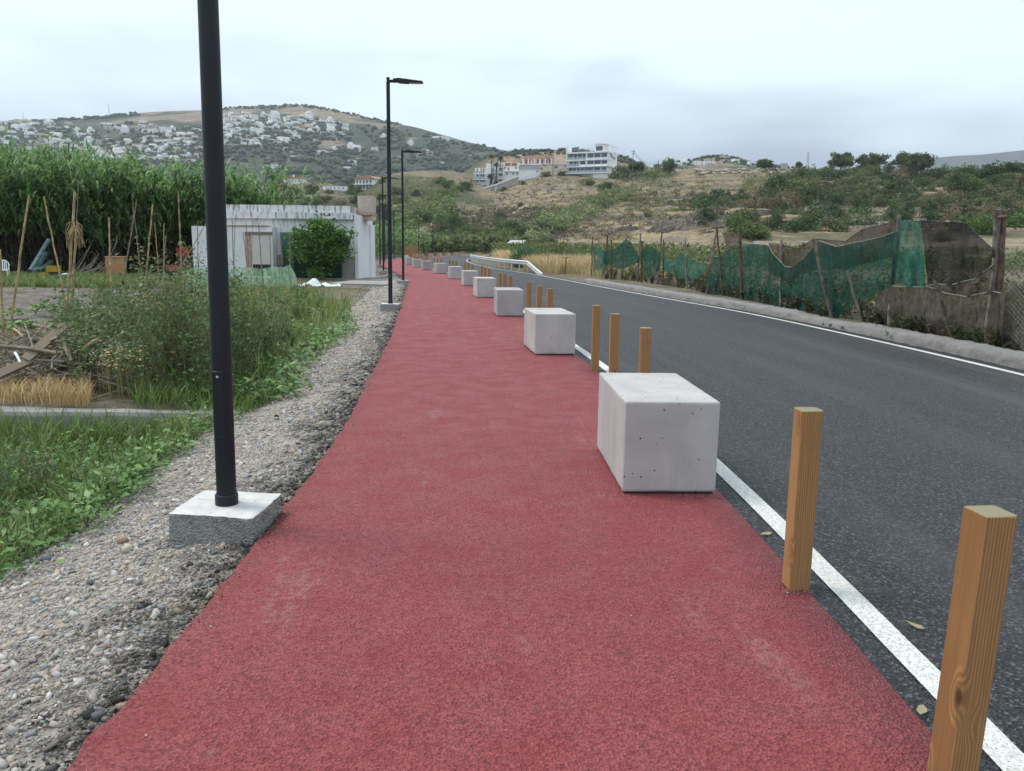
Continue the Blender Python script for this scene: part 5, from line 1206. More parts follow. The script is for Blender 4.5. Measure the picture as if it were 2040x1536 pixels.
MUL = [(0.05, 0.115, 0.02), (0.075, 0.155, 0.028), (0.032, 0.075, 0.015), (0.11, 0.19, 0.04)]
p = at(640, 500, 40.3); tree('mulberry_tree', 'small bright green leafy tree in front of the farm building door', (p[0], 40.3, -.2), 1.3, .07, (1.45, 1.25, 1.4, 80, 6200, .19, MUL, 1.75, dict(clump_r=.3, hollow=.3)), 6, None, 'tree', 12, lean=(-.05, 0))
# white sheet and slab on the ground
ps = at(640, 578, 34); a0 = np.linspace(-.85, .85, 22); b0 = np.linspace(-.6, .6, 16); A, B_ = np.meshgrid(a0, b0, indexing='ij')
Z = .03 + .2 * np.exp(-((A + .55) / .22) ** 2) * sstep(-.6, .5, B_) + .3 * fbm(A * 3.5, B_ * 3.5, 81, 2) + .05 * np.sin(A * 9 + B_ * 4)
sh = link_mesh('plastic_sheet', np_mesh('plastic_sheet', np.stack([A.ravel(), B_.ravel(), np.maximum(Z, .01).ravel()], 1), grid_faces(22, 16), MAT['sheet']), None, (ps[0], 34, float(ground_z(ps[0], 34))), (0, 0, -.25)); setp(sh, 'crumpled white plastic sheet lying on the ground before the building', 'sheet')
p = on_level(715, 580, -.12); sl = MB().cbox(-1.6, 1.1, -1.6, 1.7, -.1, .06, .02).build('paving_slab', MAT['oldconc'], None, False, (p[0] - .6, 36.5, -.12), (0, 0, -.12)); setp(sl, 'flat grey concrete slab between the gravel and the farm building', 'slab')

# --- odds and ends under the cane
def put(name, label, cat, px, py, d, rz=0): 
    p = at(px, py, d); return empty(name, (p[0], d, float(ground_z(p[0], d)) - .01), rz, label, cat)
cb = put('cabinet', 'upright brown wooden cabinet under the cane thicket', 'cabinet', 233, 550, 40, RAD(18))
MB().cbox(-.45, .45, -.25, .25, 0, 1.05, .01).build('carcass', MAT['cabinet'], cb); MB().cbox(-.47, .47, -.28, .27, 1.05, 1.09, .008).build('top', MAT['cabinet'], cb)
MB().box(-.42, .42, -.262, -.252, .06, 1.0).build('door', MAT['cabinet'], cb)
chd = put('plastic_chair', 'white plastic garden chair cut by the edge of the picture', 'chair', 6, 556, 37, RAD(25))
MB().cbox(-.26, .26, -.25, .25, .40, .44, .01).build('seat', MAT['plastic_w'], chd)
for sx in (-1, 1):
    for sy in (-1, 1): MB().beam((sx * .23, sy * .22, .41), (sx * .27, sy * .26, 0), .045, .045).build('leg', MAT['plastic_w'], chd)
    MB().tube([(sx * .29, -.22, .42), (sx * .31, -.2, .64), (sx * .31, .1, .66), (sx * .27, .25, .62)], .02, 8).build('armrest', MAT['plastic_w'], chd, True)
bk = MB().tube([(-.25, .24, .44), (-.25, .29, .75), (-.12, .32, .88), (.12, .32, .88), (.25, .29, .75), (.25, .24, .44)], .022, 8).build('backrest', MAT['plastic_w'], chd, True)
for k in range(5): MB().beam((-.16 + k * .08, .25, .44), (-.14 + k * .07, .31, .86), .04, .012, 0, (0, 1, 0)).build('slat', MAT['plastic_w'], bk)
def crate(name, label, px, py, d, w, h, mat, z=0, rz=0):
    r0 = put(name, label, 'crate', px, py, d, rz); r0.location.z += z
    MB().box(-w / 2, w / 2, -.18, .18, 0, .02).build('floor', MAT[mat], r0)
    for k in range(4):
        z0 = .02 + k * (h - .02) / 4; z1 = z0 + (h - .02) / 4 * .68
        m = MB().box(-w / 2, w / 2, -.19, -.175, z0, z1).box(-w / 2, w / 2, .175, .19, z0, z1).box(-w / 2, -w / 2 + .015, -.175, .175, z0, z1).box(w / 2 - .015, w / 2, -.175, .175, z0, z1)
        m.build('slat', MAT[mat], r0)
    for sx in (-1, 1):
        for sy in (-1, 1): MB().box(sx * w / 2 - .02 * (sx > 0), sx * w / 2 + .02 * (sx < 0), sy * .19 - .02 * (sy > 0), sy * .19 + .02 * (sy < 0), 0.0201, h).build('corner', MAT[mat], r0)
    return r0
crate('plastic_crate', 'black plastic crate underneath a yellow crate', 110, 562, 37.5, .62, .36, 'plastic_k')
crate('plastic_crate', 'yellow plastic crate stacked on a black crate', 109, 562, 37.5, .56, .3, 'plastic_y', .37)
crate('plastic_crate', 'small yellow mesh crate standing beside the black crate', 92, 562, 37.2, .3, .34, 'plastic_y', 0, .3)
crate('plastic_crate', 'red crate set high behind the stakes beside the farm building', 367, 508, 42.5, .7, .42, 'plastic_r', 1.15)
crate('fruit_crate', 'small reddish crate on the rubbish near the black barrel', 344, 540, 40, .5, .3, 'redpanel', .4)
br = put('barrel', 'black plastic barrel with a shiny rim beside the white wall', 'barrel', 378, 548, 42.3)
MB().tube([(0, 0, 0), (0, 0, .1), (0, 0, .5), (0, 0, .55), (0, 0, .6), (0, 0, 1.1), (0, 0, 1.14)], [.40, .44, .44, .46, .44, .44, .38], 20).build('drum', MAT['plastic_k'], br, True); MB().tube([(0, 0, 1.1), (0, 0, 1.15)], .45, 20).build('rim', MAT['plastic_k'], br, True)
bb = put('black_bin', 'low black bin below the reddish crate', 'bin', 350, 560, 40); MB().prism([(-.32, 0), (.32, 0), (.38, .38), (-.38, .38)], -.3, .3).build('tub', MAT['plastic_k'], bb)
for k, (a, b_, lb) in enumerate([((60, 540), (97, 478), 'teal grey pipe leaning steeply into the cane'), ((68, 542), (92, 505), 'second teal pipe lying against the leaning pipe'), ((75, 540), (102, 522), 'short teal pipe lying lowest on the heap')]):
    pa, pb = at(a[0], a[1], 40.5), at(b_[0], b_[1], 42.5 + k * .2); pa[2] = max(pa[2], -.1)
    setp(MB().tube([pa, pb], .11, 14).tube([pa, pa + (pb - pa) * .03], .125, 14).build('pipe', MAT['pipe'], None, True), lb, 'pipe')
bl = put('blue_bag', 'crumpled blue and white bag on the grass behind the stake bundle', 'bag', 124, 562, 36.8)
V = ICO_V * np.random.default_rng(4).uniform(.7, 1.15, (12, 1)) * np.array([.28, .2, .16]); link_mesh('bag_body', np_mesh('bag_body', V + np.array([0, 0, .14]), ICO_F, MAT['plastic_b']), bl)
link_mesh('bag_mouth', np_mesh('bag_mouth', ICO_V * np.array([.2, .18, .07]) * np.random.default_rng(5).uniform(.7, 1.2, (12, 1)) + np.array([.18, -.02, .27]), ICO_F, MAT['sheet']), bl)
m = MB(); rr = random.Random(9)
for k in range(60):
    px = rr.choice((rr.uniform(140, 215), rr.uniform(290, 350))); d = rr.uniform(40.5, 43); p = at(px, 545, d); L = rr.uniform(.5, 2.0); a = rr.uniform(-.4, 1.3)
    m.tube([(p[0], d, -.1), (p[0] + math.cos(a) * L, d + .5, -.1 + max(.05, math.sin(a) * L))], rr.uniform(.012, .03), 5)
setp(m.build('dead_branches', MAT['greystick']), 'tangle of dead branches under the cane thicket', kind='stuff')

# ================================================================ cane thicket
CANE = [(0.10, 0.185, 0.06), (0.16, 0.26, 0.095), (0.065, 0.115, 0.04), (0.25, 0.33, 0.17), (0.11, 0.23, 0.05)]
def cane(xs, ys, hs, rng, per=30, L=0.72, w=0.075, cols=CANE, z=None, stem=True, lean=None, az=None, tmin=.03):
    n = len(xs); lean = rng.uniform(0, .16, n) if lean is None else lean; az = rng.uniform(0, 6.283, n) if az is None else az; parts = []
    zs = ground_z(xs, ys) if z is None else z
    if stem: parts.append(scatter(*strip(2, 1.0, 1.0, .25), np.stack([xs, ys, zs], 1), rot_yt(az, lean), np.stack([hs, np.full(n, .035), hs], 1), vary(n, [(0.055, 0.055, 0.028), (0.07, 0.06, 0.035)], .2, rng)))
    k = np.repeat(np.arange(n), per); t = rng.uniform(tmin, 1, n * per) ** .75
    off = np.tan(lean[k]) * hs[k] * t + .12 * hs[k] * t ** 2
    P = np.stack([xs[k] + np.cos(az[k]) * off, ys[k] + np.sin(az[k]) * off, zs[k] + hs[k] * t * .97], 1)
    LL = L * rng.uniform(.6, 1.3, n * per)
    parts.append(scatter(*CANE_LEAF, P, rot_yt(rng.uniform(0, 6.283, n * per), rng.uniform(.15, 1.0, n * per)), np.stack([LL, w * rng.uniform(.7, 1.3, n * per), LL], 1), vary(n * per, cols, .3, rng)))
    return parts
n = 1150; px = q.uniform(-60, 560, n); d = 44 + 9 * q.uniform(0, 1, n) ** .8
x = (px - 1020) / FPX * d
hh = np.interp(px, [-60, 0, 100, 170, 260, 340, 420, 480, 530, 560], [6.6, 6.9, 7.4, 6.8, 6.2, 5.7, 5.2, 5.1, 4.6, 3.8]) * q.uniform(.84, 1.04, n) * (1 + .75 * fbm(x * .3, d * .35, 44, 3))
parts = cane(x, d, hh, q, 32, lean=q.uniform(0, .42, n), az=q.uniform(0, 6.283, n), tmin=.22)
n = 330; px = q.uniform(-60, 550, n); d = q.uniform(45.0, 47, n); parts += cane((px - 1020) / FPX * d, d, q.uniform(4.2, 6.4, n), q, 36, .8, .085, lean=q.uniform(.15, .5, n), az=-1.57 + q.normal(0, .7, n), tmin=.36)   # outer canes arch over towards the garden
n = 9000; px = q.uniform(-60, 430, n); d = q.uniform(46, 49, n); P = on_ground((px - 1020) / FPX * d, d); P[:, 2] += q.uniform(0, 2.6, n); parts.append(scatter(*CANE_LEAF, P, rot_yt(q.uniform(0, 6.283, n), q.uniform(.4, 1.8, n)), np.stack([q.uniform(.5, 1.1, n), q.uniform(.05, .1, n), q.uniform(.5, 1.1, n)], 1), vary(n, [(0.016, 0.014, 0.009), (0.012, 0.013, 0.008), (0.024, 0.019, 0.012)], .3, q)))  # dead leaves coloured near black, painting in the deep shade under the cane
n = 90; px = q.uniform(-20, 500, n); d = q.uniform(45, 52, n); h = np.interp(px, [0, 100, 250, 500], [7.7, 8.2, 6.9, 6.3]) * q.uniform(.85, 1.12, n)
xx = (px - 1020) / FPX * d; parts += cane(xx, d, h, q, 12, .55, .05)
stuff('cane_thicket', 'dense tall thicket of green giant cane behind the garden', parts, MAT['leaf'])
n = 420; px = q.uniform(742, 880, n); d = q.uniform(98, 185, n); x = (px - 1020) / FPX * d - 2; k = x < XL(d) - 2.2
parts = cane(x[k], d[k], q.uniform(2.4, 4.8, n)[k], q, 46, 1.0, .15)
x = q.uniform(-26, -12.5, 300); d = q.uniform(56, 92, 300); k = x < XL(d) - 1.8; parts += cane(x[k], d[k], q.uniform(.8, 3.0, 300)[k], q, 34, .6, .1, BROAD)
stuff('cane_bed', 'green cane and undergrowth beside the far bend of the red path', parts, MAT['leaf'])
# ================================================================ far buildings
def window(parent, x0, x1, y, z0, z1, frame='white', pane='glass', t=0.12):
    """window on a wall facing -y: frame ring proud of the wall, pane set back inside it"""
    m = MB().box(x0, x1, y - .10, y - .003, z0, z0 + t).box(x0, x1, y - .10, y - .003, z1 - t, z1).box(x0, x0 + t, y - .10, y - .003, z0 + t, z1 - t).box(x1 - t, x1, y - .10, y - .003, z0 + t, z1 - t)
    w = m.build('window', MAT[frame], parent); MB().box(x0 + t, x1 - t, y - .05, y - .004, z0 + t, z1 - t).build('pane', MAT[pane], w); return w
def side_window(parent, x, y0, y1, z0, z1, pane='glass'):
    w = MB().box(x + .003, x + .09, y0, y1, z0, z0 + .12).box(x + .003, x + .09, y0, y1, z1 - .12, z1).build('window', MAT['white'], parent); MB().box(x + .003, x + .05, y0, y1, z0 + .12, z1 - .12).build('pane', MAT[pane], w)
def rail(parent, x0, x1, y, z, h=1.0, glass=True, n=8):
    r = MB().box(x0, x1, y - .04, y + .04, z + h - .07, z + h)
    for k in range(n + 1):
        x = x0 + (x1 - x0) * k / n; r.box(x - .03, x + .03, y - .03, y + .03, z, z + h - .07)
    o = r.build('railing', MAT['steel'], parent)
    if glass: MB().box(x0 + .04, x1 - .04, y - .012, y + .012, z + .1, z + h - .1).build('glass_panel', MAT['bluegrey'], o)

# ---- modern white apartment block
D = 346.0; S_ = D / FPX
p = at(1128, 352, D); ab = empty('apartment_block', p, RAD(-25), 'modern white apartment block with glazed balconies and a roof terrace', 'building')
Wd = 18.6
MB().box(.4, Wd, 1.6, 13, -7, 9.55).build('wall', MAT['white'], ab)
MB().box(Wd - 6.5, Wd + .15, .0, 12.8, -7, 1.0).build('lower_wall', MAT['white'], ab)
for k, (z0, z1, x0, x1, y0) in enumerate([(1.0, 1.35, -.9, Wd + .5, -.9), (3.75, 4.15, -.9, Wd + .8, -.7), (6.5, 7.0, 0, Wd + .1, -.4), (9.5, 10.1, 0, Wd + .1, -.4)]): MB().box(x0, x1, y0, 13.1, z0, z1).build('floor_slab', MAT['white'], ab)
MB().box(-.003, .4, -.6, 5, 6.4, 12.9).build('fin_wall', MAT['white'], ab)
MB().box(8.9, 9.35, -.35, 1.6, 4.15, 10.1).build('pier', MAT['white'], ab); MB().box(5.8, 6.1, -.35, 1.6, 4.15, 6.5).build('pier', MAT['white'], ab)
MB().box(9.35, Wd + .08, -.35, .4, 7.0, 7.5).build('sill_band', MAT['white'], ab); MB().box(6.1, Wd + .08, -.35, .4, 4.15, 4.75).build('sill_band', MAT['white'], ab)
for z0, z1, xs in [(1.5, 3.6, [(.6, 2.2), (2.6, 3.8), (4.2, 5.6), (6.2, 7.4), (7.8, 8.8)]), (4.3, 6.4, [(.7, 2.4), (2.8, 4.2), (4.5, 5.6)]), (7.1, 9.4, [(.8, 2.3), (2.7, 4.2), (4.6, 6.4), (6.8, 8.6)])]:
    for a, b_ in xs: window(ab, a, b_, 1.6, z0, z1, 'steel')
for z0, z1, xs in [(1.5, 3.6, [(9.4, 12.2), (12.5, 15.4), (15.8, 18.2)]), (4.8, 6.4, [(6.3, 8.7), (9.5, 12.4), (12.6, 15.6), (15.8, 18.4)]), (7.55, 9.4, [(9.5, 12.3), (12.5, 15.4), (15.6, 18.3)])]:
    for a, b_ in xs: window(ab, a, b_, .3, z0, z1, 'steel')
    MB().box(9.36, Wd - .02, .3, 1.58, z0 - .1, z1 + .1).build('bay_wall', MAT['white'], ab)
for z, x0, x1 in [(1.35, -.8, 9.2), (1.35, 9.4, Wd), (4.15, -.8, 5.7), (7.0, .5, 8.8)]: rail(ab, x0, x1, -.6 if z < 4.5 else -.3, z)
rail(ab, .5, 11.5, -.3, 10.1, 1.0, False, 14)
MB().box(12.2, 16.2, 2, 8, 10.1, 13.2).build('penthouse', MAT['white'], ab); MB().box(11.8, 16.8, 1.2, 8.5, 13.2, 13.5).build('penthouse_roof', MAT['white'], ab); MB().box(12.6, 15.6, 1.94, 1.997, 10.6, 12.4).build('penthouse_window', MAT['glass'], ab)
for y in (.2, 6.5, 12.6): MB().box(Wd - .2, Wd + .04, y, y + .25, 10.1, 12.6).build('terrace_post', MAT['white'], ab)
MB().box(Wd - .22, Wd + .06, .1, 12.95, 12.6, 12.85).build('terrace_beam', MAT['white'], ab)
MB().add([(2.4, -.2, 12.0), (5.5, .6, 12.3), (5.0, 2.0, 12.1), (2.2, 1.6, 11.2), (2.4, -.2, 12.05), (5.5, .6, 12.35), (5.0, 2.0, 12.15), (2.2, 1.6, 11.25)], [(3, 2, 1, 0), (4, 5, 6, 7), (0, 1, 5, 4), (1, 2, 6, 5), (2, 3, 7, 6), (3, 0, 4, 7)]).build('awning', MAT['teal'], ab)
sq = MB(); pts = []
for k in range(46):
    t = k / 45; pts.append((Wd + .06, 3.0 + 7.5 * t + .35 * math.sin(t * 34), 8.75 - .9 * t + .55 * math.sin(t * 29 + 1) * (1 - .25 * t)))
sq.tube(pts, .10, 5).tube([(Wd + .06, 2.3, 9.5), (Wd + .06, 5.2, 9.25)], .1, 5); sq.build('lettering', MAT['blue'], ab)
for y0, z0, h in [(6.5, 6.6, 1.0), (9.5, 6.4, .9), (6.3, 1.9, .9), (8.4, 1.7, .9), (9.8, 1.7, 1.3), (3.4, -1.6, 1.0), (3.4, -3.2, .8)]: side_window(ab, Wd if z0 > 1 else Wd + .15, y0, y0 + .8, z0, z0 + h)
MB().box(Wd + .16, Wd + 7.5, 9.5, 12.5, -1, 3.4).build('garden_wall', MAT['white'], ab)

# ---- stepped white apartment house with balconies
def hb(px0, px1, d=346.0): return (px1 - px0) * d / FPX
p = at(946, 372, 346); s = 346 / FPX
sb = empty('stepped_house', p, RAD(-8), 'stepped white apartment house with balconies beside the palm trees', 'building')
Zp = lambda py: (372 - py) * s
Xp = lambda px: (px - 946) * s
MB().box(Xp(946), Xp(976), 0, 9, -3, Zp(337)).build('wall', MAT['white'], sb)
MB().box(Xp(976) + .003, Xp(1003), -.8, 9, -1, Zp(340)).build('wall', MAT['white'], sb)
MB().box(Xp(967), Xp(977), 1.0, 6, Zp(337), Zp(328)).build('stair_tower', MAT['white'], sb); MB().box(Xp(982), Xp(994), 1.0, 6, Zp(340), Zp(325)).build('stair_tower', MAT['white'], sb)
MB().prism([(Xp(950), Zp(337)), (Xp(966), Zp(337)), (Xp(963), Zp(331)), (Xp(953), Zp(331))], 1.5, 7).build('tile_roof', MAT['terracotta'], sb)
for py, a, b_ in [(348, 945, 966), (358.5, 945, 968), (368.5, 945, 966), (346.5, 979, 1003), (357, 979, 1003)]:
    MB().box(Xp(a), Xp(b_), -1.9, -.85 if a > 970 else -.003, Zp(py) - .25, Zp(py)).build('balcony_slab', MAT['white'], sb); rail(sb, Xp(a) + .1, Xp(b_) - .1, -1.8, Zp(py), .95, True, 5)
for py in (345, 355.5, 366):
    for a in (949, 956.5, 961.5): window(sb, Xp(a), Xp(a + 3.6), 0, Zp(py), Zp(py) + 1.7, 'white', 'glass', .1)
for py in (345, 355.5):
    for a in (981, 987, 993, 998): window(sb, Xp(a), Xp(a + 3.4), -.8, Zp(py), Zp(py) + 1.7, 'white', 'glass', .1)
# ---- house with red panels
p = at(1003, 352, 347); rp = empty('red_panel_house', p, RAD(-4), 'white house with two red panels on its upper terrace', 'building')
Xp = lambda px: (px - 1003) * s; Zp = lambda py: (352 - py) * s
MB().box(Xp(1003), Xp(1033), 0, 8, -2, Zp(332)).build('wall', MAT['white'], rp); MB().box(Xp(1002), Xp(1034), 1.2, 8, Zp(332), Zp(325.5)).build('upper_wall', MAT['white'], rp)
for a, b_ in [(1005, 1016), (1018, 1029)]: MB().box(Xp(a), Xp(b_), 1.1, 1.197, Zp(331.5), Zp(326)).build('red_panel', MAT['redpanel'], rp)
MB().box(Xp(1002.5), Xp(1033.5), -.9, -.003, Zp(342.5), Zp(342.5) + .2).build('balcony_slab', MAT['white'], rp)
for a, py in [(1004, 338), (1011, 340), (1025, 338), (1008, 349), (1020, 349), (1028, 349)]: window(rp, Xp(a), Xp(a + 3.6), 0, Zp(py), Zp(py) + 1.2, 'white', 'glass', .1)
# ---- grey and white garage wall
p = at(1034, 350, 347); gg = empty('garage_block', p, RAD(-3), 'long low grey and white garage block between two houses', 'building'); Xp = lambda px: (px - 1034) * s; Zp = lambda py: (350 - py) * s
MB().box(0, Xp(1075), 0, 7, -2, Zp(339.5)).build('wall', MAT['white'], gg); MB().box(.1, Xp(1077), .15, 7.2, Zp(339.5), Zp(329.5)).build('upper_wall', MAT['grey'], gg); MB().box(-.2, Xp(1078), -.1, 7.3, Zp(329.5), Zp(328)).build('roof_edge', MAT['white'], gg)
window(gg, Xp(1067), Xp(1071), 0, Zp(344), Zp(340.3), 'white'); MB().box(-.1, Xp(1076), -.12, -.003, Zp(340), Zp(339)).build('ledge', MAT['white'], gg)
# ---- pink house with veranda
p = at(1041, 329, 356); pk = empty('pink_house', p, RAD(-12), 'pink villa with tiled roof and a columned veranda', 'building'); s2 = 356 / FPX; Xp = lambda px: (px - 1041) * s2; Zp = lambda py: (329 - py) * s2
MB().box(0, Xp(1118), .8, 11, -4, Zp(317)).build('wall', MAT['pink'], pk)
MB().prism([(-.4, Zp(317.2)), (Xp(1100), Zp(317.2)), (Xp(1097), Zp(311)), (Xp(1046), Zp(311))], .2, 8).build('roof', MAT['terracotta'], pk)
MB().prism([(Xp(1099), -4), (Xp(1121), -4), (Xp(1121), Zp(319)), (Xp(1111), Zp(311)), (Xp(1099), Zp(311))], .3, 10).build('gable_wing', MAT['pink'], pk)
MB().box(-.3, Xp(1099) - .003, -.6, .797, -.5, Zp(327)).build('veranda_floor', MAT['white'], pk)
for k in range(6): MB().box(Xp(1042 + k * 11) - .15, Xp(1042 + k * 11) + .15, -.5, -.2, Zp(327), Zp(317.2)).build('column', MAT['white'], pk)
for k, a in enumerate((1045, 1051, 1060, 1068, 1077, 1084, 1091)): window(pk, Xp(a), Xp(a + 4.2), .8, Zp(326.5), Zp(318.5), 'redpanel')
window(pk, Xp(1099.5), Xp(1103), .3, Zp(319), Zp(315.5), 'white')
p = at(1076, 342, 345); aw = empty('arched_annex', p, RAD(-6), 'low cream annex with dark openings under the pink villa', 'building'); Xp = lambda px: (px - 1076) * s; Zp = lambda py: (342 - py) * s
MB().box(0, Xp(1121), 0, 5, -3, Zp(328.5)).build('wall', MAT['cream'], aw); MB().box(-.2, Xp(1122), -.3, 5.2, Zp(328.5), Zp(327.3)).build('roof_slab', MAT['white'], aw)
for a, b_, c, d in [(1076, 1081, 338, 334), (1079, 1088, 331.5, 329), (1103, 1110, 336, 331)]: window(aw, Xp(a) + .1, Xp(b_), 0, Zp(c), Zp(d), 'cream', 'glass', .08)
# ---- buttressed retaining wall
rw = empty('retaining_wall', at(937, 395, 338), 0, 'sloping grey retaining wall with triangular buttresses below the white houses', 'wall'); o0 = np.array(rw.location)
tops = [(905, 391), (937, 383), (960, 377), (985, 370), (1010, 361), (1033, 352)]; m = MB(); tw = [at(a, b_, 338) - o0 for a, b_ in tops]
V = [t for t in tw] + [t - np.array([0, 0, 9]) for t in tw] + [t + np.array([0, .5, 0]) for t in tw] + [t + np.array([0, .5, -9]) for t in tw]; n = len(tw)
F = [(i, n + i, n + i + 1, i + 1) for i in range(n - 1)] + [(2 * n + i, i, i + 1, 2 * n + i + 1) for i in range(n - 1)] + [(3 * n + i, 2 * n + i, 2 * n + i + 1, 3 * n + i + 1) for i in range(n - 1)]
m.add(V, F).build('wall', plain('wall_render', (0.38, 0.34, 0.30), .9, .2, 0, .15, .3), rw)
cp = MB()
for i in range(n - 1): cp.beam(tw[i] + np.array([0, .2, .25]), tw[i + 1] + np.array([0, .2, .25]), .9, .5)
cp.build('coping', MAT['white'], rw)
for a, b_ in [(963, 383), (976, 379), (989, 374)]:
    c = at(a, b_, 337.9) - o0; MB().add([c + np.array(v) for v in [(-.25, 0, 1), (.25, 0, 1), (-.25, 0, -5.5), (.25, 0, -5.5), (-1.2, -3.2, -5.5), (-.6, -3.2, -5.5)]], [(0, 1, 5, 4), (0, 4, 2), (1, 3, 5), (2, 4, 5, 3), (0, 2, 3, 1)]).build('buttress', MAT['grey'], rw)
# ---- block of flats on the low hill
p = at(706, 412, 330); s3 = 330 / FPX; fl = empty('block_of_flats', p, RAD(-14), 'four storey white block of flats with brown balconies and tiled roof', 'building'); Xp = lambda px: (px - 706) * s3; Zp = lambda py: (412 - py) * s3
MB().box(0, Xp(748), 1.2, 10, -3, Zp(359)).build('wall', MAT['white'], fl); MB().prism([(-.6, Zp(359)), (Xp(750), Zp(359)), (Xp(738), Zp(353)), (Xp(716), Zp(353))], .2, 11).build('roof', MAT['terracotta'], fl)
MB().box(Xp(709), Xp(712), 2, 3, Zp(357), Zp(352)).build('chimney', MAT['white'], fl)
for py in (369, 379, 389, 399): MB().box(-.3, Xp(742), -.2, 1.197, Zp(py) - .3, Zp(py)).build('balcony_slab', MAT['white'], fl); rail(fl, -.2, Xp(741), -.1, Zp(py), .9, False, 9)
for py in (368, 378, 388, 398):
    for k in range(5): window(fl, Xp(708 + k * 7), Xp(713 + k * 7), 1.2, Zp(py), Zp(py) + 1.55, 'terracotta' if py > 370 else 'white')
for py in (371, 381, 391, 401): side_window(fl, Xp(748), 3, 4.4, Zp(py), Zp(py) + 1.1); side_window(fl, Xp(748), 6.5, 7.6, Zp(py), Zp(py) + 1.1)
# ---- two low white houses on the low hill
for (px0, px1, py, h, lb, tiled) in [(565, 602, 366, 10, 'low white house with a red tiled roof on the dry low hill', True), (643, 692, 379, 7.5, 'long low white farmhouse on the slope of the dry low hill', False)]:
    d = left_hill.on((px0 + px1) / 2, py)[1] - 2; p = at(px0, py, d); sc_ = d / FPX; W_ = (px1 - px0) * sc_; H_ = h * sc_
    r0 = empty('white_house', p, RAD(-6), lb, 'house'); MB().box(0, W_, 0, 6, -3, H_).build('wall', MAT['white'], r0)
    if tiled: MB().prism([(-.4, H_), (W_ + .4, H_), (W_ + .1, H_ + .7), (.1, H_ + .7)], -.5, 6.4).build('roof', MAT['terracotta'], r0); MB().box(W_ * .42, W_ * .46, 2, 3, H_ + .3, H_ + 1.9).build('chimney', MAT['white'], r0)
    else: MB().box(-.1, W_ + .1, -.1, 6.1, H_, H_ + .15).build('roof', MAT['grey'], r0)
    for k in range(5): window(r0, W_ * (.12 + .17 * k), W_ * (.19 + .17 * k), 0, H_ * .3, H_ * .78, 'white')

# ================================================================ village houses on the mountain
def village_house(kind, seed):
    rr = random.Random(seed); m = MB(); w, h, dp = rr.uniform(8, 13), rr.uniform(3.2, 6.5), rr.uniform(7, 10)
    m.box(-w / 2, w / 2, 0, dp, -6, h, 0); storeys = 2 if h > 4.6 else 1
    if kind == 1: m.prism([(-w / 2 - .4, h), (w / 2 + .4, h), (w / 2 - 1.6, h + 1.8), (-w / 2 + 1.6, h + 1.8)], -.4, dp + .4, 2)
    elif kind == 2: m.box(-w / 2 + rr.uniform(0, 3), w / 2 - rr.uniform(1, 4), 2.2, dp - .1, h, h + 2.9, 0)
    elif kind == 3: m.box(w / 2 + .003, w / 2 + rr.uniform(3, 6), 1.5, dp, -6, h - rr.uniform(1, 2), 0); m.box(-w / 2 - .2, w / 2 + .2, -1.6, -.003, h * .48, h * .48 + .25, 0)
    if kind != 1: m.box(-w / 2 - .12, w / 2 + .12, -.12, dp + .1, h, h + .35, 0)
    m.box(-w / 2 - 1.5, w / 2 + 2, -3.4, -.02, -7, -.3 + rr.uniform(-.5, .4), 3)                 # terrace wall
    for f in range(storeys):
        n = rr.randint(3, 5); zb = .7 + f * h / 2
        for k in range(n):
            x = -w / 2 + (k + .5) * w / n; ww = rr.uniform(.5, 1.1); m.box(x - ww / 2, x + ww / 2, -.08, -.004, zb, zb + rr.uniform(1.1, 1.9) * (.8 if storeys == 2 else 1), 1)
    return m.mesh('village_house', [MAT['cream'] if seed % 6 == 5 else MAT['white'], MAT['glass'], MAT['terracotta'], MAT['grey'] if seed % 2 else MAT['cream']])
VH = [village_house((k % 4), 100 + k) for k in range(12)]
clusters = [(-8, 60, 246, 268, 13), (0, 112, 262, 300, 24), (62, 140, 246, 266, 9), (95, 185, 258, 305, 12), (140, 262, 284, 330, 34), (100, 335, 304, 342, 24), (200, 322, 244, 264, 10), (280, 394, 258, 298, 34), (268, 394, 294, 324, 20), (440, 560, 232, 262, 34), (438, 562, 262, 294, 32), (540, 622, 228, 264, 20), (600, 692, 242, 270, 14), (556, 592, 265, 290, 5)]
rr = random.Random(77); placed = []
def put_house(px, py):
    P = mountain.on(px, py); o = link_mesh('village_house', VH[rr.randrange(len(VH))], None, P + np.array([0, 0, .6]), (0, 0, RAD(rr.uniform(-38, 38)) - math.atan2(P[0], P[1]) * .3)); sc_ = rr.uniform(.72, 1.15) * P[1] / 1250; o.scale = (sc_, sc_, sc_ * rr.uniform(.9, 1.15)); return o
cl_names = ['at the far left end under the mast', 'on the left slope below the crest', 'on the crest beside the thin mast', 'in the loose cluster on the left slope', 'in the dense cluster above the cane', 'in the lowest row just above the cane', 'on the dry crest under the lattice mast', 'in the dense cluster left of the near lamp pole', 'in the lower cluster left of the near lamp pole', 'in the upper cluster right of the near lamp pole', 'in the lower cluster right of the near lamp pole', 'below the highest summit', 'at the right end of the village', 'on the spur below the summit']
for ci, (a, b_, c, d, n) in enumerate(clusters):
    k = t = 0
    while k < n and t < n * 30:
        t += 1; px, py = rr.uniform(a, b_), rr.uniform(c, d)
        if any(((px - u) / 8.8) ** 2 + ((py - v) / 5.0) ** 2 < 1 for u, v in placed): continue
        placed.append((px, py)); k += 1
        setp(put_house(px, py), 'small pale village house ' + cl_names[ci], 'house', 'village houses on the mountainside')
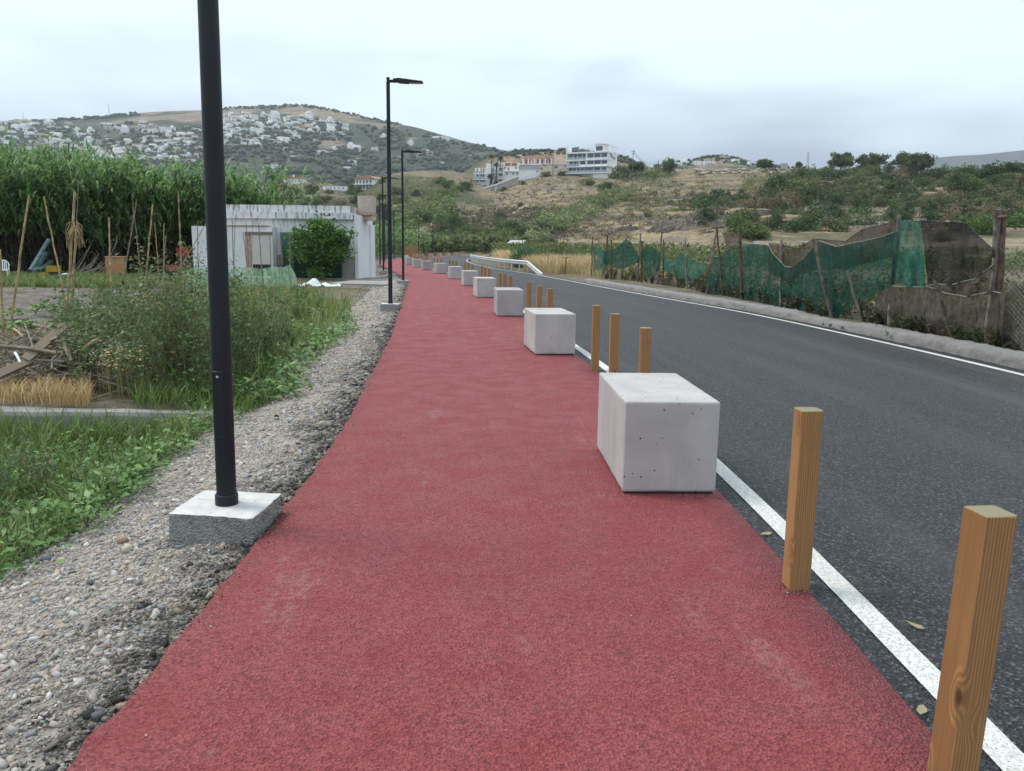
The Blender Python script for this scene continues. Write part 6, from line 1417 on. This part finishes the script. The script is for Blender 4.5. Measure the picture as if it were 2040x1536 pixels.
for k, (px, py) in enumerate([(745, 300), (768, 276), (700, 326), (715, 322), (690, 340), (735, 341), (868, 278), (890, 280), (900, 281), (846, 306), (856, 308), (838, 312), (790, 318), (665, 303), (672, 294), (640, 305), (585, 318), (600, 318), (570, 300), (545, 336), (530, 337), (815, 288), (880, 328), (700, 296), (710, 300)]):
    setp(put_house(px, py), 'small white house standing apart on the wooded mountainside', 'house', 'lone houses on the mountainside')
for px, py in [(1352, 331), (1362, 326), (1372, 322), (1388, 330), (1498, 330), (1520, 333), (1446, 318), (1410, 328), (1470, 326)]:
    P = cone_hill.on(px, py); o = link_mesh('hill_house', VH[rr.randrange(12)], None, P, (0, 0, rr.uniform(-.5, .5))); o.scale = (.75,) * 3; setp(o, 'tiny house on the cone shaped hill', 'house', 'houses on the cone shaped hill')

# ================================================================ hillside plants
OLIVE = [(0.095, 0.115, 0.05), (0.12, 0.135, 0.065), (0.07, 0.088, 0.04), (0.14, 0.14, 0.07)]
DARKG = [(0.058, 0.088, 0.038), (0.08, 0.115, 0.048), (0.042, 0.064, 0.03)]
BRIGHT = [(0.085, 0.14, 0.04), (0.11, 0.17, 0.05), (0.065, 0.105, 0.03)]
BROWN = [(0.16, 0.135, 0.075), (0.12, 0.105, 0.06), (0.19, 0.155, 0.09)]
def bush_mesh(seed, cols, rz=.75, n=1500):
    g_ = np.random.default_rng(seed); V, F, C = leaf_crown(g_, 1, 1, rz, 70, n, .18, cols, clump_r=.3, hollow=.2, flat=.45, jit=.25); V[:, 2] += rz * .5; return np_mesh('bush', V, F, MAT['leaf'], tint=C)
BUSH = dict(olive=[bush_mesh(300 + k, OLIVE, .7) for k in range(3)], dark=[bush_mesh(310 + k, DARKG, .85) for k in range(3)], bright=[bush_mesh(320 + k, BRIGHT, .8) for k in range(2)], brown=[bush_mesh(330 + k, BROWN, .65) for k in range(2)])
def bush(hill, px, py, w_px, kind, label, group, tall=1.0):
    P = hill.on(px, py); o = link_mesh('bush', BUSH[kind][rr.randrange(len(BUSH[kind]))], None, P + np.array([0, 0, -.15]), (0, 0, rr.uniform(0, 6.28))); r = w_px * P[1] / FPX / 2
    o.scale = (r * rr.uniform(.85, 1.2), r, r * tall * rr.uniform(.85, 1.2)); return setp(o, label, 'bush', group)
GB = 'scrub bushes on the hillside above the netting fence'
cnt = 0; spots = []; zone = {}
while cnt < 165:
    px = rr.uniform(1400, 2050); lim = np.interp(px, [1400, 1480, 1560, 1620, 1700, 2050], [396, 385, 358, 342, 341, 345]); py = lim + abs(rr.gauss(0, 1)) * 36 + rr.uniform(0, 8)
    if py > 470 or (px < 1560 and rr.random() < .72): continue
    if px < 1700 and 392 < py < 402 and rr.random() < .7: continue
    if any(abs(px - a) < 17 and abs(py - b_) < 6 for a, b_ in spots): continue
    spots.append((px, py)); cnt += 1; kind = rr.choices(['olive', 'dark', 'bright', 'brown'], [5, 4, 1.6, 2.2])[0]
    w = rr.uniform(26, 46) * (1.0 + (py - 340) / 260)
    zone.setdefault((kind, 'near the ridge top' if py < 368 else 'half way up' if py < 400 else 'low down', 'below the stone wall' if px < 1640 else 'below the ridge trees' if px < 1860 else 'at the right end of the ridge'), []).append((w, px, py))
for k in range(300):
    px, py = rr.uniform(1440, 2060), rr.uniform(428, 478)
    if len(spots) > 184: break
    if any(abs(px - a) < 30 and abs(py - b_) < 9 for a, b_ in spots): continue
    spots.append((px, py)); zone.setdefault((rr.choice(['olive', 'dark', 'dark', 'bright']), 'just above the fence', 'below the stone wall' if px < 1640 else 'below the ridge trees' if px < 1860 else 'at the right end of the ridge'), []).append((rr.uniform(38, 70), px, py))
for (kind, hgt, side), lst in sorted(zone.items()):
    for i, (w, px, py) in enumerate(sorted(lst, reverse=True)):
        rank = ('largest' if i == 0 else ORD[i] + ' largest' if i < 14 else 'small')
        bush(dry_hill, px, py + 4, w, kind, '%s %s bush %s, %s' % (rank, {'olive': 'olive green', 'dark': 'dark green', 'bright': 'fresh green', 'brown': 'brownish'}[kind], hgt, side), GB)
for px, py, w, kd, t, lb in [(1085, 349, 22, 'olive', .9, 'grey green bush at the foot of the cream annex'), (1118, 347, 16, 'dark', 1.1, 'dark bush at the left corner of the apartment block'), (1170, 366, 24, 'bright', 1.1, 'bright green bush below the balconies of the apartment block'), (1213, 380, 42, 'dark', .9, 'large dark bush on the slope below the apartment block'), (1200, 372, 20, 'dark', .8, 'small dark bush left of the large dark bush'),
        (1235, 352, 40, 'olive', .9, 'rounded olive bush to the right of the apartment block'), (1042, 365, 14, 'dark', .7, 'small round bush alone on the tan slope under the garage'), (1036, 407, 14, 'dark', .8, 'dark bush half way down the tan hill'), (1069, 413, 14, 'bright', .8, 'yellow green bush half way down the tan hill'), (1100, 414, 14, 'olive', .8, 'grey bush half way down the tan hill'), (1078, 432, 22, 'olive', .8, 'grey green bush low on the tan hill'), (1096, 438, 18, 'dark', .8, 'dark bush low on the tan hill'), (925, 428, 22, 'dark', .9, 'dark bush on the lower left slope of the tan hill'), (998, 432, 26, 'dark', .9, 'dark bush in the middle of the lower tan hill'),
        (1004, 378, 18, 'dark', .7, 'dark plant hanging over the retaining wall'), (1500, 470, 60, 'bright', .9, 'large bright green bush beside the stone terrace'), (1605, 452, 55, 'bright', 1.0, 'broad fresh green bush above the terrace wall'), (1690, 470, 62, 'dark', 1.1, 'large dark bush directly behind the netting')]:
    bush(dry_hill, px, py + 3, w, kd, lb, None, t)
GF = 'bushes at the foot of the tan hill'
KN = {'olive': 'olive green', 'dark': 'dark green', 'bright': 'fresh green', 'brown': 'brownish'}
def ranked(zone, hill, group, tail):
    for (kd, where), lst in sorted(zone.items()):
        for i, (w, px, py) in enumerate(sorted(lst, reverse=True)):
            bush(hill, px, py, w, kd, '%s %s bush %s, %s' % (('largest' if i == 0 else ORD[i] + ' largest' if i < 14 else 'small'), KN[kd], where, tail), group)
zone = {}
for k in range(46):
    px = rr.uniform(830, 1130); py = rr.uniform(452, 492) - max(0, (900 - px) * .25); kd = rr.choices(['dark', 'olive', 'bright'], [5, 3, 3])[0]
    zone.setdefault((kd, 'by the far bend' if px < 930 else 'above the dark wall' if px < 1010 else 'above the vines'), []).append((rr.uniform(22, 44), px, py))
ranked(zone, dry_hill, GF, 'at the foot of the tan hill')
GL = 'bushes on the low dry hill'; zone = {}
for k in range(60):
    px = rr.uniform(550, 930); py = rr.uniform(365, 450); kd = rr.choices(['dark', 'olive', 'brown', 'bright'], [3, 4, 2, 2 if px > 780 else .4])[0]
    zone.setdefault((kd, 'below the tiled house' if px < 640 else 'below the farmhouse' if px < 705 else 'by the flats' if px < 790 else 'behind the lamps'), []).append((rr.uniform(14, 34), px, py))
ranked(zone, left_hill, GL, 'on the low dry hill')
# scrub too small to pick apart
g_ = np.random.default_rng(51)
def tufts(hill, px, py, r_lo, r_hi, cols, leaves=14, flat=.7):
    P = hill.sample(px, py); n = len(P); r = g_.uniform(r_lo, r_hi, n); k = np.repeat(np.arange(n), leaves)
    off = g_.normal(size=(n * leaves, 3)); off /= np.linalg.norm(off, axis=1)[:, None]; off *= (r[k] * g_.uniform(.3, 1, n * leaves) ** .5)[:, None]; off[:, 2] = np.abs(off[:, 2]) * flat
    base = vary(n, cols, .3, g_); return scatter(LEAF_V, LEAF_F, P[k] + off, rots(n * leaves, 1.4, g_), r[k] * g_.uniform(.35, .7, n * leaves), np.clip(base[k] * g_.uniform(.8, 1.25, (n * leaves, 1)), 0, 1))
parts = []
n = 2600; px = g_.uniform(850, 1260, n); py = g_.uniform(352, 480, n); parts.append(tufts(dry_hill, px, py, .35, 1.1, [(0.09, 0.075, 0.055), (0.15, 0.115, 0.075), (0.20, 0.15, 0.09), (0.10, 0.085, 0.065), (0.13, 0.12, 0.07), (0.28, 0.19, 0.09)]))
n = 700; px = g_.uniform(860, 1120, n); py = g_.uniform(415, 480, n); parts.append(tufts(dry_hill, px, py, .6, 1.5, [(0.085, 0.075, 0.06), (0.11, 0.10, 0.07), (0.07, 0.075, 0.045)], 18))
n = 1500; px = g_.uniform(1240, 2040, n); py = g_.uniform(342, 470, n); parts.append(tufts(dry_hill, px, py, .3, .9, [(0.16, 0.13, 0.07), (0.12, 0.115, 0.06), (0.24, 0.17, 0.09), (0.085, 0.095, 0.045)]))
n = 500; px = g_.uniform(1250, 1420, n); py = g_.normal(398, 22, n); parts.append(tufts(dry_hill, px, np.clip(py, 350, 460), .5, 1.6, [(0.10, 0.115, 0.05), (0.13, 0.125, 0.06)], 16))
n = 700; px = g_.uniform(540, 960, n); py = g_.uniform(355, 460, n); parts.append(tufts(left_hill, px, py, .5, 1.5, [(0.16, 0.13, 0.07), (0.10, 0.105, 0.05), (0.24, 0.18, 0.1), (0.08, 0.09, 0.045)]))
n = 300; px = g_.uniform(940, 1260, n); py = g_.uniform(298, 345, n); parts.append(tufts(back_ridge, px, py, 1.0, 2.6, [(0.10, 0.105, 0.06), (0.14, 0.12, 0.07), (0.07, 0.085, 0.05)]))
stuff('scrub', 'low dry scrub and tussocks speckling the hillsides', parts, MAT['leaf'])
parts = []                                                    # pale cane in the gully
n = 520; t = g_.uniform(0, 1, n); px = 1245 - 190 * t + g_.normal(0, 13, n); py = 385 + 92 * t ** 1.1 + g_.normal(0, 7, n)
parts.append(tufts(dry_hill, px, py, .9, 1.9, [(0.16, 0.19, 0.085), (0.13, 0.165, 0.07), (0.19, 0.20, 0.10)], 22, 1.5))
n = 650; px = g_.uniform(735, 900, n); py = g_.uniform(452, 494, n); parts.append(tufts(left_hill, px, py, .8, 2.0, [(0.10, 0.15, 0.05), (0.08, 0.12, 0.04), (0.13, 0.17, 0.07)], 22, 1.3))
n = 700; px = g_.uniform(815, 1020, n); py = g_.uniform(474, 500, n); parts.append(tufts(dry_hill, px, py, .7, 1.8, [(0.10, 0.14, 0.05), (0.08, 0.11, 0.04), (0.15, 0.17, 0.07)], 22, 1.2))
n = 420; px = g_.uniform(780, 905, n); py = 470 - (px - 780) * .55 + g_.normal(0, 24, n); parts.append(tufts(left_hill, px, np.clip(py, 385, 490), .9, 2.1, [(0.13, 0.17, 0.065), (0.10, 0.135, 0.05), (0.16, 0.18, 0.08)], 22, 1.4))
n = 160; px = g_.uniform(1230, 1340, n); py = g_.normal(352, 6, n); parts.append(tufts(dry_hill, px, py, .9, 2.0, [(0.14, 0.165, 0.08), (0.11, 0.13, 0.06)], 20, 1.6))
n = 260; px = g_.uniform(1480, 1640, n); py = g_.normal(372, 12, n); parts.append(tufts(dry_hill, px, py, .7, 1.5, [(0.17, 0.175, 0.08), (0.13, 0.14, 0.06)], 20, 1.5))
stuff('gully_cane', 'pale green cane filling the gullies of the hills', parts, MAT['leaf'])
# woodland on the mountain
def woods(hill, px, py, r0, r1, cols):
    P = hill.sample(px, py); n = len(P); r = g_.uniform(r0, r1, n); V = ICO_V * g_.uniform(.75, 1.15, (12, 1))
    S = np.stack([r * g_.uniform(.9, 1.5, n), r, r * g_.uniform(.6, 1.1, n)], 1); return scatter(V, ICO_F, P + np.stack([0 * r, 0 * r, r * .35], 1), rots(n, .3, g_), S, vary(n, cols, .3, g_))
MW = [(0.05, 0.068, 0.045), (0.065, 0.082, 0.05), (0.04, 0.055, 0.038), (0.085, 0.095, 0.06)]
n = 5200; u = g_.uniform(-150, 1010, n); cy = np.interp(u, [-150, 0, 200, 300, 480, 590, 700, 830, 960, 1010], [250, 245, 238, 250, 240, 232, 245, 262, 292, 303]); py = cy + g_.uniform(0, 1, n) ** .9 * (390 - cy)
k = fbm(u / 55, py / 22, 88, 4) > -.07; parts = [woods(mountain, u[k], py[k], 2.2, 5.0, MW)]
n = 1300; pk_ = [placed[i] for i in g_.integers(0, len(placed), n)]; u = np.array([a for a, _ in pk_]) + g_.normal(0, 7, n); v_ = np.array([b for _, b in pk_]) + g_.normal(2, 4, n); parts.append(woods(mountain, u, v_, 1.6, 3.6, MW))
u = g_.uniform(440, 800, 220); cy = np.interp(u, [440, 480, 540, 590, 640, 700, 770, 800], [217, 212, 211, 208, 214, 226, 242, 247]); parts.append(woods(mountain, u, cy + g_.uniform(0, 5, 220), 1.5, 3.5, MW))
u = np.concatenate([g_.uniform(208, 252, 34), g_.uniform(60, 90, 12), g_.uniform(262, 276, 5), g_.uniform(-40, 210, 60)]); parts.append(woods(mountain, u, np.interp(u, [-40, 0, 100, 200, 260, 300], [245, 243, 240, 234, 228, 224]) + g_.uniform(-1, 3, len(u)), 2.5, 5.2, MW))
n = 260; px = g_.uniform(990, 1260, n); parts.append(woods(back_ridge, px, np.interp(px, [990, 1040, 1120, 1200, 1260], [306, 301, 298, 305, 318]) + np.abs(g_.normal(0, 5, n)), 1.0, 2.4, MW))
n = 240; px = g_.uniform(1300, 1640, n); py = np.interp(px, [1300, 1370, 1430, 1500, 1640], [333, 319, 308, 323, 339]) + np.abs(g_.normal(0, 7, n)); parts.append(woods(cone_hill, px, py, 1.0, 2.8, MW))
stuff('woodland', 'hazy dark woodland scattered over the far mountainsides', parts, MAT['leaf'])

# ridge trees, palms, stone wall, poles and masts
TR = [(0.075, 0.105, 0.048), (0.10, 0.135, 0.06), (0.055, 0.08, 0.036), (0.125, 0.145, 0.07)]
for k, (px, py, w, h, lb) in enumerate([(1675, 340, 54, 38, 'rounded dark green tree standing highest on the ridge'), (1736, 341, 60, 34, 'spreading tree right of the rounded tree on the ridge'), (1798, 343, 48, 36, 'loose grey green tree in the middle of the ridge'), (1828, 344, 56, 41, 'tall full tree at the right end of the ridge trees'), (1330, 341, 30, 28, 'small dark tree at the left end of the ridge'), (1525, 338, 36, 20, 'flat topped pine on the ridge before the cone hill'), (1590, 338, 12, 14, 'tiny dark tree on the ridge next to the lattice mast'), (1268, 350, 40, 26, 'bushy tree behind the utility pole on the ridge'), (2010, 346, 90, 26, 'broad dark tree crown at the right end of the hillside')]):
    P = dry_hill.on(px, py); s = P[1] / FPX; rx, rz = w * s / 2, h * s / 2
    tree('ridge_tree', lb, tuple(P), rz * .7, .16 * rx / 3, (rx, rx * .9, rz * .8, 50, 3000, .12 * rx + .14, TR, rz * 1.25, dict(clump_r=.36, hollow=.3, flat=.25)), 5, None, 'tree', 400 + k, 'leaf')
def palm(px_top, py_top, py_base, d, lb):
    p = at(px_top, py_base, d); h = at(px_top, py_top, d)[2] - p[2]; r0 = empty('palm_tree', p, 0, lb, 'palm tree', 'palm trees before the stepped white house'); rr2 = random.Random(int(px_top))
    MB().tube([(0, 0, -1), (.15, 0, h * .5), (0, 0, h)], [.32, .22, .2], 8).build('trunk', MAT['bark'], r0, True)
    n = 70; g2 = np.random.default_rng(int(px_top)); V, F, C = scatter(*strip(4, 1, 1, 1.9), np.repeat([[0, 0, h]], n, 0) + g2.normal(0, .15, (n, 3)), rot_yt(g2.uniform(0, 6.28, n), g2.uniform(.1, 1.7, n)), np.stack([g2.uniform(1.6, 2.5, n), g2.uniform(.3, .5, n), g2.uniform(1.6, 2.5, n)], 1), vary(n, [(0.05, 0.065, 0.03), (0.08, 0.09, 0.045), (0.10, 0.085, 0.05)], .25, g2))
    link_mesh('crown', np_mesh('crown', V, F, MAT['leaf'], tint=C), r0)
palm(979, 313, 362, 343, 'tallest palm tree before the stepped white house'); palm(997, 316, 357, 343, 'second tall palm tree, to the right of the tallest one'); palm(988, 330, 358, 342.5, 'shorter thick headed palm tree between the two tall ones'); palm(976, 352, 366, 342, 'low palm tree at the foot of the tallest palm'); palm(988, 366, 376, 340, 'small palm drooping over the retaining wall')
# dry stone wall on the ridge, stones one by one
sw = empty('stone_wall', (0, 0, 0), 0, 'long pale dry stone wall along the top of the ridge', 'wall'); g3 = random.Random(31)
SM = []
for k in range(6):
    v = ICO_V * np.random.default_rng(k).uniform(.75, 1.15, (12, 1)); cc = [(0.52, .44, .36), (0.45, .38, .31), (0.58, .51, .43), (0.40, .35, .30), (0.55, .46, .37), (.36, .31, .27)][k]
    SM.append(np_mesh('stone', v, ICO_F, MAT['stone'], tint=np.repeat([cc], 12, 0)))
for k in range(290):
    px = 1385 + 345 * (k / 290) + g3.uniform(-2, 2); py = 337.5 + g3.uniform(0, 9.5) - 2.0 * math.sin((px - 1385) / 345 * 3.1); P = dry_hill.on(px, py); P2 = at(px, py, P[1] - .4); r = g3.uniform(.35, .85)
    o = link_mesh('stone', SM[k % 6], sw, P2, (0, 0, g3.uniform(0, 6))); o.scale = (r * 1.3, r, r * .7)
def m_drystone():
    b = NB('dry_stone'); p = b.pos(); v = b.map(p, (1, 1, 1.8)); cc = b.sep(b.voro(v, 1.9, 'Color'))[0]; e = b.voro(v, 1.9, 'Distance', 'DISTANCE_TO_EDGE'); n = b.noise(p, 3, 5)
    c = b.mix(cc, (0.20, 0.175, 0.15), (0.36, 0.32, 0.275)); c = b.mix(b.rng(e, 0.02, 0.09, 1, 0), c, (0.05, 0.045, 0.04)); c = b.mix(b.rng(n, .55, .7, 0, .6), c, (0.16, 0.14, 0.09))
    return b.surf(c, .95, .1, normal=b.bump(e, .8, .15))
DRYSTONE = m_drystone()
# ruined terrace walls
for k, (a, b_, py, h, lb) in enumerate([(1385, 1450, 430, 1.8, 'ruined grey terrace wall with leaning slabs on the hillside'), (1640, 1760, 407, 1.1, 'long pale terrace wall among the hillside bushes'), (1690, 1800, 462, 1.0, 'rough stone terrace wall behind the tall netting'), (1290, 1390, 447, 0.9, 'low broken terrace wall on the lower hillside'), (1500, 1640, 482, 0.12, 'pale low channel wall at the foot of the hillside'), (1520, 1560, 412, 2.0, 'pale ruined stone hut corner on the terraces')]):
    P, Q_ = dry_hill.on(a, py), dry_hill.on(b_, py); r0 = empty('terrace_wall', P, 0, lb, 'wall'); dv = Q_ - P; g4 = random.Random(k); n = 14
    m = MB(); V = []
    for i in range(n + 1):
        c = dv * i / n; hh = h * (.9 + .2 * g4.random()); V += [c + np.array([0, -.4, -1.5]), c + np.array([0, -.4 + g4.uniform(-.1, .1), hh]), c + np.array([0, .5, hh]), c + np.array([0, .5, -1.5])]
    F = [(i * 4 + j, i * 4 + j + 1, i * 4 + 5 + j, i * 4 + 4 + j) for i in range(n) for j in range(3)] + [(3, 2, 1, 0), (n * 4, n * 4 + 1, n * 4 + 2, n * 4 + 3)]
    m.add(V, F).build('masonry', MAT['grey'] if 'channel' in lb else DRYSTONE, r0)
    if k == 0:
        for i in range(5): c = dv * (.12 + i * .17); MB().beam(c + np.array([0, -1.6, -.2]), c + np.array([1.2, -.3, h * .9]), .8, .2).build('leaning_slab', MAT['slab'], r0)
# long dry stone risers of the terraces
g5 = random.Random(8)
for k, (a, b_, py, lb) in enumerate([(1250, 1560, 386, 'highest'), (1300, 1520, 399, 'second highest'), (1260, 1600, 413, 'third highest'), (1330, 1640, 424, 'fourth highest'), (1240, 1500, 436, 'fifth highest'), (1280, 1620, 449, 'sixth highest'), (1190, 1420, 461, 'lowest long'), (1560, 1900, 436, 'highest one in the bushes'), (1640, 1980, 452, 'lower one in the bushes')]):
    r0 = empty('terrace_wall', dry_hill.on(a, py), 0, 'dry stone terrace wall, %s on the tan hillside' % lb if k < 7 else 'dry stone terrace wall, %s behind the netting' % lb, 'wall', 'terrace walls'); o0 = np.array(r0.location); V = []; n = 46
    pts = [dry_hill.on(a + (b_ - a) * i / n, py + 3 * math.sin(i * .35 + k)) for i in range(n + 1)]
    zs = np.convolve(np.pad([p_[2] for p_ in pts], 2, mode='edge'), np.ones(5) / 5, 'valid'); ds = np.convolve(np.pad([p_[1] for p_ in pts], 2, mode='edge'), np.ones(5) / 5, 'valid')
    for i, p_ in enumerate(pts):
        c = np.array([p_[0], ds[i] - .3, zs[i]]) - o0; hh = max(.08, g5.uniform(.35, 1.0) * (1 if 2 < i < n - 2 else .2) * (1.4 if g5.random() < .2 else 1))
        V += [c + np.array([0, -.35, -1.2]), c + np.array([g5.uniform(-.2, .2), -.3 + g5.uniform(-.1, .1), hh]), c + np.array([0, .6, hh]), c + np.array([0, .6, -1.2])]
    F = [(i * 4 + j, i * 4 + j + 1, i * 4 + 5 + j, i * 4 + 4 + j) for i in range(n) for j in range(3)] + [(3, 2, 1, 0), (n * 4, n * 4 + 1, n * 4 + 2, n * 4 + 3)]
    MB().add(V, F).build('masonry', DRYSTONE, r0)
def upole(px, py0, py1, hill, lb, cross=True, d=None):
    P = hill.on(px, py0) if d is None else at(px, py0, d); T = at(px, py1, P[1]); r0 = empty('utility_pole', P, 0, lb, 'pole'); h = T[2] - P[2]
    MB().tube([(0, 0, -1), (0, 0, h)], [.16, .1], 8).build('shaft', MAT['polewood'], r0, True)
    if cross: MB().box(-.9, .9, -.06, .06, h - .7, h - .55).build('crossarm', MAT['polewood'], r0); MB().box(-.5, .5, -.05, .05, h - 1.5, h - 1.38).build('crossarm', MAT['polewood'], r0)
    return np.array(P) + np.array([0, 0, h - .4])
u1 = upole(1258, 370, 298, dry_hill, 'tall utility pole with crossarms on the ridge right of the apartment block'); u2 = upole(1311, 344, 318, dry_hill, 'short utility pole on the ridge left of the cone hill', False)
wz = MB()
for k in range(2):
    pts = [u1 + (u2 - u1) * t + np.array([0, 0, -2.4 * (1 - (2 * t - 1) ** 2) - k * .6]) for t in np.linspace(0, 1, 12)]; wz.tube(pts, .05, 4)
setp(wz.build('power_cable', MAT['plastic_k']), 'sagging power cable between the two ridge poles', 'cable')
upole(1101, 372, 308, dry_hill, 'thin grey pole rising before the pink villa', False, 344); upole(665, 374, 335, left_hill, 'left one of two slender poles on the low hill', False); upole(679, 374, 338, left_hill, 'right one of two slender poles on the low hill', False)
def mast(px, py0, py1, d, lb, w=1.6):
    P = at(px, py0, d); h = at(px, py1, d)[2] - P[2]; r0 = empty('lattice_mast', P, 0, lb, 'mast'); m = MB()
    for sx, sy in ((-1, -1), (1, -1), (1, 1), (-1, 1)): m.beam((sx * w / 2, sy * w / 2, -3), (sx * w / 6, sy * w / 6, h), .16, .16)
    m.build('legs', MAT['steel'], r0); m = MB(); n = 9
    for k in range(n):
        z0, z1 = h * k / n, h * (k + 1) / n; a, b_ = w / 2 - (w / 3) * k / n, w / 2 - (w / 3) * (k + 1) / n
        m.beam((-a, -a, z0), (b_, -b_, z1), .1, .1); m.beam((a, -a, z0), (-b_, -b_, z1), .1, .1)
    m.build('bracing', MAT['steel'], r0)
mast(1608, 338, 303, 420, 'slender lattice mast on the ridge between cone hill and trees'); mast(218, 236, 208, 1500, 'lattice mast on the mountain crest above the village', 2.6); mast(48, 246, 224, 1480, 'thin lattice mast on the left end of the mountain crest', 2.2)
P = dry_hill.on(1563, 338); sg = empty('road_sign', P, RAD(4), 'grey rectangular road sign seen from behind on the ridge', 'sign'); MB().box(-1.3, 1.3, -.05, .05, .6, 2.4).build('panel', MAT['grey'], sg)
for x in (-.9, .9): MB().box(x - .06, x + .06, .053, .15, -1, 2.2).build('sign_post', MAT['steel'], sg)
# ================================================================ haze
hz = NB('haze_air')
vol = hz.n.new('ShaderNodeVolumePrincipled')
vol.inputs['Color'].default_value = (0.80, 0.90, 1.0, 1)
vol.inputs['Density'].default_value = 0.00014
vol.inputs['Anisotropy'].default_value = 0.2
hz.lk(vol.outputs[0], hz.out.inputs['Volume'])
haze = MB().box(-2890, 2890, -290, 3690, -8, 470).build('haze', hz.m)
setp(haze, 'thin pale blue haze filling the valley air', kind='stuff')
